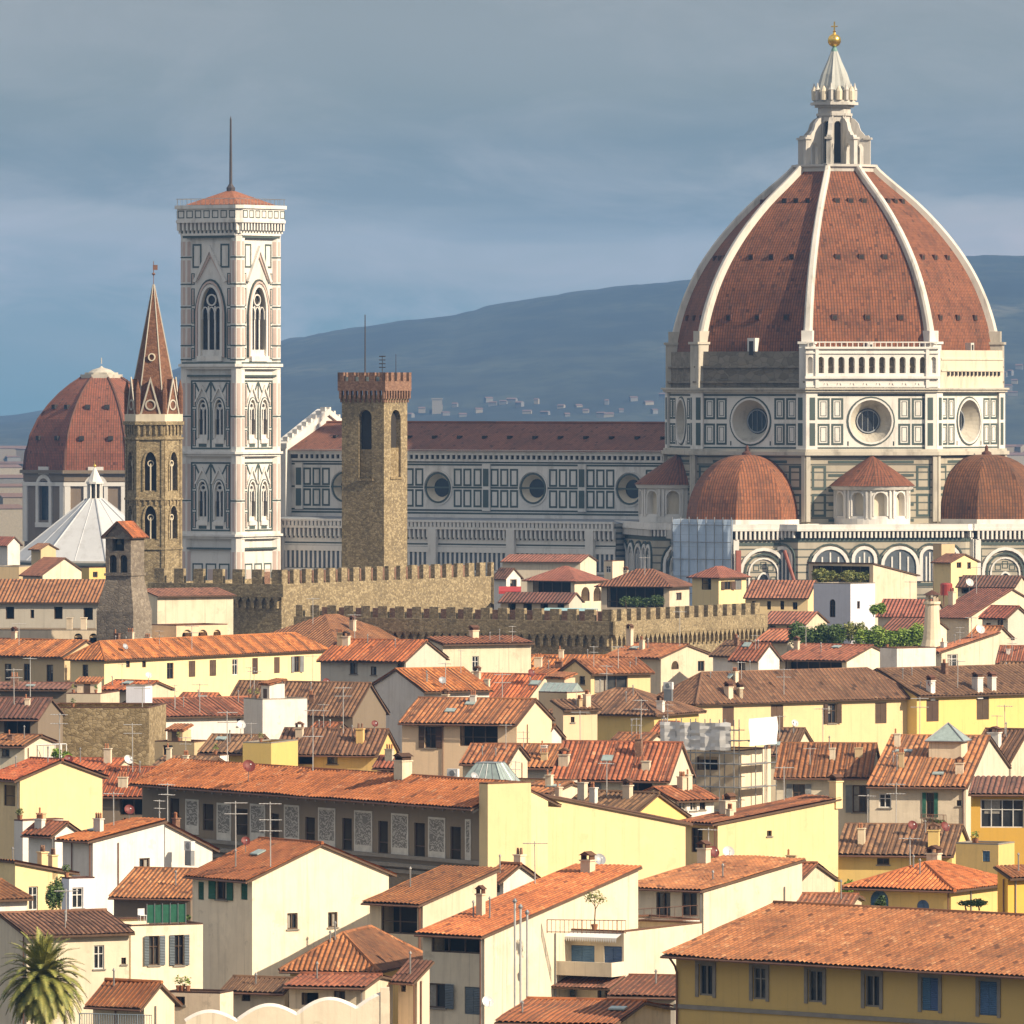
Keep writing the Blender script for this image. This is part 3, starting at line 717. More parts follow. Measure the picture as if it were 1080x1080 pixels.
# far houses: hillside villas and the plain beyond the cathedral
FARW = [flat('far_white', (.17,.165,.155), .9), flat('far_cream', (.25,.22,.17), .9), flat('far_tan', (.2,.17,.13), .9)]
FARR = flat('far_roof', (.16,.10,.08), .9)
def far_house(x, Y, z0, w, d, h, rot, mi, label, group):
    o = MB(); o.prism([(-w/2,-d/2),(w/2,-d/2),(w/2,d/2),(-w/2,d/2)], -3, h); o2 = MB()
    for yy in (-d/2-.4,): o2.poly([(-w/2-.4,yy,h-.1),(w/2+.4,yy,h-.1),(w/2,0,h+d*.18),(-w/2,0,h+d*.18)]); o2.poly([(-w/2-.4,-yy,h-.1),(w/2+.4,-yy,h-.1),(w/2,0,h+d*.18),(-w/2,0,h+d*.18)])
    for xx in (-w/2, w/2): o2.poly([(xx,-d/2,h),(xx,d/2,h),(xx,0,h+d*.18)], 1)
    m = MB(); m.v = o.v+o2.v; k = len(o.v); m.f = o.f+[tuple(i+k for i in f) for f in o2.f]; m.m = [0]*len(o.f)+[1 if q == 0 else 0 for q in o2.m]
    t = m.build('far_house', [FARW[mi], FARR]); t.location = (x, Y, z0); t.rotation_euler = (0,0,rot)
    tag(t, label, 'house', group)
rf_ = random.Random(11)
fh = 0
for px, py in [(445,436),(462,433),(458,438),(470,440),(432,441),(488,441),(505,436),(515,424),(520,428),(531,426),(540,425),(548,430),(556,437),(575,438),(592,433),(598,440),(610,431),(618,436),(634,441),(640,428),(655,436),(668,424),(684,428),(690,437),(700,420),(566,426),(480,430),(642,440),(1058,398),(1066,396),(1070,404),(1062,412),(1075,390),(1068,418)]:
    Y = march(px, py)
    if Y is None: continue
    sp = 'pale house on the hazy hillside %s' % ('above the nave roof' if px < 720 else 'right of the great dome')
    far_house((px-540)/F*Y, Y, terrain(px,Y), rf_.uniform(3,8), rf_.uniform(4,6), rf_.uniform(2,3.6), rf_.uniform(-.5,.5), rf_.choice((0,0,0,1,1)), sp, 'houses far off on the hillside')
for k in range(34):
    px = rf_.uniform(-8, 28) if k < 20 else rf_.uniform(1056,1088); py = rf_.uniform(452,545) if k < 20 else rf_.uniform(440,486)
    Y = 40*F/(py-HOR); Y = min(Y, 5000)
    far_house((px-540)/F*Y, Y, 0, rf_.uniform(10,26), rf_.uniform(5,8), rf_.uniform(10,19), rf_.uniform(-.7,.7), rf_.choice((0,1,1,2)), 'plain city block in the haze %s' % ('left of the far red dome' if k < 20 else 'beyond the right edge of the great dome'), 'far city blocks')
tw = MB(); tw.box(-4,4,-4,4,-3,11); tw.box(-4.5,4.5,-4.5,4.5,11,12)
Yt = march(461, 437) or 6000
tt = tw.build('far_tower', FARW[1], loc=((461-540)/F*Yt, Yt, terrain(461,Yt))); tag(tt, 'square pale tower block standing out on the hazy hillside', 'tower')

hz = MB(); hz.box(-2500,2500,-60,11500,-2,262)
hmz = bpy.data.materials.new('air'); hmz.use_nodes = True; t_ = hmz.node_tree; t_.nodes.clear()
ho = t_.nodes.new('ShaderNodeOutputMaterial'); hv = t_.nodes.new('ShaderNodeVolumePrincipled'); t_.links.new(hv.outputs[0], ho.inputs['Volume'])
hv.inputs['Color'].default_value = (.22,.50,1.0,1); hv.inputs['Density'].default_value = 5.6e-5; hv.inputs['Anisotropy'].default_value = .0
haze = tag(hz.build('haze', hmz), kind='stuff')
# ------------------------------------------------------------------ the cathedral
MW = marble('white_marble', (.72,.69,.635), dirt=.5); MG = marble('green_marble', (.06,.085,.075), dirt=.2); MP = marble('pink_marble', (.56,.43,.37), dirt=.3)
MS = marble('weathered_marble', (.50,.46,.38), dirt=.75); MCR = marble('cream_marble', (.66,.58,.44), dirt=.45)
ROUGH = stone('rough_masonry', (.16,.13,.09), (.21,.175,.125), (.27,.23,.17), .7, .35)
AGED = marble('aged_marble', (.62,.58,.51), dirt=.9, dark=(.2,.17,.13)); LEAD = flat('grey_lead', (.30,.32,.34), .6)
GOLD = flat('gilded_copper', (.95,.62,.14), .25, 1.0, .15); VERD = flat('green_copper', (.18,.33,.29), .7)

def striped(name, c1, c2, per, frac=.4, c3=None):
    if name in MATS: return MATS[name]
    m = bpy.data.materials.new(name); nt, b = nodes(m)
    t = nn(nt, 'ShaderNodeTexCoord'); z = nn(nt, 'ShaderNodeSeparateXYZ', {0: t.outputs['Object']}).outputs[2]
    f = mth(nt, 'FRACT', mth(nt, 'MULTIPLY', z, 1/per)); w = rng(nt, f, frac-.04, frac+.04)
    n1 = noise(nt, coords(nt, (.4,.4,.15)), 1, 6); n2 = noise(nt, t.outputs['Object'], .1, 4)
    col = mix(nt, w, c2, c1); col = mix(nt, rng(nt, n1, .5, .75, 0, .6), col, (.13,.115,.09)); col = mix(nt, rng(nt, n2, .45, .7, 0, .35), col, (.2,.18,.14))
    nt.links.new(col, b.inputs['Base Color']); b.inputs['Roughness'].default_value = .75
    MATS[name] = m; return m
LINED = striped('lined_marble', (.42,.375,.29), (.085,.095,.08), 1.25, .2); BANDED = striped('banded_marble', (.58,.55,.49), (.09,.11,.10), 1.6, .42)
BANDFINE = striped('fine_banded_marble', (.52,.50,.46), (.12,.14,.14), .95, .4)

def dome_tile(name, ca, cb, cc, row=.55, per=.5):
    m = tile(name, ca, cb, cc, .28, per, row)
    return m
DOMET = tile('dome_tiles', (.195,.068,.026), (.275,.100,.038), (.34,.148,.063), .45, .5, .55)
DOMER = dome_tile('red_dome_tiles', (.23,.066,.036), (.31,.092,.045), (.37,.13,.065))

TH = 34.0
DC = at(880, HOR, 1400)
duomo = thing('cathedral', 'huge marble cathedral with a brick red ribbed dome and long striped nave', 'cathedral', (DC.x, DC.y, 0), -R_(TH))
def octP(apo, deg, cx=0, cy=0):
    a = R_(deg); n = Vector((math.cos(a), math.sin(a), 0)); u = Vector((-math.sin(a), math.cos(a), 0)); c = Vector((cx,cy,0))+n*apo
    return lambda s, z, d: tuple(c+u*s-n*d+Vector((0,0,z)))
def octpts(apo, n=8, ph=22.5, cx=0, cy=0):
    R = apo/math.cos(math.pi/n); return [(cx+R*math.cos(R_(ph)+2*math.pi*k/n), cy+R*math.sin(R_(ph)+2*math.pi*k/n)) for k in range(n)]
AP = 26.2; SIDE = 2*AP*math.tan(math.pi/8)     # drum apothem, face width
S, SE, E_, SW, NE = -90, -45, 0, -135, 45

# drum: round windows, panelling
dw = MB(); pn = MB(); cz = 48.5; ro = 3.5; oc = []
for k, deg in enumerate(range(0, 360, 45)):
    P = octP(AP, deg); h = dict(s0=-ro, s1=ro, z0=cz-ro, z1=cz+ro, dep=2.2, arch='circle', splay=.60)
    vis = deg in (0, 45, 225, 270, 315)
    cut_wall(dw, P, -SIDE/2, SIDE/2, 43.4, 53.5, [h] if vis else [], 0, 1)
    if not vis: continue
    oc.append((P, h))
    hw = SIDE/2-1.5
    # two rows of marble frames either side of the round window
    for z0, z1 in ((44.5,48.2),(48.7,52.4)):
        for sg in (-1, 1):
            xs = [4.5, 6.8, 9.2]
            for a, b in zip(xs, xs[1:]):
                lo, hi = sorted((sg*(a+.15), sg*(b-.15))); panel(pn, P, lo, hi, z0+.1, z1-.1, .34, 1); panel(pn, P, lo+.55, hi-.55, z0+.65, z1-.65, .1, 1, .03)
            pbox(pn, P, min(sg*3.75,sg*3.95), max(sg*3.75,sg*3.95), 44.5, 45.2, -.05, 0, 1)
    arch_band(pn, P, -ro, ro, cz-ro, cz+ro, .3, 'circle', 0, .2); arch_band(pn, P, -ro-.35, ro+.35, cz-ro-.35, cz+ro+.35, .22, 'circle', 1, .1)
    pbox(pn, P, -hw, hw, 52.65, 52.95, -.06, 0, 1); pbox(pn, P, -hw, hw, 44.0, 44.25, -.06, 0, 1)
    # corner pilasters
    for sg in (-1, 1):
        a, b = sorted((sg*(SIDE/2-1.75), sg*(SIDE/2+.15))); pbox(pn, P, a, b, 43.6, 53.3, -.45, 0, 0)
        a2, b2 = sorted((sg*(SIDE/2-1.35), sg*(SIDE/2-.45)))
        for z0, z1 in ((44.5,48.2),(48.7,52.4)): pbox(pn, P, a2, b2, z0, z1, -.50, -.44, 1)
dw.build('drum', [MW, MS], duomo); pn.build('marble_panelling', [MW, MG], duomo)
for P, h in oc:
    m = MB(); m.poly([P(*q, 2.18) for q in h['inn']]); w = m.build('round_window', GLASS, duomo)
    m = MB(); o = h['inn']; arch_band(m, lambda s,z,d,P=P: P(s,z,d+2.1), -ro*.5, ro*.5, cz-ro*.5, cz+ro*.5, .2, 'circle', 0, .12)
    for k in (-1,0,1): pbox(m, P, k*.95-.04, k*.95+.04, cz-1.7, cz+1.7, 2.06, 2.14)
    m.build('tracery', LEAD, w)

# cornices round the drum
cm = MB()
for z0, z1, o in ((42.9,43.5,1.1),(43.5,43.9,.7),(53.3,53.7,.8),(53.7,54.0,1.1)):
    cm.prism(octpts(AP+o), z0, z1)
cm.build('cornice', MS, duomo)
# rough unfinished band under the dome
rb = MB(); rb.prism(octpts(AP-.3), 54.0, 60.0)
for z0,z1,o in ((54.8,55.1,.35),(57.3,57.6,.2)): rb.prism(octpts(AP+o), z0, z1)
rb.build('unfinished_band', ROUGH, duomo)
eb = MB(); P = octP(AP+.1, 0); pbox(eb, P, -SIDE/2+.9, SIDE/2-.9, 54.0, 60.2, -.5, .3)
for k in range(14): x = -8+k*1.25; pbox(eb, P, x, x+.5, 56.0, 56.7, -.75, -.5, 1)
pbox(eb, P, -SIDE/2+.9, SIDE/2-.9, 58.6, 58.9, -.65, -.5); pbox(eb, P, -SIDE/2+.9, SIDE/2-.9, 56.7, 57.0, -.65, -.5); eb.build('plain_band', [MCR, SHADE_BLACK], duomo)

# marble gallery on the face towards the camera
ga = MB(); P = octP(AP+.9, SE); holes = []
for k in range(11):
    c = (k-5)*1.72; holes.append(dict(s0=c-.52, s1=c+.52, z0=56.4, z1=59.1, dep=1.6, arch='round'))
hw = SIDE/2+.3
for c in (-hw+.75, hw-.75): holes.append(dict(s0=c-.42, s1=c+.42, z0=56.4, z1=59.1, dep=1.6, arch='round'))
cut_wall(ga, P, -hw, hw, 53.6, 60.4, holes); pbox(ga, P, -hw-.2, hw+.2, 60.4, 60.75, -.4, 1.2); pbox(ga, P, -hw-.2, hw+.2, 55.5, 55.9, -.5, .6); pbox(ga, P, -hw, hw, 54.1, 54.4, -.15, -.01); pbox(ga, P, -hw-.1, hw+.1, 59.6, 59.85, -.22, -.01)
for sg in (-1, 1):
    a, b = sorted((sg*hw, sg*(hw-.01))); ga.poly([P(sg*hw,53.6,0),P(sg*hw,53.6,1.6),P(sg*hw,60.4,1.6),P(sg*hw,60.4,0)])
    a, b = sorted((sg*(hw-2.1), sg*(hw-1.55))); pbox(ga, P, a, b, 54.0, 60.4, -.3, 0)
for k in range(24):
    x = -hw+.35+k*(2*hw-.7)/23; pbox(ga, P, x-.07, x+.07, 60.75, 61.4, -.2, -.06)
pbox(ga, P, -hw, hw, 61.4, 61.58, -.26, 0)
for k in range(9):
    c = (k-4)*2.2; arch_band(ga, lambda s,z,d,P=P: P(s,109.4-z,d), c-.8, c+.8, 54.6, 55.2, .16, 'round', 0, .12, legs=False)
gal = ga.build('gallery', MW, duomo)
m = MB(); pbox(m, P, -hw+.2, hw-.2, 56.2, 59.4, 1.55, 1.62); m.build('gallery_back_wall', MCR, gal)  # plain cream wall at the back of the arcade

# dome shell
PROF = [(0,27.1),(2.5,26.85),(5.5,26.15),(8.3,25.25),(11.1,24.1),(13,23.15),(15,22.0),(17,20.65),(19,19.15),(21.4,17.1),(23.8,14.8),(26,12.4),(28,9.9),(29.8,7.8),(31.2,6.2)]
def Rc(h):
    for (a,b),(c,d) in zip(PROF, PROF[1:]):
        if h <= c: return b+(d-b)*(h-a)/(c-a)
    return PROF[-1][1]
Z0 = 59.4; rows = [31.2*k/40 for k in range(41)]
def smooth_R(h): return (Rc(max(0,h-.9))+2*Rc(h)+Rc(min(31.2,h+.9)))/4
ds = MB()
for k in range(8):
    a0, a1 = R_(22.5+45*k), R_(67.5+45*k); arc = 0; prev = None
    for h in rows:
        r = smooth_R(h); p, q = Vector((r*math.cos(a0), r*math.sin(a0), Z0+h)), Vector((r*math.cos(a1), r*math.sin(a1), Z0+h))
        if prev:
            arc2 = arc+(((p+q)-(prev[0]+prev[1]))/2).length; w0, w1 = (prev[1]-prev[0]).length/2, (q-p).length/2
            ds.poly([prev[0],prev[1],q,p], 0, [(-w0+k*60,arc),(w0+k*60,arc),(w1+k*60,arc2),(-w1+k*60,arc2)]); arc = arc2
        prev = (p, q)
shell = ds.build('dome', DOMET, duomo)
# dark round eyes in three rows, each a little stone box with a near-black plate painted as its shaded hole
for deg in (SW, S, SE, E_, NE):
    for h, xs in ((6.2,(-5.6,0,5.6)), (16.2,(-4.0,0,4.0)), (25.6,(-2.3,0,2.3))):
        apo = smooth_R(h)*math.cos(math.pi/8); P = octP(apo, deg)
        for x in xs:
            m = MB(); c = .32
            pbox(m, P, x-c-.16, x+c+.16, Z0+h-c-.1, Z0+h+c+.2, -.30, .9, 0); pbox(m, P, x-c, x+c, Z0+h-c, Z0+h+c, -.33, -.29, 1)
            m.build('porthole', [DOMER, SHADE_BLACK], shell)
# small dormers at the foot of the dome
for deg, x in ((S, 0), (SE, 0), (E_, 1.5)):
    P = octP(AP-1.0, deg); m = MB(); big = deg == S
    s = .75 if big else .5
    pbox(m, P, x-s, x+s, 60.0, 60.0+2.2*s/.75, -.8, 2.0, 0); pbox(m, P, x-s*.55, x+s*.55, 59.4 if big else 60.2, 60.0+1.7*s/.75, -.84, -.79, 1); m.build('dormer', [MW, SHADE_BLACK], shell)
for k in range(8):      # ribs
    a = R_(22.5+45*k); n = Vector((math.cos(a), math.sin(a), 0)); u = Vector((-math.sin(a), math.cos(a), 0)); m = MB(); pr = None
    for h in rows:
        w = .72-.26*h/31.2; r = smooth_R(h)
        base = n*r+Vector((0,0,Z0+h)); sl = (smooth_R(h+.3)-smooth_R(h-.3))/.6; nn_ = (n-Vector((0,0,1))*sl*1.0); nn_.normalize(); o = nn_*.95
        cur = [base-u*w-o*.6, base-u*w+o*.7, base-u*w*.55+o, base+u*w*.55+o, base+u*w+o*.7, base+u*w-o*.6]
        if pr:
            for j in range(5): m.poly([pr[j],pr[j+1],cur[j+1],cur[j]])
        pr = cur
    rib = m.build('rib', AGED, duomo)
    m = MB(); c = n*(27.0)
    def bx(w, r0, r1, z0, z1):
        m.hexa([c+n*r+u*s_*w+Vector((0,0,z)) for z in (z0,z1) for s_, r in ((-1,r0),(1,r0),(1,r1),(-1,r1))])
    bx(1.2,-1.2,1.5,53.9,61.2); bx(1.4,-1.2,1.8,61.2,61.6); bx(.9,-1.2,1.1,61.6,63.4); m.build('rib_plinth', MW if k in (6,7) else MS, rib)

LANM = marble('lantern_marble', (.54,.51,.46), dirt=.9, dark=(.17,.16,.14)); CONEM = marble('lantern_cone_marble', (.40,.41,.38), dirt=.6)
# lantern
la = MB(); ring = [(6.9*math.cos(R_(22.5+45*k)), 6.9*math.sin(R_(22.5+45*k))) for k in range(8)]
la.prism(ring, 90.1, 91.2); la.prism([(x*1.06,y*1.06) for x,y in ring], 90.9, 91.3)
lant = la.build('lantern', LANM, duomo)
lb = MB()
for deg in range(0, 360, 45):
    P = octP(2.55, deg); sd = 2*2.55*math.tan(math.pi/8); h = dict(s0=-.62, s1=.62, z0=91.6, z1=98.6, dep=.7, arch='round')
    cut_wall(lb, P, -sd/2, sd/2, 91.2, 101.2, [h]); m = MB(); m.poly([P(*q,.69) for q in h['inn']]); m.build('lantern_window', SHADE_BLACK, lant)
    for sg in (-1,1): a, b = sorted((sg*sd/2, sg*(sd/2-.26))); pbox(lb, P, a, b, 91.2, 99.6, -.22, 0)
    pbox(lb, P, -sd/2-.05, sd/2+.05, 99.5, 99.9, -.3, 0)
for o, z0, z1 in ((3.1,100.9,101.3),(3.75,101.3,101.75),(3.3,101.75,102.1)): lb.prism(octpts(o), z0, z1)
lb.prism(octpts(3.0), 102.1, 103.4)
lb.build('lantern_body', LANM, lant)
for k in range(8):
    a = R_(22.5+45*k); n = Vector((math.cos(a), math.sin(a), 0)); u = Vector((-math.sin(a), math.cos(a), 0)); m = MB()
    out = [(2.9,91.3),(3.7,91.3),(3.7,94.2),(4.1,94.8),(4.6,94.8),(5.0,94.2),(5.0,91.3),(6.1,91.3),(6.1,95.6),(5.8,96.2),(5.2,96.2),(4.9,96.6),(4.5,97.0),(4.1,98.2),(3.5,98.9),(2.9,99.2)]
    # the buttress as a solid with a doorway: split into convex-ish strips
    strips = [[(2.9,91.3),(3.7,91.3),(3.7,94.2),(4.1,94.8),(4.3,94.9),(4.3,97.5),(4.1,98.2),(3.5,98.9),(2.9,99.2)], [(5.0,91.3),(6.1,91.3),(6.1,95.6),(5.8,96.2),(5.2,96.2),(4.9,96.6),(4.5,97.0),(4.3,97.5),(4.3,94.9),(4.6,94.8),(5.0,94.2)]]
    for st in strips: m.extrude([n*r+u*(-.36)+Vector((0,0,z)) for r, z in st], u*.72)
    m.hexa([n*r+u*s_*.62+Vector((0,0,z)) for z in (95.5,95.85) for s_, r in ((-1,5.0),(1,5.0),(1,6.35),(-1,6.35))])
    m.build('buttress', LANM, lant)
    m = MB(); c = n*3.45; m.lathe([(.42,102.1),(.42,103.7),(.55,103.8),(.4,104.0),(.24,104.3),(.05,105.0)], 6, (c.x,c.y)); m.build('pinnacle', LANM, lant)
    m = MB(); a2 = a+R_(22.5); c = Vector((math.cos(a2),math.sin(a2),0))*3.35; m.lathe([(.55,102.1),(.6,103.6),(.35,104.1),(.05,104.5)], 8, (c.x,c.y)); m.build('niche', MCR, lant)
m = MB(); rr = []
N = 32
for z, r in ((103.3,2.8),(104.6,2.6),(106.5,2.05),(108.5,1.2),(110.4,.5)):
    rr.append([(r*(1+.09*(1 if j % 4 == 0 else -.3))*math.cos(2*math.pi*j/N+R_(22.5)), r*(1+.09*(1 if j % 4 == 0 else -.3))*math.sin(2*math.pi*j/N+R_(22.5)), z) for j in range(N)])
for a_, b_ in zip(rr, rr[1:]):
    for j in range(N): m.poly([a_[j],a_[(j+1)%N],b_[(j+1)%N],b_[j]])
m.build('cone_roof', CONEM, lant)
m = MB(); m.lathe([(.55,110.2),(.5,110.6),(.30,111.0),(.34,111.2)], 12); m.build('copper_neck', VERD, lant)
m = MB(); m.lathe([(1.12*math.sin(math.pi*k/12)+.001, 112.15-1.12*math.cos(math.pi*k/12)) for k in range(13)], 20); m.build('gilded_ball', GOLD, lant, smooth=True)
m = MB(); m.tube([(0,0,113.2),(0,0,115.3)], .13, 6); m.tube([(-.6,0,114.5),(.6,0,114.5)], .11, 6); m.lathe([(.35,113.2),(.2,113.5),(.3,113.7),(.1,113.8)], 8); m.build('cross', GOLD, lant)

# lower octagon, apse blocks
lo = MB(); lp = MB(); lo.prism(octpts(AP+.2), 30, 42.9)
for deg in (SW, S, SE, E_):
    P = octP(AP+.2, deg); hw = SIDE/2
    for sg in (-1,1):
        for x0, x1 in ((7.6,10.0),):
            for z0, z1 in ((32.8,36.6),(37.2,41.2)): a, b = sorted((sg*x0, sg*x1)); panel(lp, P, a, b, z0, z1, .4, 1)
        a, b = sorted((sg*(hw-.5), sg*(hw+.2))); pbox(lp, P, a, b, 32, 42.9, -.6, 0, 0)
    for z in (32.0,34.6,36.9,39.4,41.6): pbox(lp, P, -7.2, 7.2, z, z+.45, -.07, 0, 1)
lo.build('lower_drum', LINED, duomo); lp.build('lower_panelling', [MS, MG], duomo)
# sacristy ring below the cornice
sr = MB(); sp = MB(); apo = 34.0; sr.prism(octpts(apo), 0, 31.6)
hw2 = apo*math.tan(math.pi/8)
bw = []
for deg in (SW, S, SE, E_):
    P = octP(apo, deg)
    for k, (c, w) in enumerate(((-8.7,5.4),(-3.0,3.2),(3.0,5.4),(8.0,2.4),(11.2,2.8))):
        z1 = 27.6; arch_band(sp, P, c-w/2, c+w/2, 22.4, z1, .55, 'round', 0, .35); arch_band(sp, P, c-w/2-.8, c+w/2+.8, 22.4, z1+.8, .22, 'round', 1, .3)
        bw.append((P, c, w, z1))
    for z in (21.6, 19.2, 16.8, 14.2, 28.9): pbox(sp, P, -hw2, hw2, z, z+.5, -.08, 0, 1)
    for k in range(38): x = -hw2+.6+k*(2*hw2-1.2)/37; pbox(sp, P, x-.16, x+.16, 29.5, 30.6, -.6, 0, 0); 
    pbox(sp, P, -hw2-.3, hw2+.3, 30.6, 31.0, -.75, .5, 0); pbox(sp, P, -hw2, hw2, 29.4, 30.6, -.06, 0, 2); pbox(sp, P, -hw2-.3, hw2+.3, 31.0, 31.7, -.6, -.2, 0)  # near-black strip paints the shade between the corbels
sr.build('sacristy_block', LINED, duomo); sp.build('arcade_relief', [MW, MG, SHADE_BLACK], duomo)
for P, c, w, z1 in bw:
    m = MB(); m.poly([P(*q,-.12) for q in arch_outline(c-w/2, c+w/2, 22.4, z1, 'round')]); o = m.build('blind_window', SH['slate'], duomo)
    m = MB()
    for k in (-1,0,1): pbox(m, P, c+k*w*.25-.12, c+k*w*.25+.12, 22.4, z1-.5-abs(k)*.7, -.24, -.13)
    m.build('mullion', MW, o)

# exedrae: half round chapels with cone roofs on the diagonals
for deg in (SE, SW):
    a = R_(deg); cx, cy = 27.0*math.cos(a), 27.0*math.sin(a); m = MB(); ex = thing_ = None
    r = 6.1; P_ = lambda th: (lambda s, z, d: (cx+(r-d)*math.cos(th+s/r), cy+(r-d)*math.sin(th+s/r), z))
    step = R_(36); hs = []
    for k in range(-3, 4):
        th = a+k*step; P = P_(th); w = r*step; h = dict(s0=-1.05, s1=1.05, z0=33.0, z1=36.9, dep=1.0, arch='round'); cut_wall(m, P, -w/2, w/2, 31.8, 37.5, [h]); hs.append((P, h))
        for sg in (-.36,.36): pbox(m, P, w/2+sg-.14, w/2+sg+.14, 32.6, 37.2, -.3, 0)
        arch_band(m, P, -1.05, 1.05, 33.0, 36.9, .25, 'round', 0, .15)
    m.lathe([(r+.2,31.6),(r+.2,32.6),(r,32.6)], 40, (cx,cy)); m.lathe([(r,37.2),(r+.5,37.3),(r+.8,37.8),(r+.8,38.0),(r-.5,38.0)], 40, (cx,cy))
    exo = m.build('exedra', MW, duomo)
    for P, h in hs: m = MB(); m.poly([P(*q,.99) for q in h['inn']]); m.build('niche_back', MCR, exo)
    m = MB(); K = 20
    for j in range(K):
        a0, a1 = 2*math.pi*j/K, 2*math.pi*(j+1)/K; pr = None
        for q in range(7):
            t = q/6; rr_ = (r+1.0)*(1-t)+.05; z = 37.9+5.0*(t**.9); arc = t*9
            cur = [(cx+rr_*math.cos(a0), cy+rr_*math.sin(a0), z), (cx+rr_*math.cos(a1), cy+rr_*math.sin(a1), z)]
            if pr: m.poly([pr[0],pr[1],cur[1],cur[0]], 0, [(j*2.2,pa),(j*2.2+2.2*(1-pt),pa),(j*2.2+2.2*(1-t),arc),(j*2.2,arc)])
            pr, pa, pt = cur, arc, t
    m.build('exedra_roof', DOMER, exo)

# tribunes with their small domes
def small_dome(m, cx, cy, apo, z0, z1, prof=.62):
    for k in range(8):
        a0, a1 = R_(22.5+45*k), R_(67.5+45*k); pr = None
        for q in range(15):
            t = q/14; ang = t*math.pi/2; r = (apo/math.cos(math.pi/8))*(math.cos(ang)**.85)+.03; z = z0+(z1-z0)*math.sin(ang)**1.08
            cur = [(cx+r*math.cos(a0),cy+r*math.sin(a0),z),(cx+r*math.cos(a1),cy+r*math.sin(a1),z)]; w = r*.765/2; arc = t*15
            if pr: m.poly([pr[0],pr[1],cur[1],cur[0]], 0, [(-pw+k*40,pa),(pw+k*40,pa),(w+k*40,arc),(-w+k*40,arc)])
            pr, pa, pw = cur, arc, w
TA = 12.3
for deg, dd, dr in ((S,27.3,9.35),(E_,29.6,9.6)):
    a = R_(deg); cx, cy = dd*math.cos(a), dd*math.sin(a)
    m = MB(); m.prism(octpts(TA, 8, 22.5, cx, cy), 0, 30.6); tri = m.build('tribune', LINED, duomo)
    m = MB(); small_dome(m, cx, cy, dr, 32.3, 43.0); sd_ = m.build('small_dome', DOMET, tri)
    m = MB(); m.lathe([(.9,42.6),(.8,43.3),(.3,43.6),(.25,44.3),(.02,44.6)], 10, (cx,cy)); m.build('finial', DOMER, tri)
    m = MB(); m.prism(octpts(dr+.6, 8, 22.5, cx, cy), 30.6, 32.4); m.prism(octpts(TA+.7, 8, 22.5, cx, cy), 30.6, 31.0); m.prism(octpts(TA+.4, 8, 22.5, cx, cy), 31.0, 31.1)
    hwt = TA*math.tan(math.pi/8)
    for d2 in range(0, 360, 45):
        P = octP(TA, d2, cx, cy)
        for k in range(13): x = -hwt+.5+k*(2*hwt-1)/12; pbox(m, P, x-.17, x+.17, 29.2, 30.6, -.65, 0, 0)
        pbox(m, P, -hwt, hwt, 29.3, 30.5, -.06, 0, 2)  # shade behind this corbel row, painted near black
        pbox(m, P, -hwt-.2, hwt+.2, 31.0, 31.7, -.6, -.25, 0)
        for z in (20.4, 18.0, 15.5, 28.2): pbox(m, P, -hwt, hwt, z, z+.5, -.08, 0, 1)
        arch_band(m, P, -3.5, 3.5, 18.0, 27.4, .5, 'round', 0, .45); arch_band(m, P, -2.9, 2.9, 18.0, 26.7, .3, 'round', 1, .25); arch_band(m, P, -2.3, 2.3, 18.0, 26.0, .25, 'round', 0, .2)
        for c in (-1.2, 0, 1.2): panel(m, P, c-.5, c+.5, 24.1 if c else 24.4, 25.0 if c else 25.6, .12, 1)
        for sg in (-1,1): panel(m, P, min(sg*1.2,sg*2.1), max(sg*1.2,sg*2.1), 18.8, 23.2, .15, 1); panel(m, P, min(sg*3.9,sg*4.5), max(sg*3.9,sg*4.5), 21.5, 27.5, .12, 1)
        for sg in (-1,1): a_, b_ = sorted((sg*hwt, sg*(hwt-.9))); pbox(m, P, a_, b_, 0, 29.2, -.5, 0, 0)
    m.build('cornice', [MW, MG, SHADE_BLACK], tri)
    for d2 in (SW, S, SE, E_):
        P = octP(TA, d2, cx, cy); m = MB(); m.poly([P(*q,-.1) for q in arch_outline(-.95,.95,12,23.6,'pointed')]); o = m.build('lancet_window', GLASS, tri)
        m = MB(); pbox(m, P, -.1, .1, 12, 22.2, -.25, -.08); arch_band(m, P, -.95, .95, 12, 23.6, .3, 'pointed', 0, .3); m.build('tracery', MW, o)

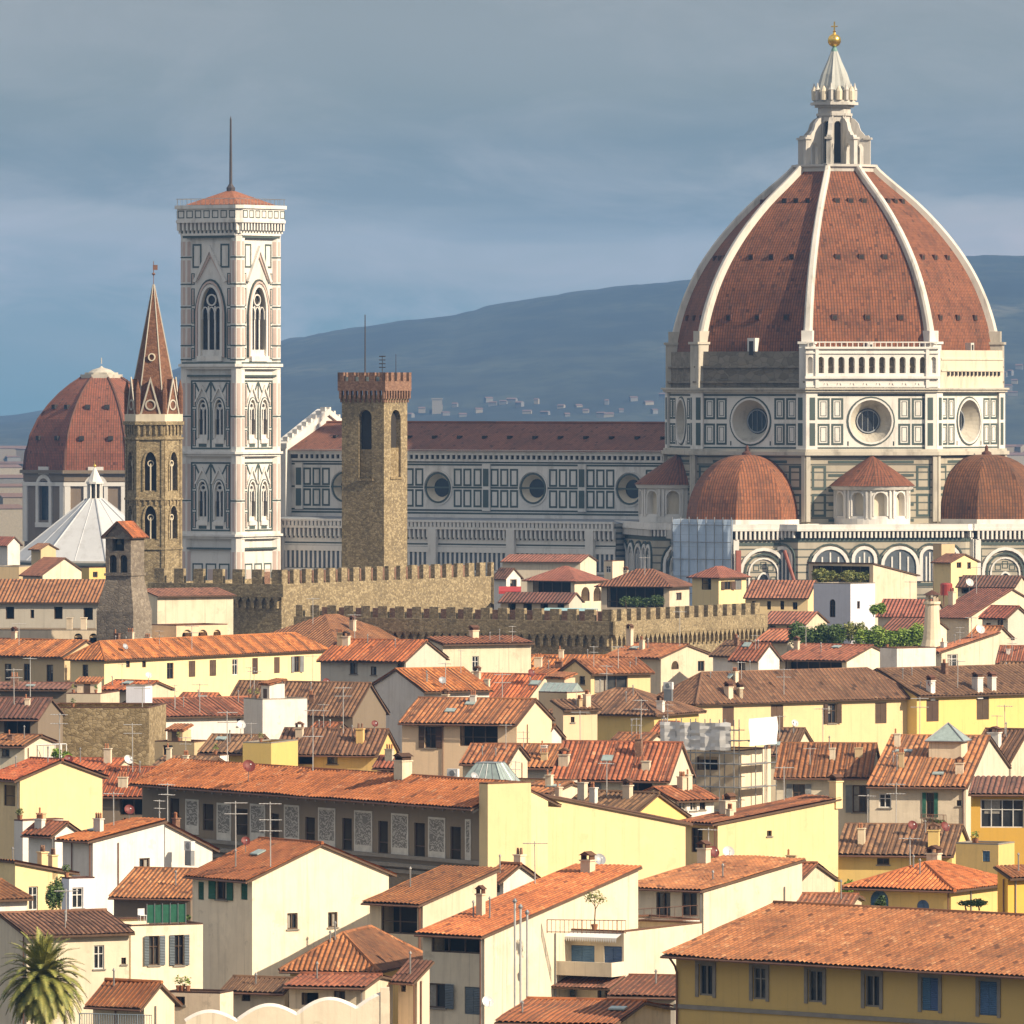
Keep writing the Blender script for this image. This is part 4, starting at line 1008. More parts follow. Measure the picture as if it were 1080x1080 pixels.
# nave
NX0, NX1, HN, HA = -26.0, -104.0, 10.6, 21.0
nv = MB(); npn = MB(); P = lambda s, z, d: (NX0-s, -HN+d, z)     # s runs west; seen from the south this is right to left
LN = NX0-NX1; holes = []; cen = [8.0+19.6*k for k in range(4)]
cen = [c for c in cen if c+3 < LN]
for c in cen: holes.append(dict(s0=c-2.35, s1=c+2.35, z0=36.9-2.35, z1=36.9+2.35, dep=1.2, arch='circle', splay=.68))
cut_wall(nv, P, 0, LN, 0, 43.2, holes, 0, 1)
nv.poly([(NX1,-HN,0),(NX1,HN,0),(NX1,HN,43.2),(NX1,-HN,43.2)]); nv.poly([(NX0,HN,0),(NX1,HN,0),(NX1,HN,43.2),(NX0,HN,43.2)])
for c in cen:
    arch_band(npn, P, c-2.35, c+2.35, 34.55, 39.25, .3, 'circle', 1, .15); arch_band(npn, P, c-2.8, c+2.8, 34.1, 39.7, .2, 'circle', 0, .2)
    for z0, z1 in ((33.6,36.6),(37.2,40.2)):
        for x in (-9.0,-6.9,-4.9,3.1,5.1,7.1):
            panel(npn, P, c+x, c+x+1.65, z0, z1, .32, 1)
    a = c+9.9-.2
    for z0, z1 in ((33.6,36.6),(37.2,40.2)): pbox(npn, P, a-.75, a+.35, z0, z1, -.42, 0, 1)
    pbox(npn, P, a-1.0, a+.6, 33.0, 41.0, -.35, 0, 0)
for z in (40.7,41.15,36.8,32.9,32.4): pbox(npn, P, 0, LN, z, z+.3, -.05, 0, 1)
for z0, z1, o, mi in ((41.4,41.8,.3,0),(41.8,42.5,.25,3),(42.5,43.0,.7,0),(43.0,43.4,1.0,0),(31.8,32.3,.3,0)): pbox(npn, P, 0, LN, z0, z1, -o, 0, mi)  # the near-black course paints shade between the cornice brackets
for k in range(int(LN/1.1)): pbox(npn, P, k*1.1, k*1.1+.4, 41.8, 42.5, -.55, -.25, 0)
nvo = nv.build('nave_wall', [MW, MCR], duomo); npn.build('nave_panelling', [MW, MG, MP, SHADE_BLACK], nvo)
for h in holes:
    m = MB(); m.poly([P(*q,1.18) for q in h['inn']]); m.build('round_window', GLASS, nvo)
nr = MB(); zr_ = 48.0
for sg in (-1,1):
    y = sg*(HN+1.3); nr.poly([(NX0+2,y,43.2),(NX1-.5,y,43.2),(NX1-.5,0,zr_),(NX0+2,0,zr_)], 0, [(0,0),(80,0),(80,12.8),(0,12.8)])
nr.tube([(NX0+2,0,zr_),(NX1-.5,0,zr_)], .3, 6)
nro = nr.build('nave_roof', tile('nave_tiles', (.19,.062,.038), (.26,.088,.05), (.32,.13,.075), .3, .5, .55), duomo)
for k in range(14):
    m = MB(); x = NX0-4-k*5.2; y = -HN*.62; z = 43.2+(HN*.38+1.3)*(zr_-43.2)/(HN+1.3); m.box(x-.3,x+.3,y-.3,y+.6,z-.1,z+.45); m.build('roof_vent', SHADE_BLACK, nro)
# aisle
ai = MB(); ap_ = MB(); P = lambda s, z, d: (NX0-4-s, -HA+d, z); LA = NX0-4-NX1
ai.box(NX1, NX0-4, -HA, -HN+.5, 0, 31.2); aio = ai.build('aisle_wall', BANDFINE, duomo)
m = MB(); m.poly([(NX0-4,-HA-.2,31.2),(NX1,-HA-.2,31.2),(NX1,-HN,31.8),(NX0-4,-HN,31.8)]); m.build('aisle_roof', LEAD, duomo)
for z0, z1, o, mi in ((31.2,31.55,.9,0),(30.0,30.4,.75,0),(26.1,27.0,.3,0),(22.7,23.1,.3,0),(20.2,20.6,.1,1),(18.6,19.0,.1,1),(17.0,17.4,.1,1)): pbox(ap_, P, 0, LA, z0, z1, -o, 0, mi)
pbox(ap_, P, 0, LA, 30.4, 31.2, -.45, -.4, 1)
for k in range(int(LA/.8)): pbox(ap_, P, k*.8, k*.8+.5, 30.4, 31.2, -.8, -.45, 0)                       # parapet of little piers
pbox(ap_, P, 0, LA, 28.3, 30.0, -.05, 0, 3); pbox(ap_, P, 0, LA, 27.1, 28.3, -.03, 0, 0); pbox(ap_, P, 0, LA, 27.35, 27.6, -.07, -.03, 1)  # near-black backing paints the shaded gaps behind the aisle corbels
for k in range(int(LA/.92)): 
    pbox(ap_, P, k*.92, k*.92+.4, 28.6, 30.0, -.6, -.05, 0); pbox(ap_, P, k*.92-.03, k*.92+.43, 28.3, 28.8, -.3, -.05, 0)   # corbels
pbox(ap_, P, 0, LA, 23.1, 26.6, -.06, 0, 1)
for k in range(int(LA/.95)):
    pbox(ap_, P, k*.95, k*.95+.42, 23.2, 26.1, -.18, -.05, 0); pbox(ap_, P, k*.95+.5, k*.95+.87, 23.4, 25.9, -.10, -.05, 2)
for k in range(6): pbox(ap_, P, k*16+4, k*16+5.6, 0, 30, -.85, 0, 0)
ap_.build('aisle_panelling', [MW, MG, SH['slate'], SHADE_BLACK], aio)
# facade gable peeping out left of the tower
m = MB(); x = NX1
m.extrude([(x,-HN-1.8,0),(x,HN+1.8,0),(x,HN+1.8,43.6),(x,0,49.2),(x,-HN-1.8,43.6)], (-1.6,0,0)); fo = m.build('facade', MW, duomo)
m = MB()
for sg in (-1,1):
    m.extrude([(x+.5,sg*(HN+2.2),43.5),(x+.5,sg*(HN+2.2),44.4),(x+.5,0,50.3),(x+.5,0,49.3)], (-2.6,0,0))
    for k in range(9): t = (k+.5)/9; y = sg*(HN+2)*(1-t); z = 44.4+5.8*t; m.box(x-.8,x+.2,y-.22,y+.22,z-.1,z+.75)
m.build('gable_cresting', MW, fo)

# scaffold sheeting wrapped round the south tribune
sc_m = bpy.data.materials.new('scaffold_sheet'); nt, b = nodes(sc_m)
vv = coords(nt); sxyz = nn(nt, 'ShaderNodeSeparateXYZ', {0: vv})
gz = rng(nt, mth(nt,'ABSOLUTE', mth(nt,'SUBTRACT', mth(nt,'FRACT', mth(nt,'MULTIPLY', sxyz.outputs[2], .5)), .5)), .45, .5, 0, .35)
col = mix(nt, rng(nt, noise(nt, coords(nt,(1,1,.3)), .5, 5), .35, .65), (.58,.68,.80), (.45,.56,.70)); col = mix(nt, gz, col, (.25,.33,.42))
nt.links.new(col, b.inputs['Base Color']); b.inputs['Roughness'].default_value = .6; bump(nt, b, noise(nt, coords(nt,(1,1,.25)), .8, 4), .6, .2)
D4 = math.radians(-TH)
def loc2w(x, y, z): return Vector((DC.x+x*math.cos(D4)-y*math.sin(D4), DC.y+x*math.sin(D4)+y*math.cos(D4), z))
scf = thing('scaffolding', 'scaffolding wrapped in pale blue sheeting against the left small dome', 'scaffolding', loc2w(0,-27.3,0), D4)
hwt = TA*math.tan(math.pi/8)
m = MB(); P = octP(TA+1.1, S); hx = hwt+.4
hx0, hx1 = -hx-.3, hx+.2; G = 14
for i in range(G):
    for j in range(10):
        a, b2 = hx0+(hx1-hx0)*i/G, hx0+(hx1-hx0)*(i+1)/G; c, d = 12+20.5*j/10, 12+20.5*(j+1)/10
        q = lambda s, z: P(s, z, -.18*math.sin(s*1.3+z*.5)-.12*mnoise.noise((s,z,2)))
        m.poly([q(a,c),q(b2,c),q(b2,d),q(a,d)])
m.poly([P(hx0,12,0),P(hx0,12,3),P(hx0,32.5,3),P(hx0,32.5,0)])
m.build('sheeting', sc_m, scf)
m = MB()
for i in range(8): s = hx0+(hx1-hx0)*i/7; m.tube([P(s,0,-.35),P(s,32.9,-.35)], .08, 5)
for j in range(8): m.tube([P(hx0,12+j*2.8,-.35),P(hx1,12+j*2.8,-.35)], .06, 5)
m.build('poles', METAL, scf)
scf2 = thing('scaffolding', 'dark open pole scaffolding with decks right of the blue sheeting', 'scaffolding', loc2w(0,-27.3,0), D4)
m = MB(); P = octP(TA+2.2, SE); P3 = octP(TA+1.0, SE)
for i in range(8):
    s = -hwt+3+(2*hwt-2)*i/7
    for q in (P, P3): m.tube([q(s,0,0),q(s,20.5+(1.5 if i % 2 else 0),0)], .09, 5)
for j in range(6):
    for q in (P, P3): m.tube([q(-hwt+2.6,11+j*1.9,0),q(hwt+1.2,11+j*1.9,0)], .07, 5)
m.build('poles', METAL, scf2)
m = MB()
for z in (12.8,16.6,20.0): pbox(m, P, -hwt+2.8, hwt+1, z, z+.14, 0, 1.2)
m.build('deck', WOOD, scf2)
m = MB(); m.tube([P(hwt-2.2,27.5,-.5), P(hwt+1.9,14.5,-1.2)], .3, 8); m.build('rubbish_chute', flat('red_chute', (.30,.09,.06), .6), scf2)
m = MB(); P4 = octP(TA+1.6, SE); pbox(m, P4, -hwt+.1, -hwt+.9, 8, 27.5, -.5, .4); m.build('hoist_mast', flat('red_chute', (.3,.09,.06)), scf2)

# ------------------------------------------------------------------ the bell tower beside it
cc = at(252, HOR, 1425); e1 = Vector((math.cos(D4), math.sin(D4), 0)); e2 = Vector((-math.sin(D4), math.cos(D4), 0)); HWC = 6.25
ccen = Vector((cc.x, cc.y, 0))-e1*HWC+e2*HWC
camp = thing('bell_tower', 'tall square white marble bell tower with gothic windows and low tiled roof', 'bell tower', ccen, D4)
core = MB(); tr = MB(); wins = []
def faceP(k, hw): return octP(hw, -90+90*k)
for k in range(4):
    P = faceP(k, 5.75); hs = []
    if k in (0, 1):
        hs.append(dict(s0=-2.05, s1=2.05, z0=59.6, z1=71.2, dep=.6, arch='pointed'))
        for z0, z1 in ((45.4,52.0),(31.4,38.0)):
            for c in (-1.75, 1.75): hs.append(dict(s0=c-.9, s1=c+.9, z0=z0, z1=z1, dep=.45, arch='pointed'))
    cut_wall(core, P, -5.75, 5.75, 0, 80, hs, 0, 2); wins.append((P, hs))
    if k not in (0,1): continue
    # belfry stage: three light window in a deep gabled arch
    arch_band(tr, P, -2.05, 2.05, 59.2, 71.2, .5, 'pointed', 0, .3); arch_band(tr, P, -2.7, 2.7, 59.2, 71.9, .35, 'pointed', 2, .38); arch_band(tr, P, -3.1, 3.1, 59.2, 72.4, .18, 'pointed', 1, .36)
    for sg in (-1,1):
        tr.extrude([P(sg*3.5,72.2,-.0),P(sg*3.0,72.0,0),P(0,77.3,0),P(0,78.3,0)], Vector(P(0,0,-.55))-Vector(P(0,0,0)), 0)
        tr.extrude([P(sg*3.0,72.5,0),P(sg*2.5,72.5,0),P(0,76.4,0),P(0,77.2,0)], Vector(P(0,0,-.3))-Vector(P(0,0,0)), 2)
        for z0, z1 in ((74.5,78.6),): panel(tr, P, min(sg*2.0,sg*3.9), max(sg*2.0,sg*3.9), z0, z1, .3, 1)
        a, b2 = sorted((sg*3.45,sg*4.15))
        for z0, z1 in ((58.9,60.8),(61.2,64.6),(65,67.6),(68,71),(71.6,73.6)): panel(tr, P, a, b2, z0, z1, .16, 1); pbox(tr, P, a+.22, b2-.22, z0+.3, z1-.3, -.07, 0, 2)
    pbox(tr, P, -2.6, 2.6, 58.5, 59.4, -.6, 0, 0)
    for z0, z1 in ((45.4,52.0),(31.4,38.0)):
        zb, zt = z0-1.9, z1+3.3
        panel(tr, P, -4.2, 4.2, zb, zt, .28, 1, .08); pbox(tr, P, -.14, .14, zb, zt, -.09, 0, 1)
        for c in (-1.75,1.75):
            arch_band(tr, P, c-.9, c+.9, z0, z1, .26, 'pointed', 0, .2); arch_band(tr, P, c-1.22, c+1.22, z0-.3, z1+.3, .1, 'pointed', 1, .2)
            for sg in (-1,1): tr.extrude([P(c+sg*1.6,z1-.4,0),P(c+sg*1.3,z1-.4,0),P(c,z1+1.9,0),P(c,z1+2.5,0)], Vector(P(0,0,-.3))-Vector(P(0,0,0)), 0); tr.extrude([P(c+sg*1.75,z1+2.9,0),P(c+sg*1.45,z1+2.9,0),P(c+sg*.5,z1+1.2,0),P(c+sg*.8,z1+1.2,0)], Vector(P(0,0,-.1))-Vector(P(0,0,0)), 1)
            pbox(tr, P, c-1.1, c+1.1, z0-.9, z0-.1, -.25, 0, 0); pbox(tr, P, c-.8, c+.8, z0-1.5, z0-1.0, -.07, 0, 1)
        for sg in (-1,1):
            a, b2 = sorted((sg*3.2,sg*3.85)); 
            for q0, q1 in ((zb+.5,z0+1.4),(z0+1.7,z1-1.6),(z1-1.3,zt-.5)): panel(tr, P, a, b2, q0, q1, .15, 1); pbox(tr, P, a+.2, b2-.2, q0+.3, q1-.3, -.06, 0, 2)
    for c in (-2.8,0,2.8): panel(tr, P, c-1.1, c+1.1, 15.5, 24.0, .25, 1); pbox(tr, P, c-.6, c+.6, 16.5, 23.0, -.12, 0, 2)
cob = core.build('shaft', [MW, MG, MCR], camp)
# corner buttresses
for sx in (-1,1):
    for sy in (-1,1):
        m = MB(); cx, cy = sx*5.25, sy*5.25; m.prism(octpts(1.15, 8, 22.5, cx, cy), 0, 80.2, 0)
        for dg in range(0, 360, 45):
            P = octP(1.15, dg, cx, cy)
            for z0, z1 in ((59.2,60.9),(61.4,64.2),(65,67.4),(68.2,71.2),(72.1,75.8),(76.6,79.0),(44,48.8),(49.4,54.8),(29.5,34.4),(35,41),(16,26)):
                pbox(m, P, -.27, .27, z0, z1, -.05, 0, 2)
            for z in (61.1,64.5,67.7,71.6,76.2,58.7,49.0,34.6): pbox(m, P, -.5, .5, z, z+.22, -.07, 0, 1)
        m.build('corner_buttress', [MW, MG, MP], cob)
for z0, z1, o, mi in ((57.2,57.6,.35,0),(57.6,58.1,.7,0),(58.1,58.4,.4,1),(55.9,56.2,.15,1),(42.3,42.7,.35,0),(42.7,43.1,.7,0),(28.2,28.6,.35,0),(28.6,29.0,.7,0),(26.4,26.7,.2,1),(13.5,14.2,.6,0),(79.6,80.0,.3,1),(71.6,71.8,.02,1),(64.5,64.7,.02,1)):
    h_ = 6.15+o; ch = 1.0; pts = [(-h_+ch,-h_),(h_-ch,-h_),(h_,-h_+ch),(h_,h_-ch),(h_-ch,h_),(-h_+ch,h_),(-h_,h_-ch),(-h_,-h_+ch)]
    if o < .1:
        continue
    tr.prism(pts, z0, z1, mi)
tr.build('tracery_relief', [MW, MG, MP], cob)
for P, hs in wins:
    for h in hs:
        big = h['z0'] > 55; m = MB(); m.poly([P(*q, h['dep']-.01) for q in h['inn']]); wo_ = m.build('gothic_window', SHADE_BLACK, cob)
        m = MB(); c = (h['s0']+h['s1'])/2
        for s in ((-.68,.68) if big else (0,)): pbox(m, P, c+s-.14, c+s+.14, h['z0'], h['z1']-(3.2 if big else 1.4), .2, .4)
        n_ = 3 if big else 2; w = (h['s1']-h['s0'])/n_
        zt = h['z1']-(4.0 if big else 1.9)
        for i in range(n_): arch_band(m, lambda s,z,d,P=P: P(s,z,d+.4), h['s0']+i*w+.12, h['s0']+(i+1)*w-.12, zt-1.5, zt+.5, .16, 'pointed', 0, .3)
        r0 = .8 if big else .42; zc = h['z1']-(2.2 if big else 1.15)
        arch_band(m, lambda s,z,d,P=P: P(s,z,d+.4), c-r0, c+r0, zc-r0, zc+r0, .22, 'circle', 0, .3)
        pbox(m, P, h['s0'], h['s1'], h['z0'], h['z0']+(.9 if big else .6), .15, .4)
        m.build('tracery', MW, wo_)
# crown
m = MB()
for z0, z1, h_ in ((80.0,80.4,6.6),(82.2,82.7,7.15),(82.7,84.6,7.0),(84.6,85.2,7.3)):
    ch = 1.0; m.prism([(-h_+ch,-h_),(h_-ch,-h_),(h_,-h_+ch),(h_,h_-ch),(h_-ch,h_),(-h_+ch,h_),(-h_,h_-ch),(-h_,-h_+ch)], z0, z1)
m.prism([(-6.2,-6.2),(6.2,-6.2),(6.2,6.2),(-6.2,6.2)], 80.4, 82.2, 1)
for k in range(4):
    P = faceP(k, 6.2)
    for i in range(15): x = -6+i*12/14; pbox(m, P, x-.2, x+.2, 80.9, 82.2, -.7, 0, 0); pbox(m, P, x-.2, x+.2, 80.4, 80.95, -.35, 0, 0)
    for i in range(7): x = -5.4+i*1.8; panel(m, faceP(k,7.0), x-.65, x+.65, 83.0, 84.3, .14, 1, .05)
cro = m.build('crown', [MW, MG], camp)
m = MB(); 
for k in range(4):
    P = faceP(k, 6.7)
    for i in range(14): x = -6.4+i*12.8/13; m.tube([P(x,85.2,0),P(x,86.3,0)], .04, 4)
    m.tube([P(-6.7,86.3,0),P(6.7,86.3,0)], .05, 4)
m.build('railing', METAL, cro)
m = MB(); c = [(-5.6,-5.6),(5.6,-5.6),(5.6,5.6),(-5.6,5.6)]
for k in range(4): a, b2 = c[k], c[(k+1)%4]; m.poly([(*a,85.3),(*b2,85.3),(0,0,88.0)], 0, [(0,0),(11.2,0),(5.6,6.3)])
m.build('roof', TILE['red'], cro)
m = MB(); m.lathe([(.7,87.5),(.75,88.3),(.5,88.6),(.27,89),(.22,94),(.15,100),(.02,100.6)], 8); m.build('mast', flat('dark_iron', (.07,.06,.06), .6, .3), cro)

# ------------------------------------------------------------------ the fortified palace tower
def crenel(m, P, L, z0, z1, zm, w, gap, th, mi=0):
    x = 0
    while x < L-.1:
        pbox(m, P, x, min(x+w, L), z1, zm, 0, th, mi); x += w+gap
BA = 29.0
bt0 = at(405, HOR, 1140); barg = thing('palace_tower', 'brown stone medieval tower with brick battlements and tall blocked belfry arches', 'tower', (bt0.x, bt0.y, 0), -R_(BA))
sL_ = 6.65; sR_ = 6.4
PL = lambda s, z, d: (-s, d, z); PR = lambda s, z, d: (-d, s, z)
m = MB(); hl = [dict(s0=1.95, s1=3.95, z0=41.6, z1=51.0, dep=.7, arch='round')]; hr = [dict(s0=1.9, s1=4.6, z0=41.8, z1=51.0, dep=.7, arch='round')]
cut_wall(m, PL, 0, sL_, 0, 53, hl); cut_wall(m, PR, 0, sR_, 0, 53, hr); m.poly([(-sL_,0,0),(-sL_,sR_,0),(-sL_,sR_,53),(-sL_,0,53)]); m.poly([(-sL_,sR_,0),(0,sR_,0),(0,sR_,53),(-sL_,sR_,53)])
bsh = m.build('shaft', WALL['pietra'], barg)
for PP, h in ((PL, hl[0]), (PR, hr[0])):
    m = MB(); m.poly([PP(*q, .69) for q in h['inn']]); o = m.build('belfry_arch', SHADE_BLACK, bsh)
    m = MB(); pbox(m, PP, h['s0'], h['s1'], h['z0'], h['z0']+4.0, .35, .68); pbox(m, PP, h['s0']-.25, h['s1']+.25, h['z0']-.3, h['z0'], -.15, .1); m.build('brick_infill', WALL['rubble'], o)
m = MB(); o = .42; x0, x1, y0, y1 = -sL_-o, o, -o, sR_+o
m.box(x0,x1,y0,y1,53.6,54.9)
for PP, LL in ((lambda s,z,d: (x1-s,y0+d,z), x1-x0), (lambda s,z,d: (x1-d,y0+s,z), y1-y0)):
    crenel(m, PP, LL, 0, 54.9, 56.1, .92, .72, .45)
    n_ = 10; 
    for i in range(n_): x = LL*(i+.5)/n_; pbox(m, PP, x-.16, x+.16, 52.5, 53.6, .0, .6); pbox(m, PP, x-.16, x+.16, 52.0, 52.6, .3, .6)
for yy in (y1-.45,): 
    for i in range(5): m.box(x0+i*1.64, x0+i*1.64+.92, yy, y1, 54.9, 56.1)
for i in range(5): m.box(x0, x0+.45, y0+i*1.6, y0+i*1.6+.92, 54.9, 56.1)
cb = m.build('battlements', BRICK, barg)
m = MB(); m.box(x0+.8,x1-.8,y0+.8,y1-.8,54.9,55.5); m.build('roof_hut', flat('pale_green_metal', (.45,.60,.60), .5), cb)
for px, z1_, r_ in ((364,64,.13),(388,58.4,.08),(407,58.6,.07)):
    q = at(px, HOR, 1139); d_ = (q-Vector((bt0.x,bt0.y,q.z))); lx = d_.x*math.cos(R_(BA))-d_.y*math.sin(R_(BA)); m = MB(); m.tube([(lx,2.0,55),(lx,2.0,z1_)], [r_*.8,r_*.5], 6)
    if px == 388:
        for k in range(4): m.tube([(lx-.5,2,58.3-k*.5),(lx+.5,2,58.3-k*.5)], .07, 4)
    m.build('mast', MATS['dark_iron'], cb)

BAW = 30.0
def walls(name, label, xc, e, Y, xl, xr, zdown, w=1.5, gap=1.55, mh=1.9, corb=False, mat='pietra', corb_r=False):
    C = at(xc, e, Y); ca, sa = math.cos(R_(BAW)), math.sin(R_(BAW)); o = thing(name, label, 'palace', (C.x,C.y,0), -R_(BAW))
    k = (xl-CX)/F; L = (C.x-k*C.y)/(ca+k*sa); k = (xr-CX)/F; R = (k*C.y-C.x)/(sa-k*ca); zt = C.z
    m = MB(); th = .8
    m.box(-L,0,0,th,0,zt-mh); m.box(-th,0,th,R,0,zt-mh); m.box(-L,0,R-th,R,0,zt-mh); m.box(-L,-L+th,th,R-th,0,zt-mh); m.box(-L+th,-th,th,R-th,0,zt-mh-1.6)
    wl_ = m.build('wall', WALL[mat], o)
    for PP, LL in ((PL, L), (PR, R)):
        x = 0
        while x < LL-.3:
            b = MB(); pbox(b, PP, x, min(x+w, LL), zt-mh, zt, 0, th*.8); b.build('merlon', WALL[mat], wl_); x += w+gap
    ip = MB(); x = -L+1.5
    while x < -1.5: ip.box(x, x+w, 3.6, 4.1, zt-mh-.2, zt-.35); x += w+gap
    y = 1.5
    while y < R-2: ip.box(-4.1, -3.6, y, y+w, zt-mh-.2, zt-.35); y += w+gap
    ip.box(-L+.8, -4.1, 3.6, 4.1, zt-mh-2, zt-mh-.2); ip.box(-4.1, -3.6, 3.6, R-.8, zt-mh-2, zt-mh-.2); ip.build('inner_parapet', BRICK, wl_)
    for f, PP, LL in ((corb, PL, L), (corb_r, PR, R)):
        if not f: continue
        m = MB(); z1 = zt-mh-1.7; pbox(m, PP, -.55, LL, z1, zt-mh, -.55, 0)
        n_ = int(LL/1.15); 
        for i in range(n_):
            c = LL*(i+.5)/n_; pbox(m, PP, c-.18, c+.18, z1-1.5, z1, -.5, 0)
            # little arch heads
            for sg in (-1,1): m.extrude([PP(c+sg*.18,z1-.7,-.5),PP(c+sg*.18,z1,-.5),PP(c+sg*LL/n_/2,z1,-.5)], Vector(PP(0,0,0))-Vector(PP(0,0,-.5)))
        m.build('corbel_arches', WALL[mat], wl_)
    return o, C, L, R
walls('battlemented_palace', 'golden stone battlemented palace wall below the medieval tower', 297, 601, 1100, 158, 521, 0, corb=True)
walls('battlemented_palace', 'lower battlemented palace range, dark left side with brick merlons and lit right side', 645, 643, 1060, 312, 806, 0, w=1.35, gap=1.2, mh=1.5, corb=True, corb_r=True, mat='pietra')

# ------------------------------------------------------------------ abbey spire
ac = at(162, HOR, 1150); abb = thing('abbey_tower', 'slim six sided stone bell tower with a pointed brick spire', 'bell tower', (ac.x, ac.y, 0), 0)
HX = [-95+60*k for k in range(6)]; apo = 3.35; hw = apo*math.tan(math.pi/6)
m = MB(); allh = []; rl = MB()
for d in HX:
    P = octP(apo, d); hs = [dict(s0=-.85, s1=.85, z0=39.9, z1=45.2, dep=.6, arch='pointed'), dict(s0=-.85, s1=.85, z0=33.3, z1=37.8, dep=.6, arch='pointed')]
    cut_wall(m, P, -hw, hw, 0, 49.0, hs); allh += [(P,h) for h in hs]
    pbox(rl, P, -hw-.15, hw+.15, 48.9, 49.4, -.35, .1); pbox(rl, P, -hw-.1, hw+.1, 46.9, 47.2, -.25, 0); pbox(rl, P, -hw-.1, hw+.1, 38.6, 38.9, -.2, 0); pbox(rl, P, -hw-.1, hw+.1, 31.8, 32.1, -.2, 0)
    for i in range(5): x = -hw+.35+i*(2*hw-.7)/4; pbox(rl, P, x-.14, x+.14, 47.6, 48.9, -.25, 0); 
    for i in range(5): x = -hw+.35+i*(2*hw-.7)/4; pbox(rl, P, x-.12, x+.12, 37.9, 38.6, -.18, 0)
    for sg in (-1,1): a, b2 = sorted((sg*hw, sg*(hw-.42))); pbox(rl, P, a, b2, 28, 47, -.12, 0)
    arch_band(rl, P, -.85, .85, 39.9, 45.2, .22, 'pointed', 0, .15); arch_band(rl, P, -.85, .85, 33.3, 37.8, .22, 'pointed', 0, .15)
ash = m.build('shaft', WALL['pietra'], abb); rl.build('stone_relief', WALL['pietra'], ash)
for P, h in allh:
    m = MB(); m.poly([P(*q,.59) for q in h['inn']]); o = m.build('belfry_window', SHADE_BLACK, ash)
    m = MB(); pbox(m, P, -.09, .09, h['z0'], h['z1']-1.6, .2, .38); arch_band(m, lambda s,z,d,P=P: P(s,z,d+.4), -.32, .32, h['z1']-1.9, h['z1']-1.26, .12, 'circle', 0, .2); m.build('colonnette', MCR, o)
m = MB(); m.prism(octpts(apo+.15, 6, -65), 49.4, 50.4); m.build('pale_band', MCR, abb)
SPT = stone('spire_brick', (.11,.048,.026), (.16,.07,.036), (.21,.10,.055), 2.5, .3)
m = MB(); Rb = (apo-.25)/math.cos(math.pi/6); hp = [(Rb*math.cos(R_(-65+60*k)), Rb*math.sin(R_(-65+60*k))) for k in range(6)]
for k in range(6): a, b2 = hp[k], hp[(k+1)%6]; m.poly([(*a,50.4),(*b2,50.4),(b2[0]*.03,b2[1]*.03,68.2),(a[0]*.03,a[1]*.03,68.2)])
spo = m.build('spire', SPT, abb)
m = MB()
for a in hp: m.tube([(a[0],a[1],50.4),(a[0]*.03,a[1]*.03,68.2)], [.11,.07], 5)
m.build('spire_edging', MS, spo)
for d in HX:
    P = octP(apo-.1, d); m = MB(); m.extrude([P(-1.35,50.4,0),P(1.35,50.4,0),P(0,55.2,0)], Vector(P(0,0,1.6))-Vector(P(0,0,0)), 0)
    gb = m.build('gable', SPT, abb); m = MB(); arch_band(m, P, -.55, .55, 51.1, 52.2, .2, 'circle', 0, .12)
    for sg in (-1,1): m.extrude([P(sg*1.45,50.4,0),P(sg*1.2,50.4,0),P(0,54.8,0),P(0,55.5,0)], Vector(P(0,0,-.15))-Vector(P(0,0,0)))
    m.build('rosette', MS, gb)
    q = Vector(P(hw-.02, 50.4, .1)); m = MB(); m.lathe([(.38,50.4),(.38,53.2),(.42,53.3),(.02,55.2)], 6, (q.x,q.y)); m.build('corner_pinnacle', SPT, abb)
P = octP(2.0, HX[0]); m = MB(); arch_band(m, octP(1.65,HX[0]), -.35, .35, 57.8, 58.6, .15, 'circle', 0, .5); m.build('spire_eye', MCR, spo)
m = MB(); m.tube([(0,0,68),(0,0,71.4)], .05, 5); m.lathe([(.02,69.4),(.28,69.65),(.02,69.9)], 8); m.box(-.1,.55,-.03,.03,70.2,70.9); m.build('weather_vane', RUST, spo)

# ------------------------------------------------------------------ far church dome at the left
lc = at(107, HOR, 1750); slo = thing('church_dome', 'big plain dark red octagonal church dome in the left background', 'church', (lc.x, lc.y, 0), R_(-1.5))
m = MB(); da = 15.6; allh = []; rl = MB(); sd = da*math.tan(math.pi/8)
for d in range(0, 360, 45):
    P = octP(da, d); h = dict(s0=-1.7, s1=1.7, z0=26.5, z1=35.2, dep=.8, arch='round'); cut_wall(m, P, -sd, sd, 0, 36.6, [h]); allh.append((P,h))
    arch_band(rl, P, -1.7, 1.7, 26.0, 35.2, .8, 'round', 0, .35); pbox(rl, P, -2.6, 2.6, 25.0, 26.0, -.4, 0, 0); pbox(rl, P, -1.6, 1.6, 36.0, 37.6, -.4, 0.5, 0)
    for sg in (-1,1): a, b2 = sorted((sg*sd, sg*(sd-1.2))); pbox(rl, P, a, b2, 22, 34.0, -.4, 0, 0)
    pbox(rl, P, -sd-.2, sd+.2, 33.6, 34.4, -.45, 0, 0); pbox(rl, P, -sd-.5, sd+.5, 36.2, 36.9, -.9, .3, 1); pbox(rl, P, -sd-.1, sd+.1, 34.6, 36.2, -.25, 0, 1)
sw = m.build('drum', WALL['brown'], slo); rl.build('stone_trim', [MW, WALL['brown']], sw)
for P, h in allh: m = MB(); m.poly([P(*q,.79) for q in h['inn']]); m.build('arched_window', GLASS, sw)
m = MB(); pr = None
pp = [(36.8,17.0),(40.5,16.6),(44,15.6),(47.4,13.9),(50.4,11.6),(52.8,9.2),(54.6,6.9),(56.2,4.4)]
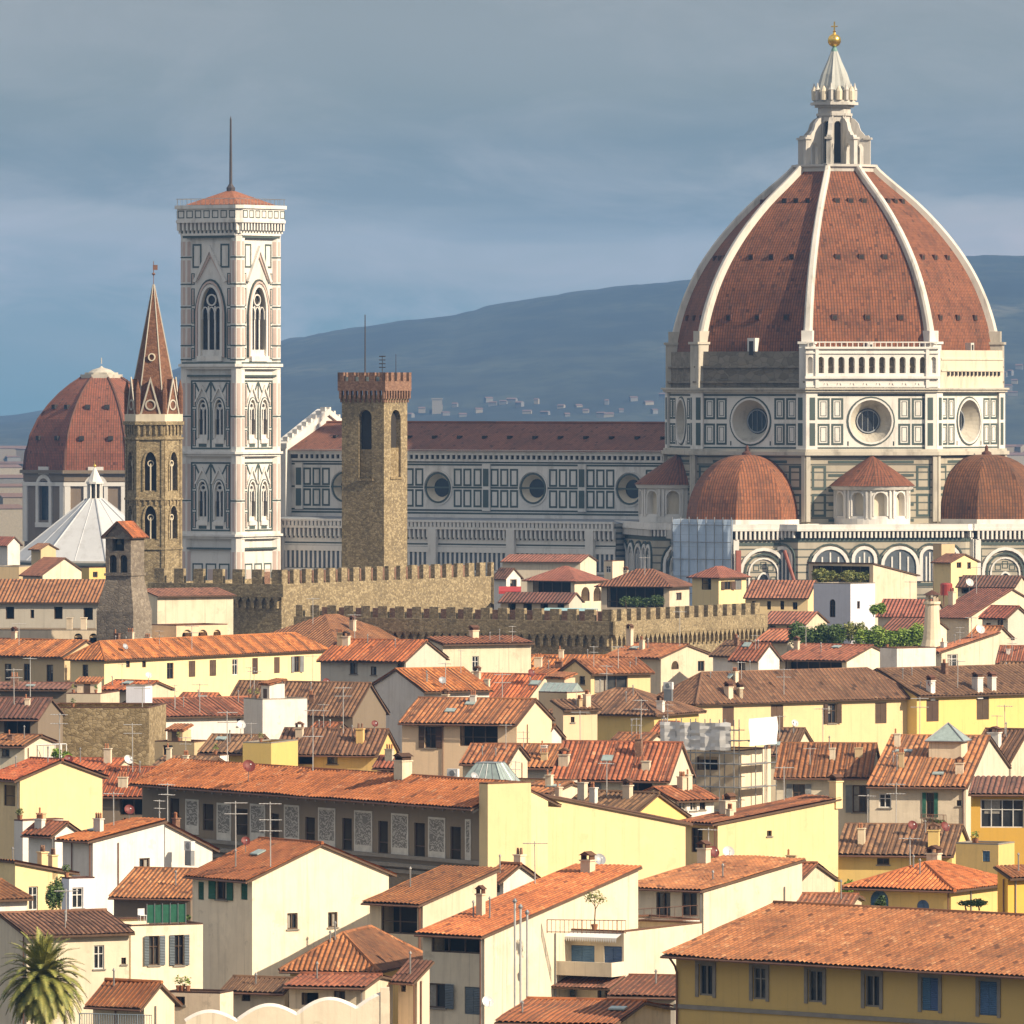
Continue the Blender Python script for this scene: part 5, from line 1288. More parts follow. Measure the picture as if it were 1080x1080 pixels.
for k in range(8):
    a0, a1 = R_(22.5+45*k), R_(67.5+45*k); pr = None
    for j in range(22):
        t = j/21*(len(pp)-1); i = min(int(t), len(pp)-2); f = t-i; z = pp[i][0]*(1-f)+pp[i+1][0]*f; r = (pp[i][1]*(1-f)+pp[i+1][1]*f)
        cur = [(r*math.cos(a0),r*math.sin(a0),z),(r*math.cos(a1),r*math.sin(a1),z)]; w = r*.38
        if pr: m.poly([pr[0],pr[1],cur[1],cur[0]],0,[(-pw+k*50,pt),(pw+k*50,pt),(w+k*50,t*3.5),(-w+k*50,t*3.5)])
        pr, pw, pt = cur, w, t*3.5
sdm = m.build('dome', tile('far_dome_tiles', (.17,.042,.025), (.22,.058,.034), (.27,.08,.05), .3, .5, .55), slo)
for k in range(8):
    a = R_(22.5+45*k); m = MB(); m.tube([(r*math.cos(a)*1.003,r*math.sin(a)*1.003,z) for z, r in pp], .28, 5); m.build('rib', DOMER, sdm)
for d in (-90,-135,-45):
    for z, r, xs in ((43.5,15.9,(-3,3)),(50.0,12.1,(-2.0,2.0))):
        for x in xs: P = octP(r*math.cos(math.pi/8), d); m = MB(); pbox(m, P, x-.5, x+.5, z-.4, z+.5, -.4, 1.2); m.build('porthole', SHADE_BLACK, sdm)
m = MB(); m.prism(octpts(4.3), 55.9, 56.8); m.prism(octpts(3.4), 56.8, 57.2); m.lathe([(2.8,57.2),(1.9,57.8),(.5,58.2),(.02,58.6)], 16); m.tube([(0,0,59),(0,0,60.3)], .1, 5); m.build('top_platform', MATS['pale_marble'] if 'pale_marble' in MATS else MS, slo)

# ------------------------------------------------------------------ white pyramid roof of the round church
bc = at(100, HOR, 1490); bap = thing('baptistery', 'white marble eight sided pyramid roof with small lantern and gilded ball', 'church', (bc.x,bc.y,0), R_(-12))
m = MB(); m.prism(octpts(13.8), 0, 22.6); m.prism(octpts(14.3), 22.6, 23.4); m.build('wall', BANDED, bap)
m = MB(); o8 = octpts(14.0)
for k in range(8): a, b2 = o8[k], o8[(k+1)%8]; m.poly([(*a,23.4),(*b2,23.4),(b2[0]*.1,b2[1]*.1,34.2),(a[0]*.1,a[1]*.1,34.2)])
for a in o8: m.tube([(a[0],a[1],23.45),(a[0]*.1,a[1]*.1,34.25)], .16, 5)
for k in range(8):
    a, b2 = Vector((*o8[k],23.4)), Vector((*o8[(k+1)%8],23.4)); mid = (a+b2)/2; top = Vector((mid.x*.1,mid.y*.1,34.2)); m.tube([mid, top], .1, 4)
m.build('roof', marble('pale_marble', (.50,.51,.52), dirt=.35), bap)
lan = MB(); lan.prism(octpts(1.5), 33.6, 34.3)
for k in range(8): x, y = octpts(1.15)[k]; lan.tube([(x,y,34.3),(x,y,36.9)], .16, 6)
lan.prism(octpts(1.45), 36.9, 37.3); lb_ = lan.build('lantern', MW, bap)
m = MB(); m.prism(octpts(.75), 34.3, 36.9); m.build('lantern_core', SHADE_BLACK, lb_)
m = MB(); m.lathe([(1.4,37.3),(.9,38.3),(.35,39.4),(.1,39.8)], 8); m.build('lantern_cone', MW, lb_)
m = MB(); m.lathe([(.28*math.sin(math.pi*k/8)+.001, 40.1-.28*math.cos(math.pi*k/8)) for k in range(9)], 10); m.tube([(0,0,40.3),(0,0,41)], .05, 4); m.build('gilded_ball', GOLD, lb_)

# ------------------------------------------------------------------ small bell gable
gc = at(138, HOR, 1040); GA = 25.0; bg = thing('bell_gable', 'brown stone bell gable with arched openings and a tiny orange roof', 'bell gable', (gc.x,gc.y,0), -R_(GA))
gL_, gR_ = 3.55, 3.6; PL = lambda s, z, d: (-s, d, z); PR = lambda s, z, d: (-d, s, z); m = MB()
hs = [dict(s0=.95,s1=2.6,z0=33.7,z1=36.6,dep=.9,arch='round'), dict(s0=.5,s1=1.55,z0=31.0,z1=33.2,dep=.8,arch='round'), dict(s0=2.0,s1=3.05,z0=31.0,z1=33.2,dep=.8,arch='round'), dict(s0=.8,s1=1.4,z0=28.2,z1=29.6,dep=.3,arch='round'), dict(s0=2.1,s1=2.7,z0=28.2,z1=29.6,dep=.3,arch='round')]
cut_wall(m, PL, 0, gL_, 26, 35.4, hs[1:]+[dict(hs[0], z1=35.39, arch=None)]); m.poly([(0,0,26),(0,gR_,26),(0,gR_,35.4),(0,0,35.4)]); m.poly([(-gL_,0,26),(-gL_,gR_,26),(-gL_,gR_,35.4),(-gL_,0,35.4)]); m.poly([(-gL_,gR_,26),(0,gR_,26),(0,gR_,35.4),(-gL_,gR_,35.4)])
for yy in (0, gR_): m.poly([(0,yy,35.4),(-gL_,yy,35.4),(-gL_/2,yy,37.2)])
gs = m.build('shaft', WALL['darkstone'], bg)
for h in hs[1:]: q = MB(); q.poly([PL(*t_, h['dep']-.01) for t_ in h['inn']]); q.build('arched_opening', SHADE_BLACK, gs)
q = MB(); q.poly([PL(.95,33.7,.88),PL(2.6,33.7,.88),PL(2.6,35.39,.88),PL(.95,35.39,.88)]); q.build('bell_opening', SHADE_BLACK, gs); q = MB(); q.lathe([(.42,34.5),(.36,34.8),(.2,35.2),(.03,35.35)], 12, (-gL_/2,.45)); q.build('bell', flat('bronze', (.12,.10,.06), .5, .8), gs)
q = MB(); b0 = [(-gL_-.9,-.7),(.7,-.7),(.7,gR_+.7),(-gL_-.9,gR_+.7)]; b1 = [(-gL_,0),(0,0),(0,gR_),(-gL_,gR_)]; q.prism(b0, 0, 26.2); q.hexa([(*a,26.2) for a in b0]+[(*a,30.2) for a in b1]); q.prism([(-gL_-.25,-.25),(.25,-.25),(.25,gR_+.25),(-gL_-.25,gR_+.25)], 35.2, 35.45); q.prism([(-gL_-.15,-.15),(.15,-.15),(.15,gR_+.15),(-gL_-.15,gR_+.15)], 30.6, 30.9); q.build('base', WALL['darkstone'], bg)
q = MB()
for sx in (0,1):
    x0, x1 = (.45, -gL_/2) if sx == 0 else (-gL_-.45, -gL_/2); tile_face(q, [(x0,-.4,35.3),(x0,gR_+.4,35.3),(x1,gR_+.4,37.35),(x1,-.4,37.35)], .4, .08)
gr = q.build('roof', TILE['orange'], bg); q = MB()
for sx in (0,1):
    x0, x1 = (.45, -gL_/2) if sx == 0 else (-gL_-.45, -gL_/2); slab(q, [(x0,-.4,35.3),(x0,gR_+.4,35.3),(x1,gR_+.4,37.35),(x1,-.4,37.35)])
q.build('eaves', SOFFIT, gr)
# ------------------------------------------------------------------ the old town, far to near (pixel columns/rows fix where each house stands; depths and sizes are metres)
H = House
# --- between the palace and the cathedral
H('v1','house','long low beige house with a red roof against the cathedral nave wall',(530,612,617),592,585,Y=1300,a=15,R=10,wall='pale',t='red')
H('v2','house','small white house with a window right of the battlemented palace wall',(521,534,549),608,599,Y=1240,a=35,roof='gL',wall='white',t='maroon',win=[('R',538,611,545,620,'d')])
H('v4','turret','little cream rooftop turret with one window below the nave',(637,646,658),592,588,Y=1275,a=35,roof='flat',wall='cream',win=[('L',639,597,644,604,'w')],cat='turret')
H('v3','house','pale yellow house with two arched windows and an open red roofed porch',(556,606,637),611,597,Y=1215,a=35,roof='hip',wall='cream',t='red',win=[('L',562,613,602,640,'o'),('R',613,619,622,634,'ao'),('R',626,619,634,634,'ao')])
H('v5','house','cream house with a wide dark roof loggia under a red hipped roof',(634,706,727),616,600,Y=1195,a=22,roof='hip',wall='cream',t='red',win=[('L',640,619,700,641,'o'),('R',713,625,719,633,'d')],oh=.8,chim=[(660,.8,1.0,.6)])
H('v6','house','yellow two storey tower house with flat hipped roof below the scaffolding',(730,758,787),607,597,Y=1170,a=40,roof='hip',wall='lemon',t='red',win=[('L',740,609,750,622,'o'),('R',764,613,771,622,'s'),('R',775,611,782,622,'c','grey')])
H('v7','house','low lemon yellow house with small dark windows right of the tower house',(786,852,858),629,612,Y=1145,a=14,R=10,wall='lemon',t='red',win=[('L',793,634,797,642,'d'),('L',809,634,813,643,'d'),('L',823,634,827,643,'d'),('L',836,635,841,643,'d')])
H('v9','house','small red roofed house in front of the low lemon yellow house',(803,850,862),657,645,Y=1095,a=20,R=9,wall='cream',t='red',win=[('L',812,660,818,668,'d'),('L',830,660,836,668,'d')])
H('v10','house','low brown roof left of the roof garden with a shaded wall',(799,830,840),676,664,Y=1045,a=24,R=9,wall='stained',t='red',win=[('L',806,680,815,690,'o')])
H('v11','house','white plaster house with a maroon roof under the lit battlements',(772,800,822),694,679,Y=985,a=36,wall='white',t='red',win=[('L',778,698,786,707,'d')])
H('x17','house','small terracotta roofed house between the round chimney and the lean-to roof',(930,974,990),664,652,Y=1062,a=22,R=9,wall='pale',t='red',win=[('L',940,668,950,676,'o')])
H('x18','house','narrow cream house with a red shed roof at far right',(1022,1046,1066),672,661,Y=1025,a=38,wall='cream',t='clay',win=[('L',1028,676,1033,684,'d')])
H('x19','house','small house with brown roof in front of the steep lean-to roof',(1048,1070,1090),712,699,Y=965,a=34,wall='white',t='brown')
H('w14','house','small white house with an orange roof between the striped roofs in mid town',(546,575,592),776,765,Y=832,a=34,wall='white',t='clay',win=[('L',553,779,560,787,'d')])
H('w15','house','yellow attic box with a dark door behind the wide striped roof',(690,708,722),771,762,Y=826,a=38,wall='lemon',t='clay',win=[('L',696,774,702,782,'d')])
H('r4','house','small cream attic with two dark windows right of the mustard flat house',(398,418,428),806,797,Y=785,a=30,wall='cream',t='red',win=[('L',402,809,408,815,'d'),('L',411,809,416,815,'d')])
H('k4','house','low brown roofed house between the rough stone block and the orange roof',(162,214,226),810,799,Y=783,a=16,R=8,wall='peach',t='brown',win=[('L',172,812,182,818,'d')])
H('i2','house','narrow house with small terracotta roof in front of the dark maroon roof',(-12,26,34),786,776,Y=800,a=18,R=8,wall='stained',t='clay',win=[('L',2,790,10,798,'d')])
H('i3','house','low orange roof between the yellow gable house and the rough stone block',(60,118,128),812,801,Y=782,a=14,R=8,wall='cream',t='orange')
H('p2','house','tan attic with a slanted roof right of the bright white box house',(326,350,368),772,763,Y=838,a=36,wall='tan',t='clay',win=[('L',332,776,338,784,'d')])
H('g4','house','small white attic with two windows below the long yellow palace',(188,222,236),740,732,Y=893,a=26,wall='white',t='clay',win=[('L',194,744,200,751,'d'),('L',208,744,214,751,'d')])
H('n2','house','orange roofed house stepping down left of the small attic house',(562,592,606),712,703,Y=930,a=24,R=8,wall='peach',t='orange',win=[('L',568,716,575,724,'d')])
H('v8','house','low house with maroon roof and small dark openings behind the battlements',(528,600,614),634,625,Y=1140,a=20,wall='grey',t='maroon',win=[('L',536,636,544,644,'o'),('L',552,636,561,644,'o'),('L',570,636,578,644,'o'),('L',588,636,595,644,'o')])
H('x1b','house','tall house with an open planted roof loggia under a thin red roof',(853,921,967),594,606,Y=1150,a=36,roof='sB',wall='cream',t='red',win=[('L',857,597,917,616,'o')])
H('x1','house','clean white cubic house with a narrow blue arched window',(858,897,923),616,Y=1125,a=36,roof='flat',wall='lilac',t='grey',win=[('L',875,632,881,651,'ad'),('R',904,634,907,642,'d')])
H('x2','house','narrow bright yellow house with small windows beside a tall chimney block',(985,1003,1031),592,584,Y=1190,a=38,wall='lemon',t='red',win=[('R',1009,593,1014,599,'d'),('R',1020,593,1024,600,'d'),('R',1011,608,1016,614,'d')])
H('x2b','house','thin tan chimney block joined to the left of the narrow yellow house',(984,993,1007),574,Y=1200,a=35,roof='flat',wall='tan',t='grey')
H('x3a','house','low house with a long dark red roof under the right small dome',(1010,1070,1084),618,607,Y=1165,a=16,wall='cream',t='maroon',win=[('L',1014,619,1064,626,'o')])
H('x3b','house','house with a large sloping red roof and cream gable wall at far right',(984,1022,1112),650,621,Y=1090,a=42,wall='cream',t='red',chim=[(1000,.2,1.6,.8,'cream','pot')])
H('x4','house','low red roofed house right of the white cubic house',(926,982,996),648,632,Y=1100,a=18,wall='grey',t='red',win=[('L',955,650,975,660,'o')])
H('x9','house','grey walled house with one tall dark window and a red roof at right edge',(1036,1063,1084),650,640,Y=1055,a=40,wall='grey',t='red',win=[('L',1052,653,1058,672,'d'),('L',1040,657,1045,668,'d')])
# --- left, behind the yellow palace
H('d4','house','small white gabled house at far left edge beside the round church roof',(-6,8,21),573,566,Y=1350,a=35,wall='white',t='red')
H('d5','house','tiny tan gabled house in front of the white pyramid roof',(33,43,59),578,573,Y=1330,a=40,wall='tan',t='clay')
H('d1','house','tan flat topped house at far left under the white pyramid roof',(-8,20,27),598,Y=1250,a=15,roof='flat',wall='tan',t='grey',R=9)
H('d2','house','cream gabled house with two tier red roof left of the bell gable',(24,45,91),605,588,Y=1200,a=48,wall='pale',t='red')
H('d3','house','small yellowish flat house between pyramid roof and bell gable',(86,94,112),599,Y=1180,a=40,roof='flat',wall='yellow',t='clay',win=[('R',98,603,103,609,'d')])
H('a','church_hall','long hall with orange roof and three dark square windows by the bell gable',(-14,108,114),634,611,Y=1080,a=5,R=18,wall='grey',t='orange',win=[('L',6,640,15,653,'o'),('L',57,640,66,653,'o'),('L',88,641,98,654,'o'),('L',32,643,36,652,'o')])
H('e1','house','pale stained plaster house with uneven top right of the bell gable',(150,166,246),628,621,Y=1078,a=60,roof='sR',wall='stained',t='clay')
H('e2','house','low cream house with round arches on a roof terrace behind yellow palace',(160,186,240),660,Y=1055,a=48,roof='flat',wall='peach',t='clay',win=[('R',192,664,203,676,'ao'),('R',209,664,219,676,'ao'),('R',225,664,233,676,'ao')])
H('cw','terrace_wall','cream terrace house with little battlements and four low arches',(-14,139,147),665,Y=1050,a=5,roof='flat',R=8,wall='cream',t='grey',win=[('L',78,668,87,679,'ao'),('L',94,668,103,679,'ao'),('L',110,668,119,679,'ao'),('L',126,668,135,679,'ao')])
for px in (73,88,104,121,135):
    hh = HOUSES['cw']; p = Vector((-hh.sL(px), .3, hh.ze)); m = MB(); m.box(p.x-.35,p.x+.35,.0,.7,p.z+.1,p.z+1.5); m.box(p.x-.42,p.x+.42,-.06,.76,p.z+1.5,p.z+1.62); m.build('merlon', WALL['cream'], hh.wall)
H('f1','palazzo','tan left wing of the long yellow palace, shade in its wall colour, tall dark windows',(-60,68,72),691.5,676,Y=1012,a=33,R=9,wall='tan',t='orange',win=[('L',5,700,12,718,'d'),('L',25,700,32,718,'d'),('L',49,701,56,719,'d')],cat='palace',chim=[(15,.5,.9,.6)])  # tan wall paints in the shade on this side of the yellow palace
H('f2','palazzo','long yellow palace wing with a row of brown windows under orange roof',(74,110,341),693,677,Y=1000,a=33,roof='hip',wall='lemon',t='orange',cat='palace',win=[('L',87,701,93,719,'d'),('R',133,697,137,704,'d'),('R',150,697,154,704,'d'),('R',176,699,183,716,'d'),('R',199,697,206,714,'c'),('R',221,696,228,713,'c'),('R',245,695,251,712,'w'),('R',266,694,272,711,'c'),('R',289,693,295,710,'c'),('R',310,692,316,709,'s','grey')])
H('l','house','big red hipped roof rising behind the yellow palace wing',(246,356,452),683,648,Y=1062,a=36,roof='hip',wall='cream',t='orange',chim=[(372,.45,1.2,.7)])
H('m2','house','cream rubble wall house with one small window behind orange roofs',(452,467,560),679,673,Y=962,a=62,roof='sR',wall='stained',t='clay',win=[('R',498,692,505,708,'w')],chim=[(490,.5,.8,1.0)])
H('m','house','tall plain grey house with bright cream gable end and drainpipe',(338,428,470),696,676,Y=945,a=24,wall='grey',t='orange',win=[('L',369,697,377,711,'d'),('L',391,703,397,712,'d'),('L',419,699,426,712,'d')],chim=[(365,.35,1.0,.8)],oh=.7)
HOUSES['m'].near
H('w4','house','white gabled house with a cluttered terrace right below the battlements',(752,775,806),690,677,Y=1000,a=40,wall='white',t='brown')
H('w3','house','cream gable house with a small arched window and a square one',(640,697,752),693,680,Y=1005,a=38,wall='cream',t='clay',win=[('R',708,697,716,706,'ao'),('R',736,697,743,708,'d')],chim=[(645,.4,2.0,.7)])
H('x10','house','low red roofed house cut by the right edge under the grey walled house',(1052,1085,1092),698,682,Y=985,a=10,R=8,wall='cream',t='red',win=[('L',1060,700,1080,710,'o')])
H('x8','house','cream house with steep lean-to roof and white framed window at right',(981,993,1053),687,667,Y=1000,a=50,roof='sL',wall='stained',t='red',win=[('R',999,690,1010,704,'w')])
H('x6','terrace_house','broad terrace house crowned with a green roof garden',(824,908,978),686,Y=1040,a=40,roof='flat',wall='white',t='clay')
H('x7','house','red roofed house with dark blue recess below the roof garden',(822,893,945),696,681,Y=985,a=32,wall='pale',t='red',win=[('L',828,698,888,707,'o')],chim=[(832,.3,1.0,.6)])
H('x7b','house','plain white wall house under the right half of the roof garden',(928,946,987),684,Y=975,a=55,roof='flat',wall='white',t='clay')
# --- middle
H('w2','house','wide low orange roof left of the three light attic window',(530,626,634),713,692,Y=965,a=14,R=14,wall='cream',t='orange')
H('w6','house','small yellow attic house with a three part window and grey gable',(592,623,686),709,696,Y=905,a=58,roof='gR',wall='lemon',t='clay',win=[('R',627,713,662,731,'d3'),('L',597,713,602,722,'d'),('L',611,713,617,722,'d')])
H('w5','house','small orange roofed house behind the striped roof with dark loggia',(488,556,592),736,712,Y=925,a=26,wall='cream',t='orange',chim=[(503,.35,1.0,.7)])
H('w7','house','low cream flat house with a roof skylight in the middle of town',(568,598,622),731,Y=890,a=40,roof='flat',wall='peach',t='clay')
H('x11','palazzo','long yellow palace with brown shutters and a hipped brown roof at right',(688,735,966),739,706,Y=900,a=52,roof='hip',wall='lemon',t='brown',cat='palace',win=[('R',762,745,774,766,'c'),('R',813,743,826,767,'c'),('R',873,742,882,763,'s'),('R',923,741,935,763,'c')],chim=[(885,.15,1.1,.8),(860,.2,1.0,.6),(890,.2,.9,.6)])
H('x11b','palazzo','deeper yellow palace extension with two closed shutters at the right edge',(958,967,1130),732.5,706,Y=917,a=52,roof='gR',L=13,wall='yellow',t='brown',cat='palace',win=[('R',977,738,990,761,'c'),('R',1030,735,1043,759,'c')],chim=[(985,.1,1.3,.8,'white'),(1032,.4,1.5,1.0,'white'),(1046,.5,1.4,.8,'white')])
H('w9','house','yellow house with low brown hipped roof beside the long right palace',(580,690,737),752,727,Y=868,a=28,roof='hip',wall='yellow',t='brown',chim=[(700,.2,1.0,.7,'white')])
H('o','house','house with a broad faded striped brown roof left of the grey house',(236,372,407),752,721,Y=885,a=24,wall='brown',t='brown',win=[('L',272,760,300,775,'o')])
H('n','house','white flat walled house with a low orange roof beside grey house',(436,447,516),728,706,Y=905,a=60,roof='gR',L=12,wall='white',t='orange')
H('j','house','long low white house with maroon tiles left of the faded roof',(152,163,285),755,738,Y=868,a=62,roof='gR',L=11,wall='white',t='red',win=[('R',250,758,254,766,'d')])
H('p','house','bright white box shaped house in front of the faded striped roof',(257,277,324),738,Y=850,a=58,roof='flat',wall='white',t='grey')
H('g1','shed','small orange roofed shed below the long yellow palace',(108,150,180),727,719,Y=905,a=35,wall='cream',t='orange')
H('g2','house','low cream house with flat top below the tan palace wing',(70,106,113),732,Y=895,a=12,roof='flat',R=8,wall='cream',t='clay')
H('g3','shed','long dark canopy roof below the tan palace wing at left edge',(-20,70,78),727,721,Y=925,a=8,R=8,wall='brown',t='maroon')
H('h2','water_tank','white box tank on top of the rough stone block',(133,153,159),724,Y=868,a=12,R=3,roof='flat',wall='lilac',t='grey',cat='tank')
H('h','tower_house','rough brown stone block house with blank front at left',(41,157,162),747,Y=850,a=6,R=12,roof='flat',wall='rubble',t='clay',group='houses of the old town')
H('i','house','dark maroon roofed house at the left edge beside the stone block',(-24,40,46),757,737,Y=838,a=10,R=11,wall='brown',t='maroon',win=[('L',4,760,32,776,'o')])
H('k2','house','small tan flat house right of the rough stone block',(163,205,224),783,Y=818,a=25,roof='flat',wall='tan',t='clay',win=[('L',172,786,182,797,'d')])
H('k','house','ochre house with a short striped brown roof below the white box house',(212,264,275),793,776,Y=803,a=14,R=9,wall='ochre',t='brown')
H('k3','house','tiny white house with one dark door between roofs at left',(216,232,241),797,Y=792,a=30,roof='flat',wall='white',t='clay',win=[('L',222,799,226,807,'d')])
H('r1','house','yellow house with dark brown roof below the faded striped roof',(292,398,418),793,770,Y=806,a=16,wall='yellow',t='brown',win=[('L',300,796,330,806,'o'),('L',345,796,356,806,'d')],chim=[(380,.2,1.3,.7,'yellow','pot'),(316,.3,.9,.7)])
H('r2','house','mustard flat house left of the dark brown roof',(256,286,293),784,Y=800,a=20,roof='flat',R=7,wall='ochre',t='grey')
H('q','house','grey cream house with bold striped roof, shuttered window and dark loggia',(424,545,582),762,738,Y=822,a=18,wall='peach',t='clay',win=[('L',448,766,460,789,'s'),('L',485,765,525,787,'o')],pipe=False,chim=[(470,.6,.7,.6)])
H('w10','house','plain beige house with one tiny window right of the white gable',(583,594,630),747,739,Y=845,a=60,roof='sR',wall='peach',t='brown',win=[('R',602,756,606,762,'d')])
H('w11','house','small striped roof perched behind the wide striped roof in mid town',(640,678,690),787,774,Y=805,a=18,R=9,wall='cream',t='clay')
H('x16','house','small dark roofed house between scaffolding and the striped twin houses',(806,836,843),794,769,Y=808,a=12,R=12,wall='cream',t='brown')
H('x15','house','brown roofed house behind the white gable at the right edge',(1024,1066,1100),800,770,Y=812,a=24,wall='cream',t='brown',chim=[(1049,.15,1.6,1.1,'white')])
H('sc','house','cream flat house wrapped by pole scaffolding in mid town',(706,782,813),792,Y=790,a=28,roof='flat',wall='cream',t='clay',win=[('L',735,798,757,812,'o')])
H('w13','house','orange striped roof house left of the wide striped roof in mid town',(500,584,592),808,786,Y=788,a=12,R=11,wall='grey',t='clay',win=[])
H('w12','house','pale house under the wide striped orange roof in mid town',(584,706,730),819,784,Y=755,a=16,wall='pale',t='clay',win=[('L',607,826,625,838,'s','grey'),('L',657,826,688,838,'o')],chim=[(595,.15,.9,.9)])
H('u','house','small striped roof behind the glass roof lantern',(488,535,542),804,786,Y=765,a=12,R=9,wall='cream',t='clay')
H('x12','house','left twin cottage with striped roof and two grey shuttered windows',(819,917,930),818,785,Y=768,a=7,R=13,wall='pale',t='clay',win=[('L',836,827,849,851,'s','grey'),('L',899,828,914,857,'s','grey')],chim=[(845,.9,1.0,.7),(826,1.0,1.2,.8)])
H('x13','house','right twin cottage with green shutters, flower balcony and white gable',(917,1019,1064),829,777,Y=750,a=9,wall='pale',t='clay',win=[('L',927,837,940,852,'w'),('L',977,836,985,862,'s','green'),('L',1009,844,1014,850,'d')],pipe=True,chim=[(1012,.12,.9,.7)])
H('x14','house','orange veranda house with a wide white framed window at right edge',(1024,1100,1108),837,832,Y=735,a=6,roof='sL',R=8,wall='orange',t='maroon',win=[('L',1034,843,1080,873,'w4')])
# --- the big loggia palace and its neighbours
H('tb','house','low flat house carrying the green glass roof lantern',(484,548,562),829,Y=722,a=25,roof='flat',R=12,wall='grey',t='clay')
H('ra','house','low red roof behind the top of the big yellow wall',(546,582,592),836,826,Y=718,a=25,R=8,wall='cream',t='clay')
H('rc','house','small white attic with a row of windows behind the brown roof',(700,712,753),843,831,Y=722,a=55,roof='gR',L=6,wall='white',t='clay',win=[('R',716,846,724,855,'w'),('R',728,846,735,855,'w'),('R',738,846,744,854,'d')])
H('rb','house','brown tiled roof descending behind the big yellow wall',(585,662,724),864,837,Y=702,a=34,wall='yellow',t='brown',chim=[(662,.4,1.0,.7)])
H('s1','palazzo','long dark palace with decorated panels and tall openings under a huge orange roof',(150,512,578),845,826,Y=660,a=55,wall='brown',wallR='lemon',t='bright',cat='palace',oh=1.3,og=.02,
  win=[('L',179,842,189,870,'o'),('L',214,848,225,876,'o'),('L',248,853,261,881,'o'),('L',286,858,294,886,'o'),('L',322,862,332,890,'o'),('L',361,863,371,897,'o'),('L',399,866,409,900,'o'),('L',437,868,448,904,'o'),('L',475,872,486,908,'o')],chim=[(425,.42,1.4,1.2,'stained')])
H('s2','house','huge blank pale yellow wall stepping down to the right of the dark palace',(556,566,723),837,868,Y=668,a=55,roof='sB',L=9,wall='lemon',t='brown')
H('s3','house','pale yellow end wall joining the dark decorated palace',(510,514.5,560),827,Y=658.6,a=55,roof='flat',L=1.2,wall='lemon',t='clay')
H('y2','house','ochre house with a long mottled striped roof below the twin cottages',(884,1004,1014),900,871,Y=698,a=10,R=12,wall='yellow',t='brown',win=[('L',925,905,938,912,'d')],chim=[(985,.1,1.4,.9,'yellow')])
H('y1','house','tall pale yellow blank gable house with a dark window on its shaded side',(723,757,884),868,851,Y=690,a=52,roof='sL',wall='lemon',t='clay',pipe=True,win=[('L',729,873,741,899,'d2'),('R',809,876,814,882,'d')],chim=[(770,.3,1.1,.8),(885,1.0,1.4,.9,'lemon')])
H('q1','house','yellow gabled house at the left edge with one blank lit gable',(-10,21,108),821,802,Y=740,a=52,wall='lemon',t='orange',win=[('L',4,828,16,850,'o')],chim=[])
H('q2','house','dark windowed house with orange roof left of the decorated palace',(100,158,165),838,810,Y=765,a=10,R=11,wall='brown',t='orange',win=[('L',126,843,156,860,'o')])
H('q4','house','white lit house with a low orange lean-to roof and one small window',(66,98,173),886,866,Y=655,a=46,roof='sL',wall='white',t='orange',win=[('R',147,905,158,919,'d')],pipe=True)
H('q4b','house','white wall sloping down to the right beside the low orange lean-to roof',(168,174,224),868,894,Y=668,a=55,roof='sB',L=6,wall='white',t='clay')
H('q5','house','small white flat block at left with a little red roof beside it',(18,24,67),866,Y=690,a=50,roof='flat',wall='white',t='clay')
H('q5b','house','little red roof in front of the small white block at left',(30,58,82),878,868,Y=675,a=40,wall='white',t='red')
H('q6','house','yellow house with a sloping top and a barred window at left',(-8,16,76),909,920,Y=640,a=58,roof='sB',wall='lemon',t='clay',win=[('R',30,935,40,960,'w')],chim=[(45,.8,1.2,.7,'lemon','pot'),(70,.7,1.0,.6,'lemon','pot')])
H('q6b','house','pale lilac flat wall with a white double door at left',(66,73,100),927,Y=628,a=58,roof='flat',wall='lilac',t='clay',win=[('R',76,936,88,958,'w')])
H('y3b','house','house with blue arched window under a two level orange roof',(900,1003,1064),936,911,Y=607,a=28,roof='hip',wall='yellow',t='orange',win=[('L',918,939,937,962,'ac','blue'),('L',967,949,980,962,'ac','blue')],chim=[(985,.85,1.3,.9,'cream')])
H('y4','house','small yellow terrace house with a blue shutter at right',(1008,1053,1070),891,Y=662,a=26,roof='flat',wall='yellow',t='grey',win=[('L',1036,897,1044,909,'c','blue')])
H('y5','house','deep orange wall cut by the right edge above the tiled palace',(1056,1063,1095),923,915,Y=600,a=55,roof='sR',wall='orange',t='clay')
H('y6','house','small cream house with a red roof left of the mottled palace roof',(800,838,850),933,911,Y=632,a=22,R=9,wall='cream',t='clay',win=[('R',840,938,844,948,'d')])
H('y7b','house','low tiled strip roof just behind the big tiled palace roof',(843,897,906),953,944,Y=600,a=10,R=6,wall='cream',t='clay')
# --- foreground
H('z9','house','little white house with red roof beside the front terrace roofs',(514,531,564),926,912,Y=628,a=44,wall='white',t='clay',win=[('L',518,931,527,941,'o')],chim=[(548,.7,1.0,.7,'cream','pot')])
H('q8','house','cream house with long brown roof and white window behind the palm',(18,28,136),985,964,Y=580,a=64,roof='gR',L=9,wall='pale',t='brown',win=[('R',99,997,110,1022,'w'),('R',128,1010,133,1017,'d')],pipe=True)
H('q7','house','white house with small square window at the left edge behind the palm',(-20,-8,29),947,930,Y=592,a=60,roof='gR',L=9,wall='white',t='clay',win=[('R',10,965,20,977,'d')])
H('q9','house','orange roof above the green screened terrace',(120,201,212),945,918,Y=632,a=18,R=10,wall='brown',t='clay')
H('q10','house','big cream gable house with two small windows and green shutters on the side',(203,266,410),926,890,Y=605,a=54,wall='pale',t='orange',win=[('L',209,930,215,949,'c','green'),('L',228,929,240,949,'s','green'),('L',254,929,261,949,'c','green'),('R',303,963,314,980,'d'),('R',346,962,356,978,'d')])
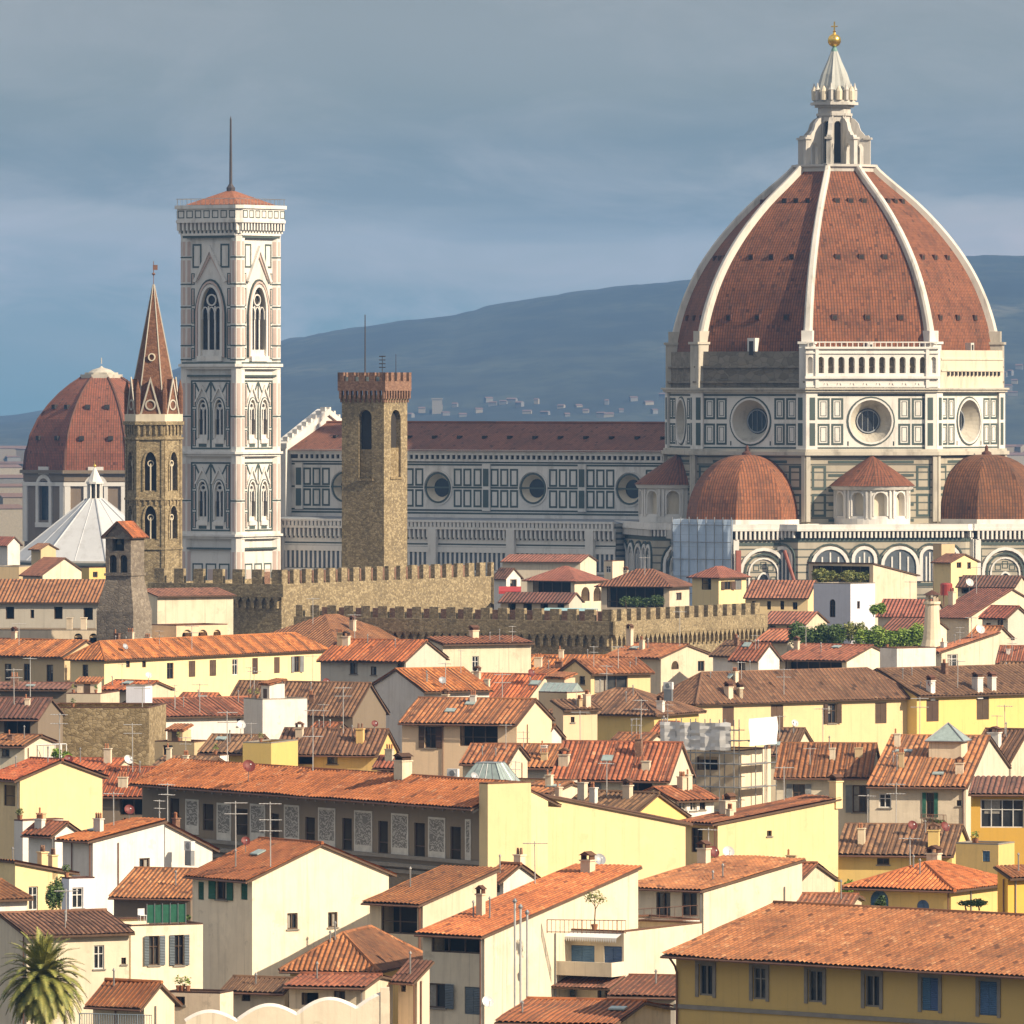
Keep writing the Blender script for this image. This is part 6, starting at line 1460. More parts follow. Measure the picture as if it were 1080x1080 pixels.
H('q10b','terrace_house','cream terrace house with three dark windows and grey shutters below green screen',(133,138,214),977,Y=588,a=64,roof='flat',L=8,wall='pale',t='clay',win=[('R',157,987,168,1018,'s','slate'),('R',184,986,194,1018,'s','slate')])
H('q12','house','yellow house with a plain orange hipped roof beside the big cream gable',(306,394,426),1019,985,Y=567,a=14,R=13,roof='hip',wall='yellow',t='clay',win=[('L',362,1027,372,1036,'d'),('L',378,1027,388,1036,'d')])
H('z3','house','front house with wooden roof room window and orange lean-to roof',(390,446,524),952,917,Y=598,a=36,roof='sL',wall='cream',t='orange',oh=.7,pipe=True,win=[('L',402,954,440,985,'o')])
H('z2','house','front house with long window strip under a long sloping orange roof',(446,511,673),986,915,Y=560,a=36,roof='sL',wall='stained',t='orange',oh=.6,pipe=True,win=[('L',455,989,507,1005,'o'),('L',449,1037,470,1063,'s','slate'),('L',490,1041,508,1070,'c','slate')],chim=[(507,.25,1.4,.5),(620,.9,.8,.8)])
H('z4','house','house with two dark terrace doors under a sloping tiled roof',(660,742,846),938,907,Y=612,a=36,roof='sL',wall='pale',t='clay',oh=.6,win=[('L',692,941,707,966,'d2'),('L',719,941,735,966,'d2'),('L',664,948,670,962,'d')],chim=[(715,.75,1.1,.8)])
H('z4b','terrace_house','bright white stepped wall below the two dark terrace doors',(650,657,738),974,Y=588,a=55,roof='flat',L=6,wall='white',t='clay')
H('z5','terrace_house','terrace house with blue blinds below a scalloped white awning',(577,658,724),983,Y=566,a=30,roof='flat',R=11,wall='pale',t='clay',win=[('L',581,986,590,1003,'d'),('L',600,997,627,1016,'c','blue'),('L',637,998,656,1018,'c','blue'),('L',583,1041,600,1062,'s','slate'),('L',630,1043,645,1056,'d')])
H('z2c','house','narrow house with maroon lean-to roof in front of the long window strip',(420,440,453),1030,1016,Y=545,a=40,roof='sL',wall='cream',t='maroon',win=[('L',423,1034,428,1046,'o')])
H('z7','house','small orange roof tucked left of the big tiled palace',(646,712,722),1050,1031,Y=532,a=14,R=11,wall='grey',t='clay',win=[('L',655,1056,668,1066,'o'),('L',680,1058,700,1070,'o')])
H('z6','house','orange tiled roof along the bottom edge left of the palace',(528,648,664),1079,1057,Y=498,a=16,R=13,wall='cream',t='orange')
H('q13','house','small orange roof behind the palm at the bottom',(98,152,184),1057,1037,Y=533,a=34,wall='cream',t='orange')
H('q14','house','low yellow shed roof with dark tiles behind the scalloped wall',(240,300,318),1043,1033,Y=545,a=24,wall='cream',t='brown',win=[('L',255,1046,264,1056,'o')])
H('q15','house','small flat topped house with striped edge behind the scalloped wall',(305,385,398),1040,1033,Y=540,a=14,R=7,wall='cream',t='clay',win=[('L',352,1045,364,1058,'d'),('L',318,1047,336,1060,'o')])
H('q16','house','low cream house with flat roof behind the scalloped wall at left',(176,232,246),1048,1041,Y=538,a=20,roof='flat',wall='cream',t='brown',win=[('L',185,1051,195,1060,'d')])
H('y7','palazzo','large ochre palace with grey stone window frames and broad tiled roof',(713,1250,1320),1033,981,Y=474,a=41,R=19,wall='ochre',t='clay',cat='palace',oh=1.1,pipe=False,
  win=[('L',737,1017,752,1050,'p'),('L',794,1020,808,1054,'p'),('L',852,1023,868,1057,'p'),('L',912,1028,928,1062,'p'),('L',972,1031,990,1066,'p','blue'),('L',1033,1035,1052,1071,'p','blue')])
# string course and gutter pipe on the big palace
hh = HOUSES['y7']; m = MB()
pbox(m, hh.PL, 0, hh.L+.1, hh.ze-3.45, hh.ze-3.2, -.12, 0); m.build('string_course', STONE_TRIM, hh.wall)
m = MB(); m.tube([(-hh.L+.2,-.9,hh.ze-.35),(-hh.L+.15,-.3,hh.ze-.9),(-hh.L+.15,-.12,hh.ze-1.3),(-hh.L+.15,-.12,3)], .07, 6); m.build('downpipe', RUST, hh.wall)

# panels on the decorated palace: pale frame, grey scrollwork field
sg_ = bpy.data.materials.new('scratched_plaster'); nt, b = nodes(sg_)
vo = nn(nt, 'ShaderNodeTexWave', {'Vector': coords(nt), 'Scale': .9, 'Distortion': 14.0, 'Detail': 2.0, 'Detail Scale': 2.2}, wave_type='RINGS').outputs['Fac']
col = mix(nt, rng(nt, vo, .5, .85), (.20,.185,.16), (.46,.43,.38)); nt.links.new(col, b.inputs['Base Color']); b.inputs['Roughness'].default_value = .9
hh = HOUSES['s1']
for x0, x1, y0, y1 in ((196,210,843,880),(229,244,847,888),(264,280,848,888),(300,316,849,893),(336,354,852,896),(374,393,855,901),(413,431,858,904),(452,470,862,908),(491,497,864,909)):
    a0, a1 = sorted((hh.sL(x0), hh.sL(x1))); Yw = hh.C.y+(a0+a1)/2*hh.sa; zt, zb = EYE-(y0-HOR)/F*Yw, EYE-(y1-HOR)/F*Yw
    m = MB(); panel(m, hh.PL, a0, a1, zb, zt, .16, 0, .06); pbox(m, hh.PL, a0+.16, a1-.16, zb+.16, zb+.75, -.04, 0, 0); f = m.build('sgraffito_panel', flat('panel_frame', (.64,.61,.54), .9), hh.wall)
    m = MB(); pbox(m, hh.PL, a0+.16, a1-.16, zb+.75, zt-.16, -.03, 0); m.build('scrollwork', sg_, f)
m = MB(); zb = EYE-(908-HOR)/F*660
for z, o in ((zb-.35,.25),(zb-1.0,.45),(zb-1.5,.25)): pbox(m, hh.PL, 0, hh.L, z, z+.3, -o, 0)
pbox(m, hh.PL, 0, hh.L, hh.ze-.7, hh.ze-.4, -.3, 0)
kk = (hh.zr-hh.ze)/hh.half
for i in range(int(hh.L/1.4)):
    a0, b0 = i*1.4, i*1.4+.22; q0, q1 = hh.ze-.42, hh.ze-.42-1.15*kk; P_ = hh.PL
    m.hexa([P_(a0,q0,0),P_(b0,q0,0),P_(b0,q1,-1.15),P_(a0,q1,-1.15),P_(a0,q0+.2,0),P_(b0,q0+.2,0),P_(b0,q1+.2,-1.15),P_(a0,q1+.2,-1.15)])
m.build('cornice', STONE_TRIM, hh.wall)
# ------------------------------------------------------------------ roof gardens, palm, pots
LG = leafmat('bright_leaves', (.09,.17,.02), (.24,.33,.04)); LD = leafmat('dark_leaves', (.035,.075,.015), (.10,.15,.03)); LO = leafmat('olive_leaves', (.12,.15,.035), (.28,.28,.08))
def hedge(name, label, px0, px1, py0, py1, Y, mat, n=2600, depth_=2.2, size=.16, group=None, cat='hedge', seed=1, stems=True):
    a, b = at(px0, py1, Y), at(px1, py0, Y); w = b.x-a.x; h = b.z-a.z; o = thing(name, label, cat, ((a.x+b.x)/2, Y, a.z), 0, group)
    r = random.Random(seed); bl = []; k = max(2, round(w/1.6))
    for i in range(k):
        x = -w/2+w*(i+.5)/k; hh = h*r.uniform(.7,1.05); bl.append((x+r.uniform(-.2,.2), r.uniform(-.5,.5), hh*.5, w/k*.75, depth_*.5, hh*.52))
    leaf_mass('foliage', bl, int(n*1.9), size*1.1, mat, o, seed)
    if stems:
        m = MB()
        for i in range(k): x = -w/2+w*(i+.5)/k; m.tube([(x,0,-.3),(x+r.uniform(-.2,.2),0,h*.6)], [.07,.03], 5)
        m.build('stem', WOOD, o)
    return o
Yg = HOUSES['x6'].Y
hedge('hedge','dark green clipped shrubs on the left of the roof garden',833,889,656,681,Yg+3,LD,3200,3,.17,'shrubs of the roof garden',seed=2)
hedge('hedge','sunlit bright green hedge on the right of the roof garden',903,974,657,685,Yg+1.5,LG,4200,3,.17,'shrubs of the roof garden',seed=3)
hedge('shrub','grey green loose shrub between the two roof garden hedges',892,914,650,676,Yg+4,LO,900,2.4,.16,'shrubs of the roof garden',cat='shrub',seed=4)
hedge('shrub','low light green bush in front of the white cubic house',918,932,636,648,Yg+8,LG,500,1.5,.16,cat='shrub',seed=5)
hx = HOUSES['x1b']
hedge('hedge','left leafy planter in the open loggia of the tall house',858,884,599,614,hx.Y+2.5,LO,1400,1.6,.17,'loggia planters',seed=6)
hedge('hedge','right leafy planter in the open loggia of the tall house',891,919,599,614,hx.Y+1.2,LO,1400,1.6,.17,'loggia planters',seed=7)
hedge('shrub','yellow green bush right of the tall yellow blank gable house',886,902,927,944,640,LG,800,1.6,.1,cat='shrub',seed=8)
hedge('climbing_plant','tall climbing plant on the yellow wall at left',51,68,926,958,626,LD,900,1.2,.11,cat='plant',seed=9)
hedge('shrub','row of potted greenery along the green screened terrace',172,196,961,972,590,LD,500,.9,.09,cat='plant',seed=10)
hedge('shrub','dark greenery on the loggia under the red hipped roof',655,700,627,640,HOUSES['v5'].Y-3.2,LD,900,1.2,.15,cat='plant',seed=11)
hedge('shrub','flower box below the green shuttered window of the twin cottage',975,998,862,871,HOUSES['x13'].Y-.6,LD,420,.6,.09,cat='plant',seed=12)
hedge('shrub','low green plants beside the orange hipped roof at right',1012,1040,948,956,602,LD,400,.8,.1,cat='plant',seed=13)
hedge('shrub','dark cypress bush in front of the blue arched window',922,934,944,962,600,LD,500,.9,.09,cat='plant',seed=14)
hedge('shrub','small patch of green behind the white rails near the stone block',58,72,790,801,800,LG,300,1.2,.14,cat='plant',seed=15)
# small terrace tree
p = at(627, 975, 560); o = thing('potted_tree','thin young tree in a pot on the front terrace','tree',(p.x,p.y,p.z))
m = MB(); m.tube([(0,0,0),(.05,0,1.0),(0,0,1.9)], [.05,.04,.02], 5); m.tube([(.05,0,1.0),(.5,0,1.8)], [.03,.015], 4); m.tube([(.05,0,1.2),(-.45,.1,1.9)], [.03,.015], 4); m.build('trunk', WOOD, o)
leaf_mass('crown', [(0,0,1.9,.55,.5,.45),(.5,0,1.7,.35,.35,.3),(-.45,0,1.75,.35,.3,.35)], 260, .09, LO, o, 21)
m = MB(); m.lathe([(.16,-.35),(.24,0),(.2,.02)], 10); m.build('pot', flat('terracotta', (.38,.16,.08), .9), o)

# date palm at bottom left
p = at(45, 1036, 505); palm = thing('palm_tree','date palm with a round crown of arching fronds at bottom left','palm tree',(p.x,p.y,0))
PF = leafmat('palm_fronds', (.085,.115,.022), (.30,.28,.065)); rr = random.Random(5)
m = MB(); m.tube([(0,0,0),(.05,0,p.z*.5),(0,0,p.z-.2)], [.38,.3,.34], 10); m.lathe([(.34,p.z-1.2),(.52,p.z-.6),(.42,p.z),(.1,p.z+.3)], 10); m.build('trunk', flat('palm_bark', (.16,.11,.07), .95, 0, .5, 5), palm)
for k in range(140):
    az = k*2.39996; t = (k+.5)/140; el = R_(88-128*t); L = rr.uniform(2.8,3.5); d = Vector((math.cos(az)*math.cos(el), math.sin(az)*math.cos(el), math.sin(el)))
    pts = []; pos = Vector((0,0,p.z)); v = d.copy(); n_ = 16
    for i in range(n_+1):
        pts.append(pos.copy()); pos = pos+v*(L/n_); v = (v+Vector((0,0,-1))*(.075+.08*(i/n_))*1.0).normalized()
    m = MB(); m.tube(pts[::4], [.035,.03,.022,.015,.008][:len(pts[::4])], 4)
    for i in range(2, n_+1):
        tg = (pts[i]-pts[i-1]).normalized(); sd = tg.cross(Vector((0,0,1))); sd = sd.normalized() if sd.length > .05 else Vector((1,0,0)); up_ = sd.cross(tg)
        ll = .62*math.sin(math.pi*min(1, .12+.85*i/n_))+.08
        for sg in (-1,1):
            for f in (0,.33,.66):
                b = pts[i-1]+(pts[i]-pts[i-1])*f; tip = b+(sd*sg*.8+tg*.65+up_*.25*rr.uniform(.2,1)).normalized()*ll*rr.uniform(.85,1.1)+Vector((0,0,-.1*ll)); m.poly([b-tg*.035, b+tg*.055, tip])
    f = m.build('frond', PF, palm)
m = MB()
for k in range(5): a = k*1.3; m.tube([(0,0,p.z),(.5*math.cos(a),.5*math.sin(a),p.z+.2),(.75*math.cos(a),.75*math.sin(a),p.z-.35)], [.03,.025,.07], 5)
m.build('fruit_stalk', flat('palm_fruit', (.40,.19,.04), .8), palm)

# ------------------------------------------------------------------ skylights, tarps, scaffolding
def on(key, px, t, dz=0): H_ = HOUSES[key]; v = H_.world(H_.spot(px, t)); v.z += dz; return v
PGL = flat('aged_green_glass', (.34,.42,.40), .35, 0, .3, 2.5)
p = at(517, 827, 722); o = thing('roof_lantern','large green glass pyramid roof lantern above the orange roof end','skylight',(p.x,728,p.z-.4), R_(-25))
def frustum(o, w, d, wt, dt, h, base):
    m = MB(); m.box(-w/2,w/2,-d/2,d/2,0,base); m.build('kerb', STONE_TRIM, o)
    b_ = [(-w/2,-d/2,base),(w/2,-d/2,base),(w/2,d/2,base),(-w/2,d/2,base)]; t_ = [(-wt/2,-dt/2,base+h),(wt/2,-dt/2,base+h),(wt/2,dt/2,base+h),(-wt/2,dt/2,base+h)]
    m = MB()
    for k in range(4): m.poly([b_[k],b_[(k+1)%4],t_[(k+1)%4],t_[k]])
    m.poly(t_); m.build('glazing', PGL, o); m = MB()
    for k in range(4):
        A,B,C_,D = Vector(b_[k]),Vector(b_[(k+1)%4]),Vector(t_[(k+1)%4]),Vector(t_[k])
        for i in range(6): f = i/5; m.tube([A+(B-A)*f, D+(C_-D)*f], .035, 4)
        m.tube([A,B], .05, 4); m.tube([D,C_], .05, 4)
    m.build('glazing_bars', METAL, o)
frustum(o, 4.0, 4.0, 1.9, 1.9, 1.7, .3)
p = on('x13', 1000, .30); o = thing('roof_lantern','square glazed pyramid turret on the right twin cottage roof','skylight',(p.x,p.y,p.z-1.2), -R_(14))
m = MB(); m.box(-1.5,1.5,-1.5,1.5,0,2.6); m.build('turret_wall', WALL['cream'], o)
m = MB()
for k in range(4): c_ = [(-1.8,-1.8),(1.8,-1.8),(1.8,1.8),(-1.8,1.8)]; a, b2 = c_[k], c_[(k+1)%4]; m.poly([(*a,2.6),(*b2,2.6),(0,0,4.2)])
g_ = m.build('glazing', PGL, o); m = MB()
for k in range(4): a = c_[k]; m.tube([(*a,2.6),(0,0,4.22)], .07, 5); b2 = c_[(k+1)%4]; m.tube([(*a,2.6),(*b2,2.6)], .07, 5)
m.build('glazing_bars', METAL, o)
for key, px, t, w, d, lab in (('x13',953,.33,1.6,1.0,'flat roof window on the right twin cottage beside the glazed turret'),('f2',136,.3,1.9,1.1,'bright tilted roof window on the yellow palace corner'),('w5',580,.3,1.2,1.0,'small roof window on the orange roofed house')):
    H_ = HOUSES[key]; p = on(key, px, t); o = thing('roof_window', lab, 'skylight', p, H_.root.rotation_euler.z); an = math.atan2(H_.zr-H_.ze, H_.half); m = MB(); m.box(-w/2,w/2,-d/2,d/2,.02,.22); f = m.build('frame', METAL, o); m = MB(); m.box(-w/2+.08,w/2-.08,-d/2+.08,d/2-.08,.2,.25); g = m.build('pane', PGL, o); o.rotation_euler.x = an
p = at(592, 728, 888); o = thing('skylight','long ridged glass skylight on the low flat house in mid town','skylight',(p.x,p.y,p.z-.3),R_(-30))
m = MB(); m.extrude([(-2,-1.3,.2),(-2,1.3,.2),(-2,0,1.1)], (4,0,0)); g = m.build('glazing', PGL, o); m = MB()
for k in range(7): x = -2+k*4/6; m.tube([(x,-1.3,.22),(x,0,1.12),(x,1.3,.22)], .04, 4)
m.build('glazing_bars', METAL, o)

TARP = flat('grey_tarpaulin', (.66,.65,.63), .6, 0, .15, 1.2); TARPW = flat('white_tarpaulin', (.80,.79,.77), .6, 0, .1, 1.2)
h_ = HOUSES['sc']; o = thing('scaffolding','pole scaffolding with grey and white tarpaulins round the cream house in mid town','scaffolding',h_.root.location, h_.root.rotation_euler.z)
zt = h_.ze+3.0; m = MB()
for x in [-h_.L+k*h_.L/5 for k in range(6)]:
    for y in (-.5,-1.6): m.tube([(x,y,0),(x,y,zt)], .055, 5)
for y in (2.0,4.4): 
    for x in (.5,1.5): m.tube([(x,y,0),(x,y,zt)], .055, 5)
for z in (h_.ze+1.0,h_.ze-1.2,h_.ze-3.4,h_.ze-5.6):
    for y in (-.5,-1.6): m.tube([(-h_.L,y,z),(.6,y,z)], .05, 5); m.tube([(-h_.L,y,z+1),(.6,y,z+1)], .04, 5)
    for x in (.5,1.5): m.tube([(x,-1.6,z),(x,4.4,z)], .05, 5)
m.build('poles', METAL, o); m = MB()
for z in (h_.ze-1.25,h_.ze-3.45,h_.ze-5.65): m.box(-h_.L-.2,.6,-1.6,-.5,z,z+.06); m.box(.5,1.5,-1.6,4.4,z-.01,z+.05)
m.build('deck', flat('scaffold_boards', (.36,.29,.2), .9), o)
def cloth(px0, px1, py0, py1, y, mat, nm):
    m = MB(); x0, x1 = -h_.sL(px0), -h_.sL(px1); z1 = EYE-(py0-HOR)/F*h_.Y; z0 = EYE-(py1-HOR)/F*h_.Y; n_ = 14
    q = lambda i, j: (x0+(x1-x0)*i/n_, y-.22*mnoise.noise((i*.7,j*.8,y))-.1*math.sin(i*1.7), z0+(z1-z0)*j/8+.15*mnoise.noise((i*.5,j,9)))
    for i in range(n_):
        for j in range(8): m.poly([q(i,j),q(i+1,j),q(i+1,j+1),q(i,j+1)])
    m.build(nm, mat, o, smooth=True)
cloth(705, 779, 762, 791, -1.75, TARP, 'tarpaulin')
m = MB(); z1 = EYE-(757-HOR)/F*h_.Y; z0 = EYE-(786-HOR)/F*h_.Y
for i in range(8): 
    q = lambda i, j: (1.62+.08*math.sin(i*2.1+j), -1.6+6.0*i/8, z0+(z1-z0)*j/6)
    for j in range(6): m.poly([q(i,j),q(i+1,j),q(i+1,j+1),q(i,j+1)])
m.build('white_tarpaulin', TARPW, o, smooth=True)

# ------------------------------------------------------------------ awnings, railings, flues, tanks
h_ = HOUSES['z5']; o = thing('awning','white scalloped awning over the blue blinds of the front terrace house','awning',h_.root.location,h_.root.rotation_euler.z)
m = MB(); x0, x1 = -h_.sL(597), -h_.sL(656); z = EYE-(989-HOR)/F*h_.Y
m.poly([(x0,-.05,z+.25),(x1,-.05,z+.25),(x1,-.75,z),(x0,-.75,z)]); n_ = 24
for i in range(n_): a, b2 = x0+(x1-x0)*i/n_, x0+(x1-x0)*(i+1)/n_; m.poly([(a,-.75,z),(b2,-.75,z),(b2-.02,-.76,z-.18),((a+b2)/2,-.76,z-.34),(a+.02,-.76,z-.18)])
m.build('canopy', TARPW, o)
m = MB(); m.tube([(x0,-.03,z+.28),(x1,-.03,z+.28)], .06, 6); m.build('roller', METAL, o)
m = MB(); zz = EYE-(1029-HOR)/F*h_.Y; m.box(-h_.L-.2, .0, -1.7, 0, zz, zz+.12); m.box(-h_.L-.2, .0, -1.7, -1.55, zz+.12, zz+.95); m.box(-.15,0,-1.55,0,zz+.12,zz+.95); m.build('balcony', WALL['pale'], h_.wall)
m = MB(); tile_face(m, [(-h_.L-.4,-2.3,zz-.75),(.2,-2.3,zz-.75),(.2,0,zz-.05),(-h_.L-.4,0,zz-.05)], .3, .06); sh_ = m.build('porch_roof', TILE['maroon'], h_.wall); m = MB(); slab(m, [(-h_.L-.4,-2.3,zz-.75),(.2,-2.3,zz-.75),(.2,0,zz-.05),(-h_.L-.4,0,zz-.05)]); m.build('eaves', SOFFIT, sh_)
def railing(label, pts, h=1.0, step=.16, mat=None, posts=True, r=.018):
    p0 = Vector(pts[0]); o = thing('railing', label, 'railing', p0, 0, 'terrace railings'); m = MB(); q = [Vector(p)-p0 for p in pts]
    for a, b2 in zip(q, q[1:]):
        n_ = max(2, int((b2-a).length/step))
        for i in range(n_+1): c_ = a+(b2-a)*i/n_; m.tube([c_, c_+Vector((0,0,h))], r if i % 8 else r*2, 4)
        for z in (.08,h): m.tube([a+Vector((0,0,z)), b2+Vector((0,0,z))], r*1.5, 4)
    m.build('bars', mat or RUST, o); return o
WM = flat('white_rail', (.75,.74,.72), .5)
railing('thin rusty railing on the terrace below the two dark doors', [at(655,972,584), at(736,967,584)], .8, .5)
railing('thin rusty railing round the terrace above the blue blinds', [at(577,984,565), at(660,985,563)], .9, .3)
railing('white railing on the roof terrace beside the rough stone block', [at(16,801,803), at(70,799,803)], 1.3, .5, WM, r=.05)
railing('blue grey metal railing at the bottom beside the palm', [at(84,1082,500), at(160,1084,500)], .75, .14, flat('blue_grey_paint', (.16,.20,.24), .5))
railing('dark railing with flower pots under the green shuttered window', [at(972,868,HOUSES['x13'].Y-.9), at(998,869,HOUSES['x13'].Y-.9)], .8, .12)
p = at(155, 975, 586); o = thing('screen','green mesh screen along the terrace below the orange roof','screen',p,0); q = at(196, 974, 585)-p; m = MB(); m.extrude([(0,0,.1),tuple(q+Vector((0,0,.1))),tuple(q+Vector((0,0,1.35))),(0,0,1.35)], (0,.04,0)); m.build('mesh', flat('green_mesh', (.06,.26,.15), .8, 0, .3, 3), o)
m = MB()
for i in range(6): c_ = q*i/5; m.tube([c_, c_+Vector((0,0,1.45))], .03, 5)
m.build('posts', METAL, o)
p = at(150, 972, 583); o = thing('garden_chair','white plastic chair on the green screened terrace','chair',p,.4); m = MB(); m.box(-.25,.25,-.25,.25,.42,.46); m.build('seat', WM, o); m = MB(); m.box(-.25,.25,.22,.27,.46,.9); m.build('backrest', WM, o)
for sx in (-.22,.22):
    for sy in (-.22,.22): m = MB(); m.tube([(sx,sy,0),(sx,sy,.43)], .025, 5); m.build('leg', WM, o)
# steel flues on the stained wall
for i, px in enumerate((543,549,556)):
    p = at(px, 1075, 556-i*.1); o = thing('flue', ('left','middle','right')[i]+' steel flue pipe climbing the front house wall', 'flue', p, 0, 'steel flues'); m = MB(); h0 = (1075-(952+6*i))/F*556; m.tube([(0,0,0),(0,0,h0)], .075, 8); m.build('pipe', flat('steel_flue', (.62,.62,.60), .35, .3), o); m = MB(); m.lathe([(.14,h0),(.16,h0+.12),(.02,h0+.3)], 8); m.build('cowl', METAL, o)
p = at(998, 628, 1150); o = thing('water_tank','small red drum tank beside the narrow yellow house','tank',p,0); m = MB(); m.lathe([(.05,0),(.85,.02),(.85,1.5),(.7,1.7),(.05,1.75)], 16); m.build('drum', flat('red_paint', (.32,.04,.03), .5), o); m = MB()
for k in range(3): a = k*2.1; m.tube([(.7*math.cos(a),.7*math.sin(a),-1.5),(.7*math.cos(a),.7*math.sin(a),.1)], .06, 5)
m.build('stand', RUST, o)
p = at(983, 683, 1030); o = thing('round_chimney','tall round cream masonry chimney tower at right','chimney',(p.x,p.y,0),0); zb = p.z; m = MB(); m.lathe([(1.6,0),(1.6,zb-.5),(1.15,zb+1.0),(1.0,zb+2.4),(.85,zb+5.2),(1.05,zb+5.4),(1.05,zb+5.7)], 14); m.build('stack', WALL['cream'], o); m = MB()
for k in range(4): a = k*math.pi/2+.4; m.box(.7*math.cos(a)-.15,.7*math.cos(a)+.15,.7*math.sin(a)-.15,.7*math.sin(a)+.15,zb+5.7,zb+6.5)
m.build('pot', WALL['cream'], o); m = MB(); m.lathe([(1.15,zb+6.5),(.02,zb+7.1)], 10); m.build('cap', TILE['clay'], o)
p = at(570, 651, 1085); o = thing('awning','pale turquoise awning behind the dark battlements','awning',p,R_(-25)); m = MB(); m.poly([(0,-1.5,.2),(7.6,-1.5,.2),(7.6,1.5,1.2),(0,1.5,1.2)]); m.build('canopy', flat('turquoise_canvas', (.33,.55,.58), .7), o); m = MB()
for x in (.1,3.8,7.5): m.tube([(x,-1.4,-3),(x,-1.4,.2)], .05, 5); m.tube([(x,1.4,-3),(x,1.4,1.15)], .05, 5)
m.build('posts', METAL, o)
p = at(526, 633, 1190); o = thing('parasol','red canopy on a terrace right of the battlemented palace wall','parasol',p,0); m = MB(); m.poly([(0,0,1.3),(3.2,0,1.3),(3.2,2.5,1.9),(0,2.5,1.9)]); m.poly([(0,0,1.3),(3.2,0,1.3),(3.2,-.02,.9),(0,-.02,.9)]); m.build('canopy', flat('red_canvas', (.42,.04,.04), .8), o); m = MB()
for x in (.1,3.1): m.tube([(x,.05,-1),(x,.05,1.3)], .05, 5)
m.build('posts', METAL, o)

# scalloped garden wall at the bottom
Yw = 503; p = at(196, 1078, Yw); o = thing('garden_wall','cream garden wall with a scalloped wavy top along the bottom','wall',(p.x,p.y,0),R_(2)); x1 = at(411,1078,Yw).x-p.x; m = MB(); n_ = 72; top = []
for i in range(n_+1):
    f = i/n_; ph = (f*3.5) % 1.0; row = 1080-22*f-(13*abs(math.sin(math.pi*(f*3.4+.15)))**1.0 - 4); top.append((x1*f, EYE-(row-HOR)/F*Yw))
for (a,za),(b2,zb) in zip(top, top[1:]):
    m.hexa([(a,0,0),(b2,0,0),(b2,.4,0),(a,.4,0),(a,0,za),(b2,0,zb),(b2,.4,zb),(a,.4,za)])
m.build('wall', WALL['pale'], o); m = MB(); m.tube([(a,.2,z+.02) for a, z in top], .2, 5); m.build('coping', WALL['white'], o)
hm_ = MB(); e_ = x1; hm_.box(e_-.55,e_-.02,-.05,.5,0,top[-1][1]+.4); hm_.build('gate_pier', WALL['pale'], o)

# ------------------------------------------------------------------ aerials and dishes
for key, px, t, h, lab, kd in [
 ('f2',300,.4,3.2,'tall thin aerial on the long yellow palace wing',1),('m',374,.5,3.0,'aerial on the orange roof of the tall grey house',0),('l',330,.3,3.4,'aerial on the big red hipped roof',0),
 ('p',262,.2,3.5,'aerial on the bright white box house',0),('q',530,.5,2.6,'aerial on the bold striped roof',1),('r1',362,.4,4.6,'tall mast aerial on the brown roof below the grey house',1),('r1',330,.3,2.8,'short aerial on the brown roof near the left chimney',0),
 ('w12',612,.6,3.4,'left aerial on the wide striped orange roof',0),('w12',676,.5,4.0,'right aerial on the wide striped orange roof',1),('w6',652,.5,2.6,'aerial on the small yellow attic house',0),('w3',728,.4,4.4,'tall dark mast on the gable house with the small arched window',0),
 ('x11',836,.4,3.0,'aerial on the long yellow palace at right',1),('x11b',1010,.3,3.2,'aerial on the orange palace extension',0),('x13',970,.6,4.2,'tall aerial on the right twin cottage roof',1),('x12',868,.5,3.4,'aerial on the left twin cottage roof',0),
 ('x3b',1030,.4,3.6,'aerial on the large sloping red roof at far right',0),('x7',850,.4,2.6,'aerial on the red roof below the roof garden',0),('x8',1025,.6,2.8,'aerial on the steep lean-to roof at right',0),('v5',680,.3,2.6,'aerial above the dark roof loggia below the nave',0),
 ('s1',240,.5,4.4,'tall aerial on the left of the huge orange roof',1),('s1',330,.45,3.0,'aerial on the middle of the huge orange roof',0),('q1',98,.5,4.2,'aerial behind the yellow gabled house at the left edge',1),('q2',140,.4,4.6,'aerial above the dark windowed house',1),
 ('q4',120,.6,2.8,'aerial on the white lit house roof',0),('q4b',206,.1,3.4,'left tall aerial in front of the dark decorated palace',1),('q10',300,.15,3.6,'middle tall aerial in front of the dark decorated palace',1),('q10',222,.3,3.8,'aerial at the left end of the big cream gable roof',1),('q10',285,.5,2.8,'aerial on the roof of the big cream gable house',0),('z2',560,.7,3.0,'aerial on the long sloping orange front roof',0),('z4',700,.8,2.6,'aerial on the roof above the two dark doors',0),
 ('y2',945,.5,3.6,'aerial on the mottled striped roof of the ochre house',1),('y2',915,.5,2.6,'short aerial on the left of the mottled striped roof',0),('y1',815,.8,3.0,'aerial on the tall pale yellow gable house',0),('y3b',960,.4,2.4,'aerial on the two level orange roof',0),
 ('i',15,.3,3.8,'left edge aerial on the dark maroon roof',1),('i',32,.5,4.2,'aerial on the dark maroon roof next to the stone block',0),('h',150,.4,2.6,'aerial on the rough stone block house',0),('j',236,.4,3.2,'aerial on the long maroon roof left of centre',0),
 ('o',330,.5,3.0,'aerial on the broad faded striped roof',0),('n',470,.4,2.6,'aerial on the low orange roof beside the grey house',0),('rb',640,.4,3.0,'aerial on the brown roof behind the big yellow wall',0),('x15',1060,.4,3.0,'aerial behind the white gable at right edge',0),('f1',20,.3,2.8,'aerial on the tan palace wing',0),
 ('q8',70,.5,2.4,'aerial on the long brown roof behind the palm',0),('w9',640,.5,3.0,'aerial on the low brown hipped roof in mid town',1),('x4',960,.5,2.4,'aerial on the low red roof right of the white cubic house',0)]:
    aerial(key, px, t, h, lab, kd)
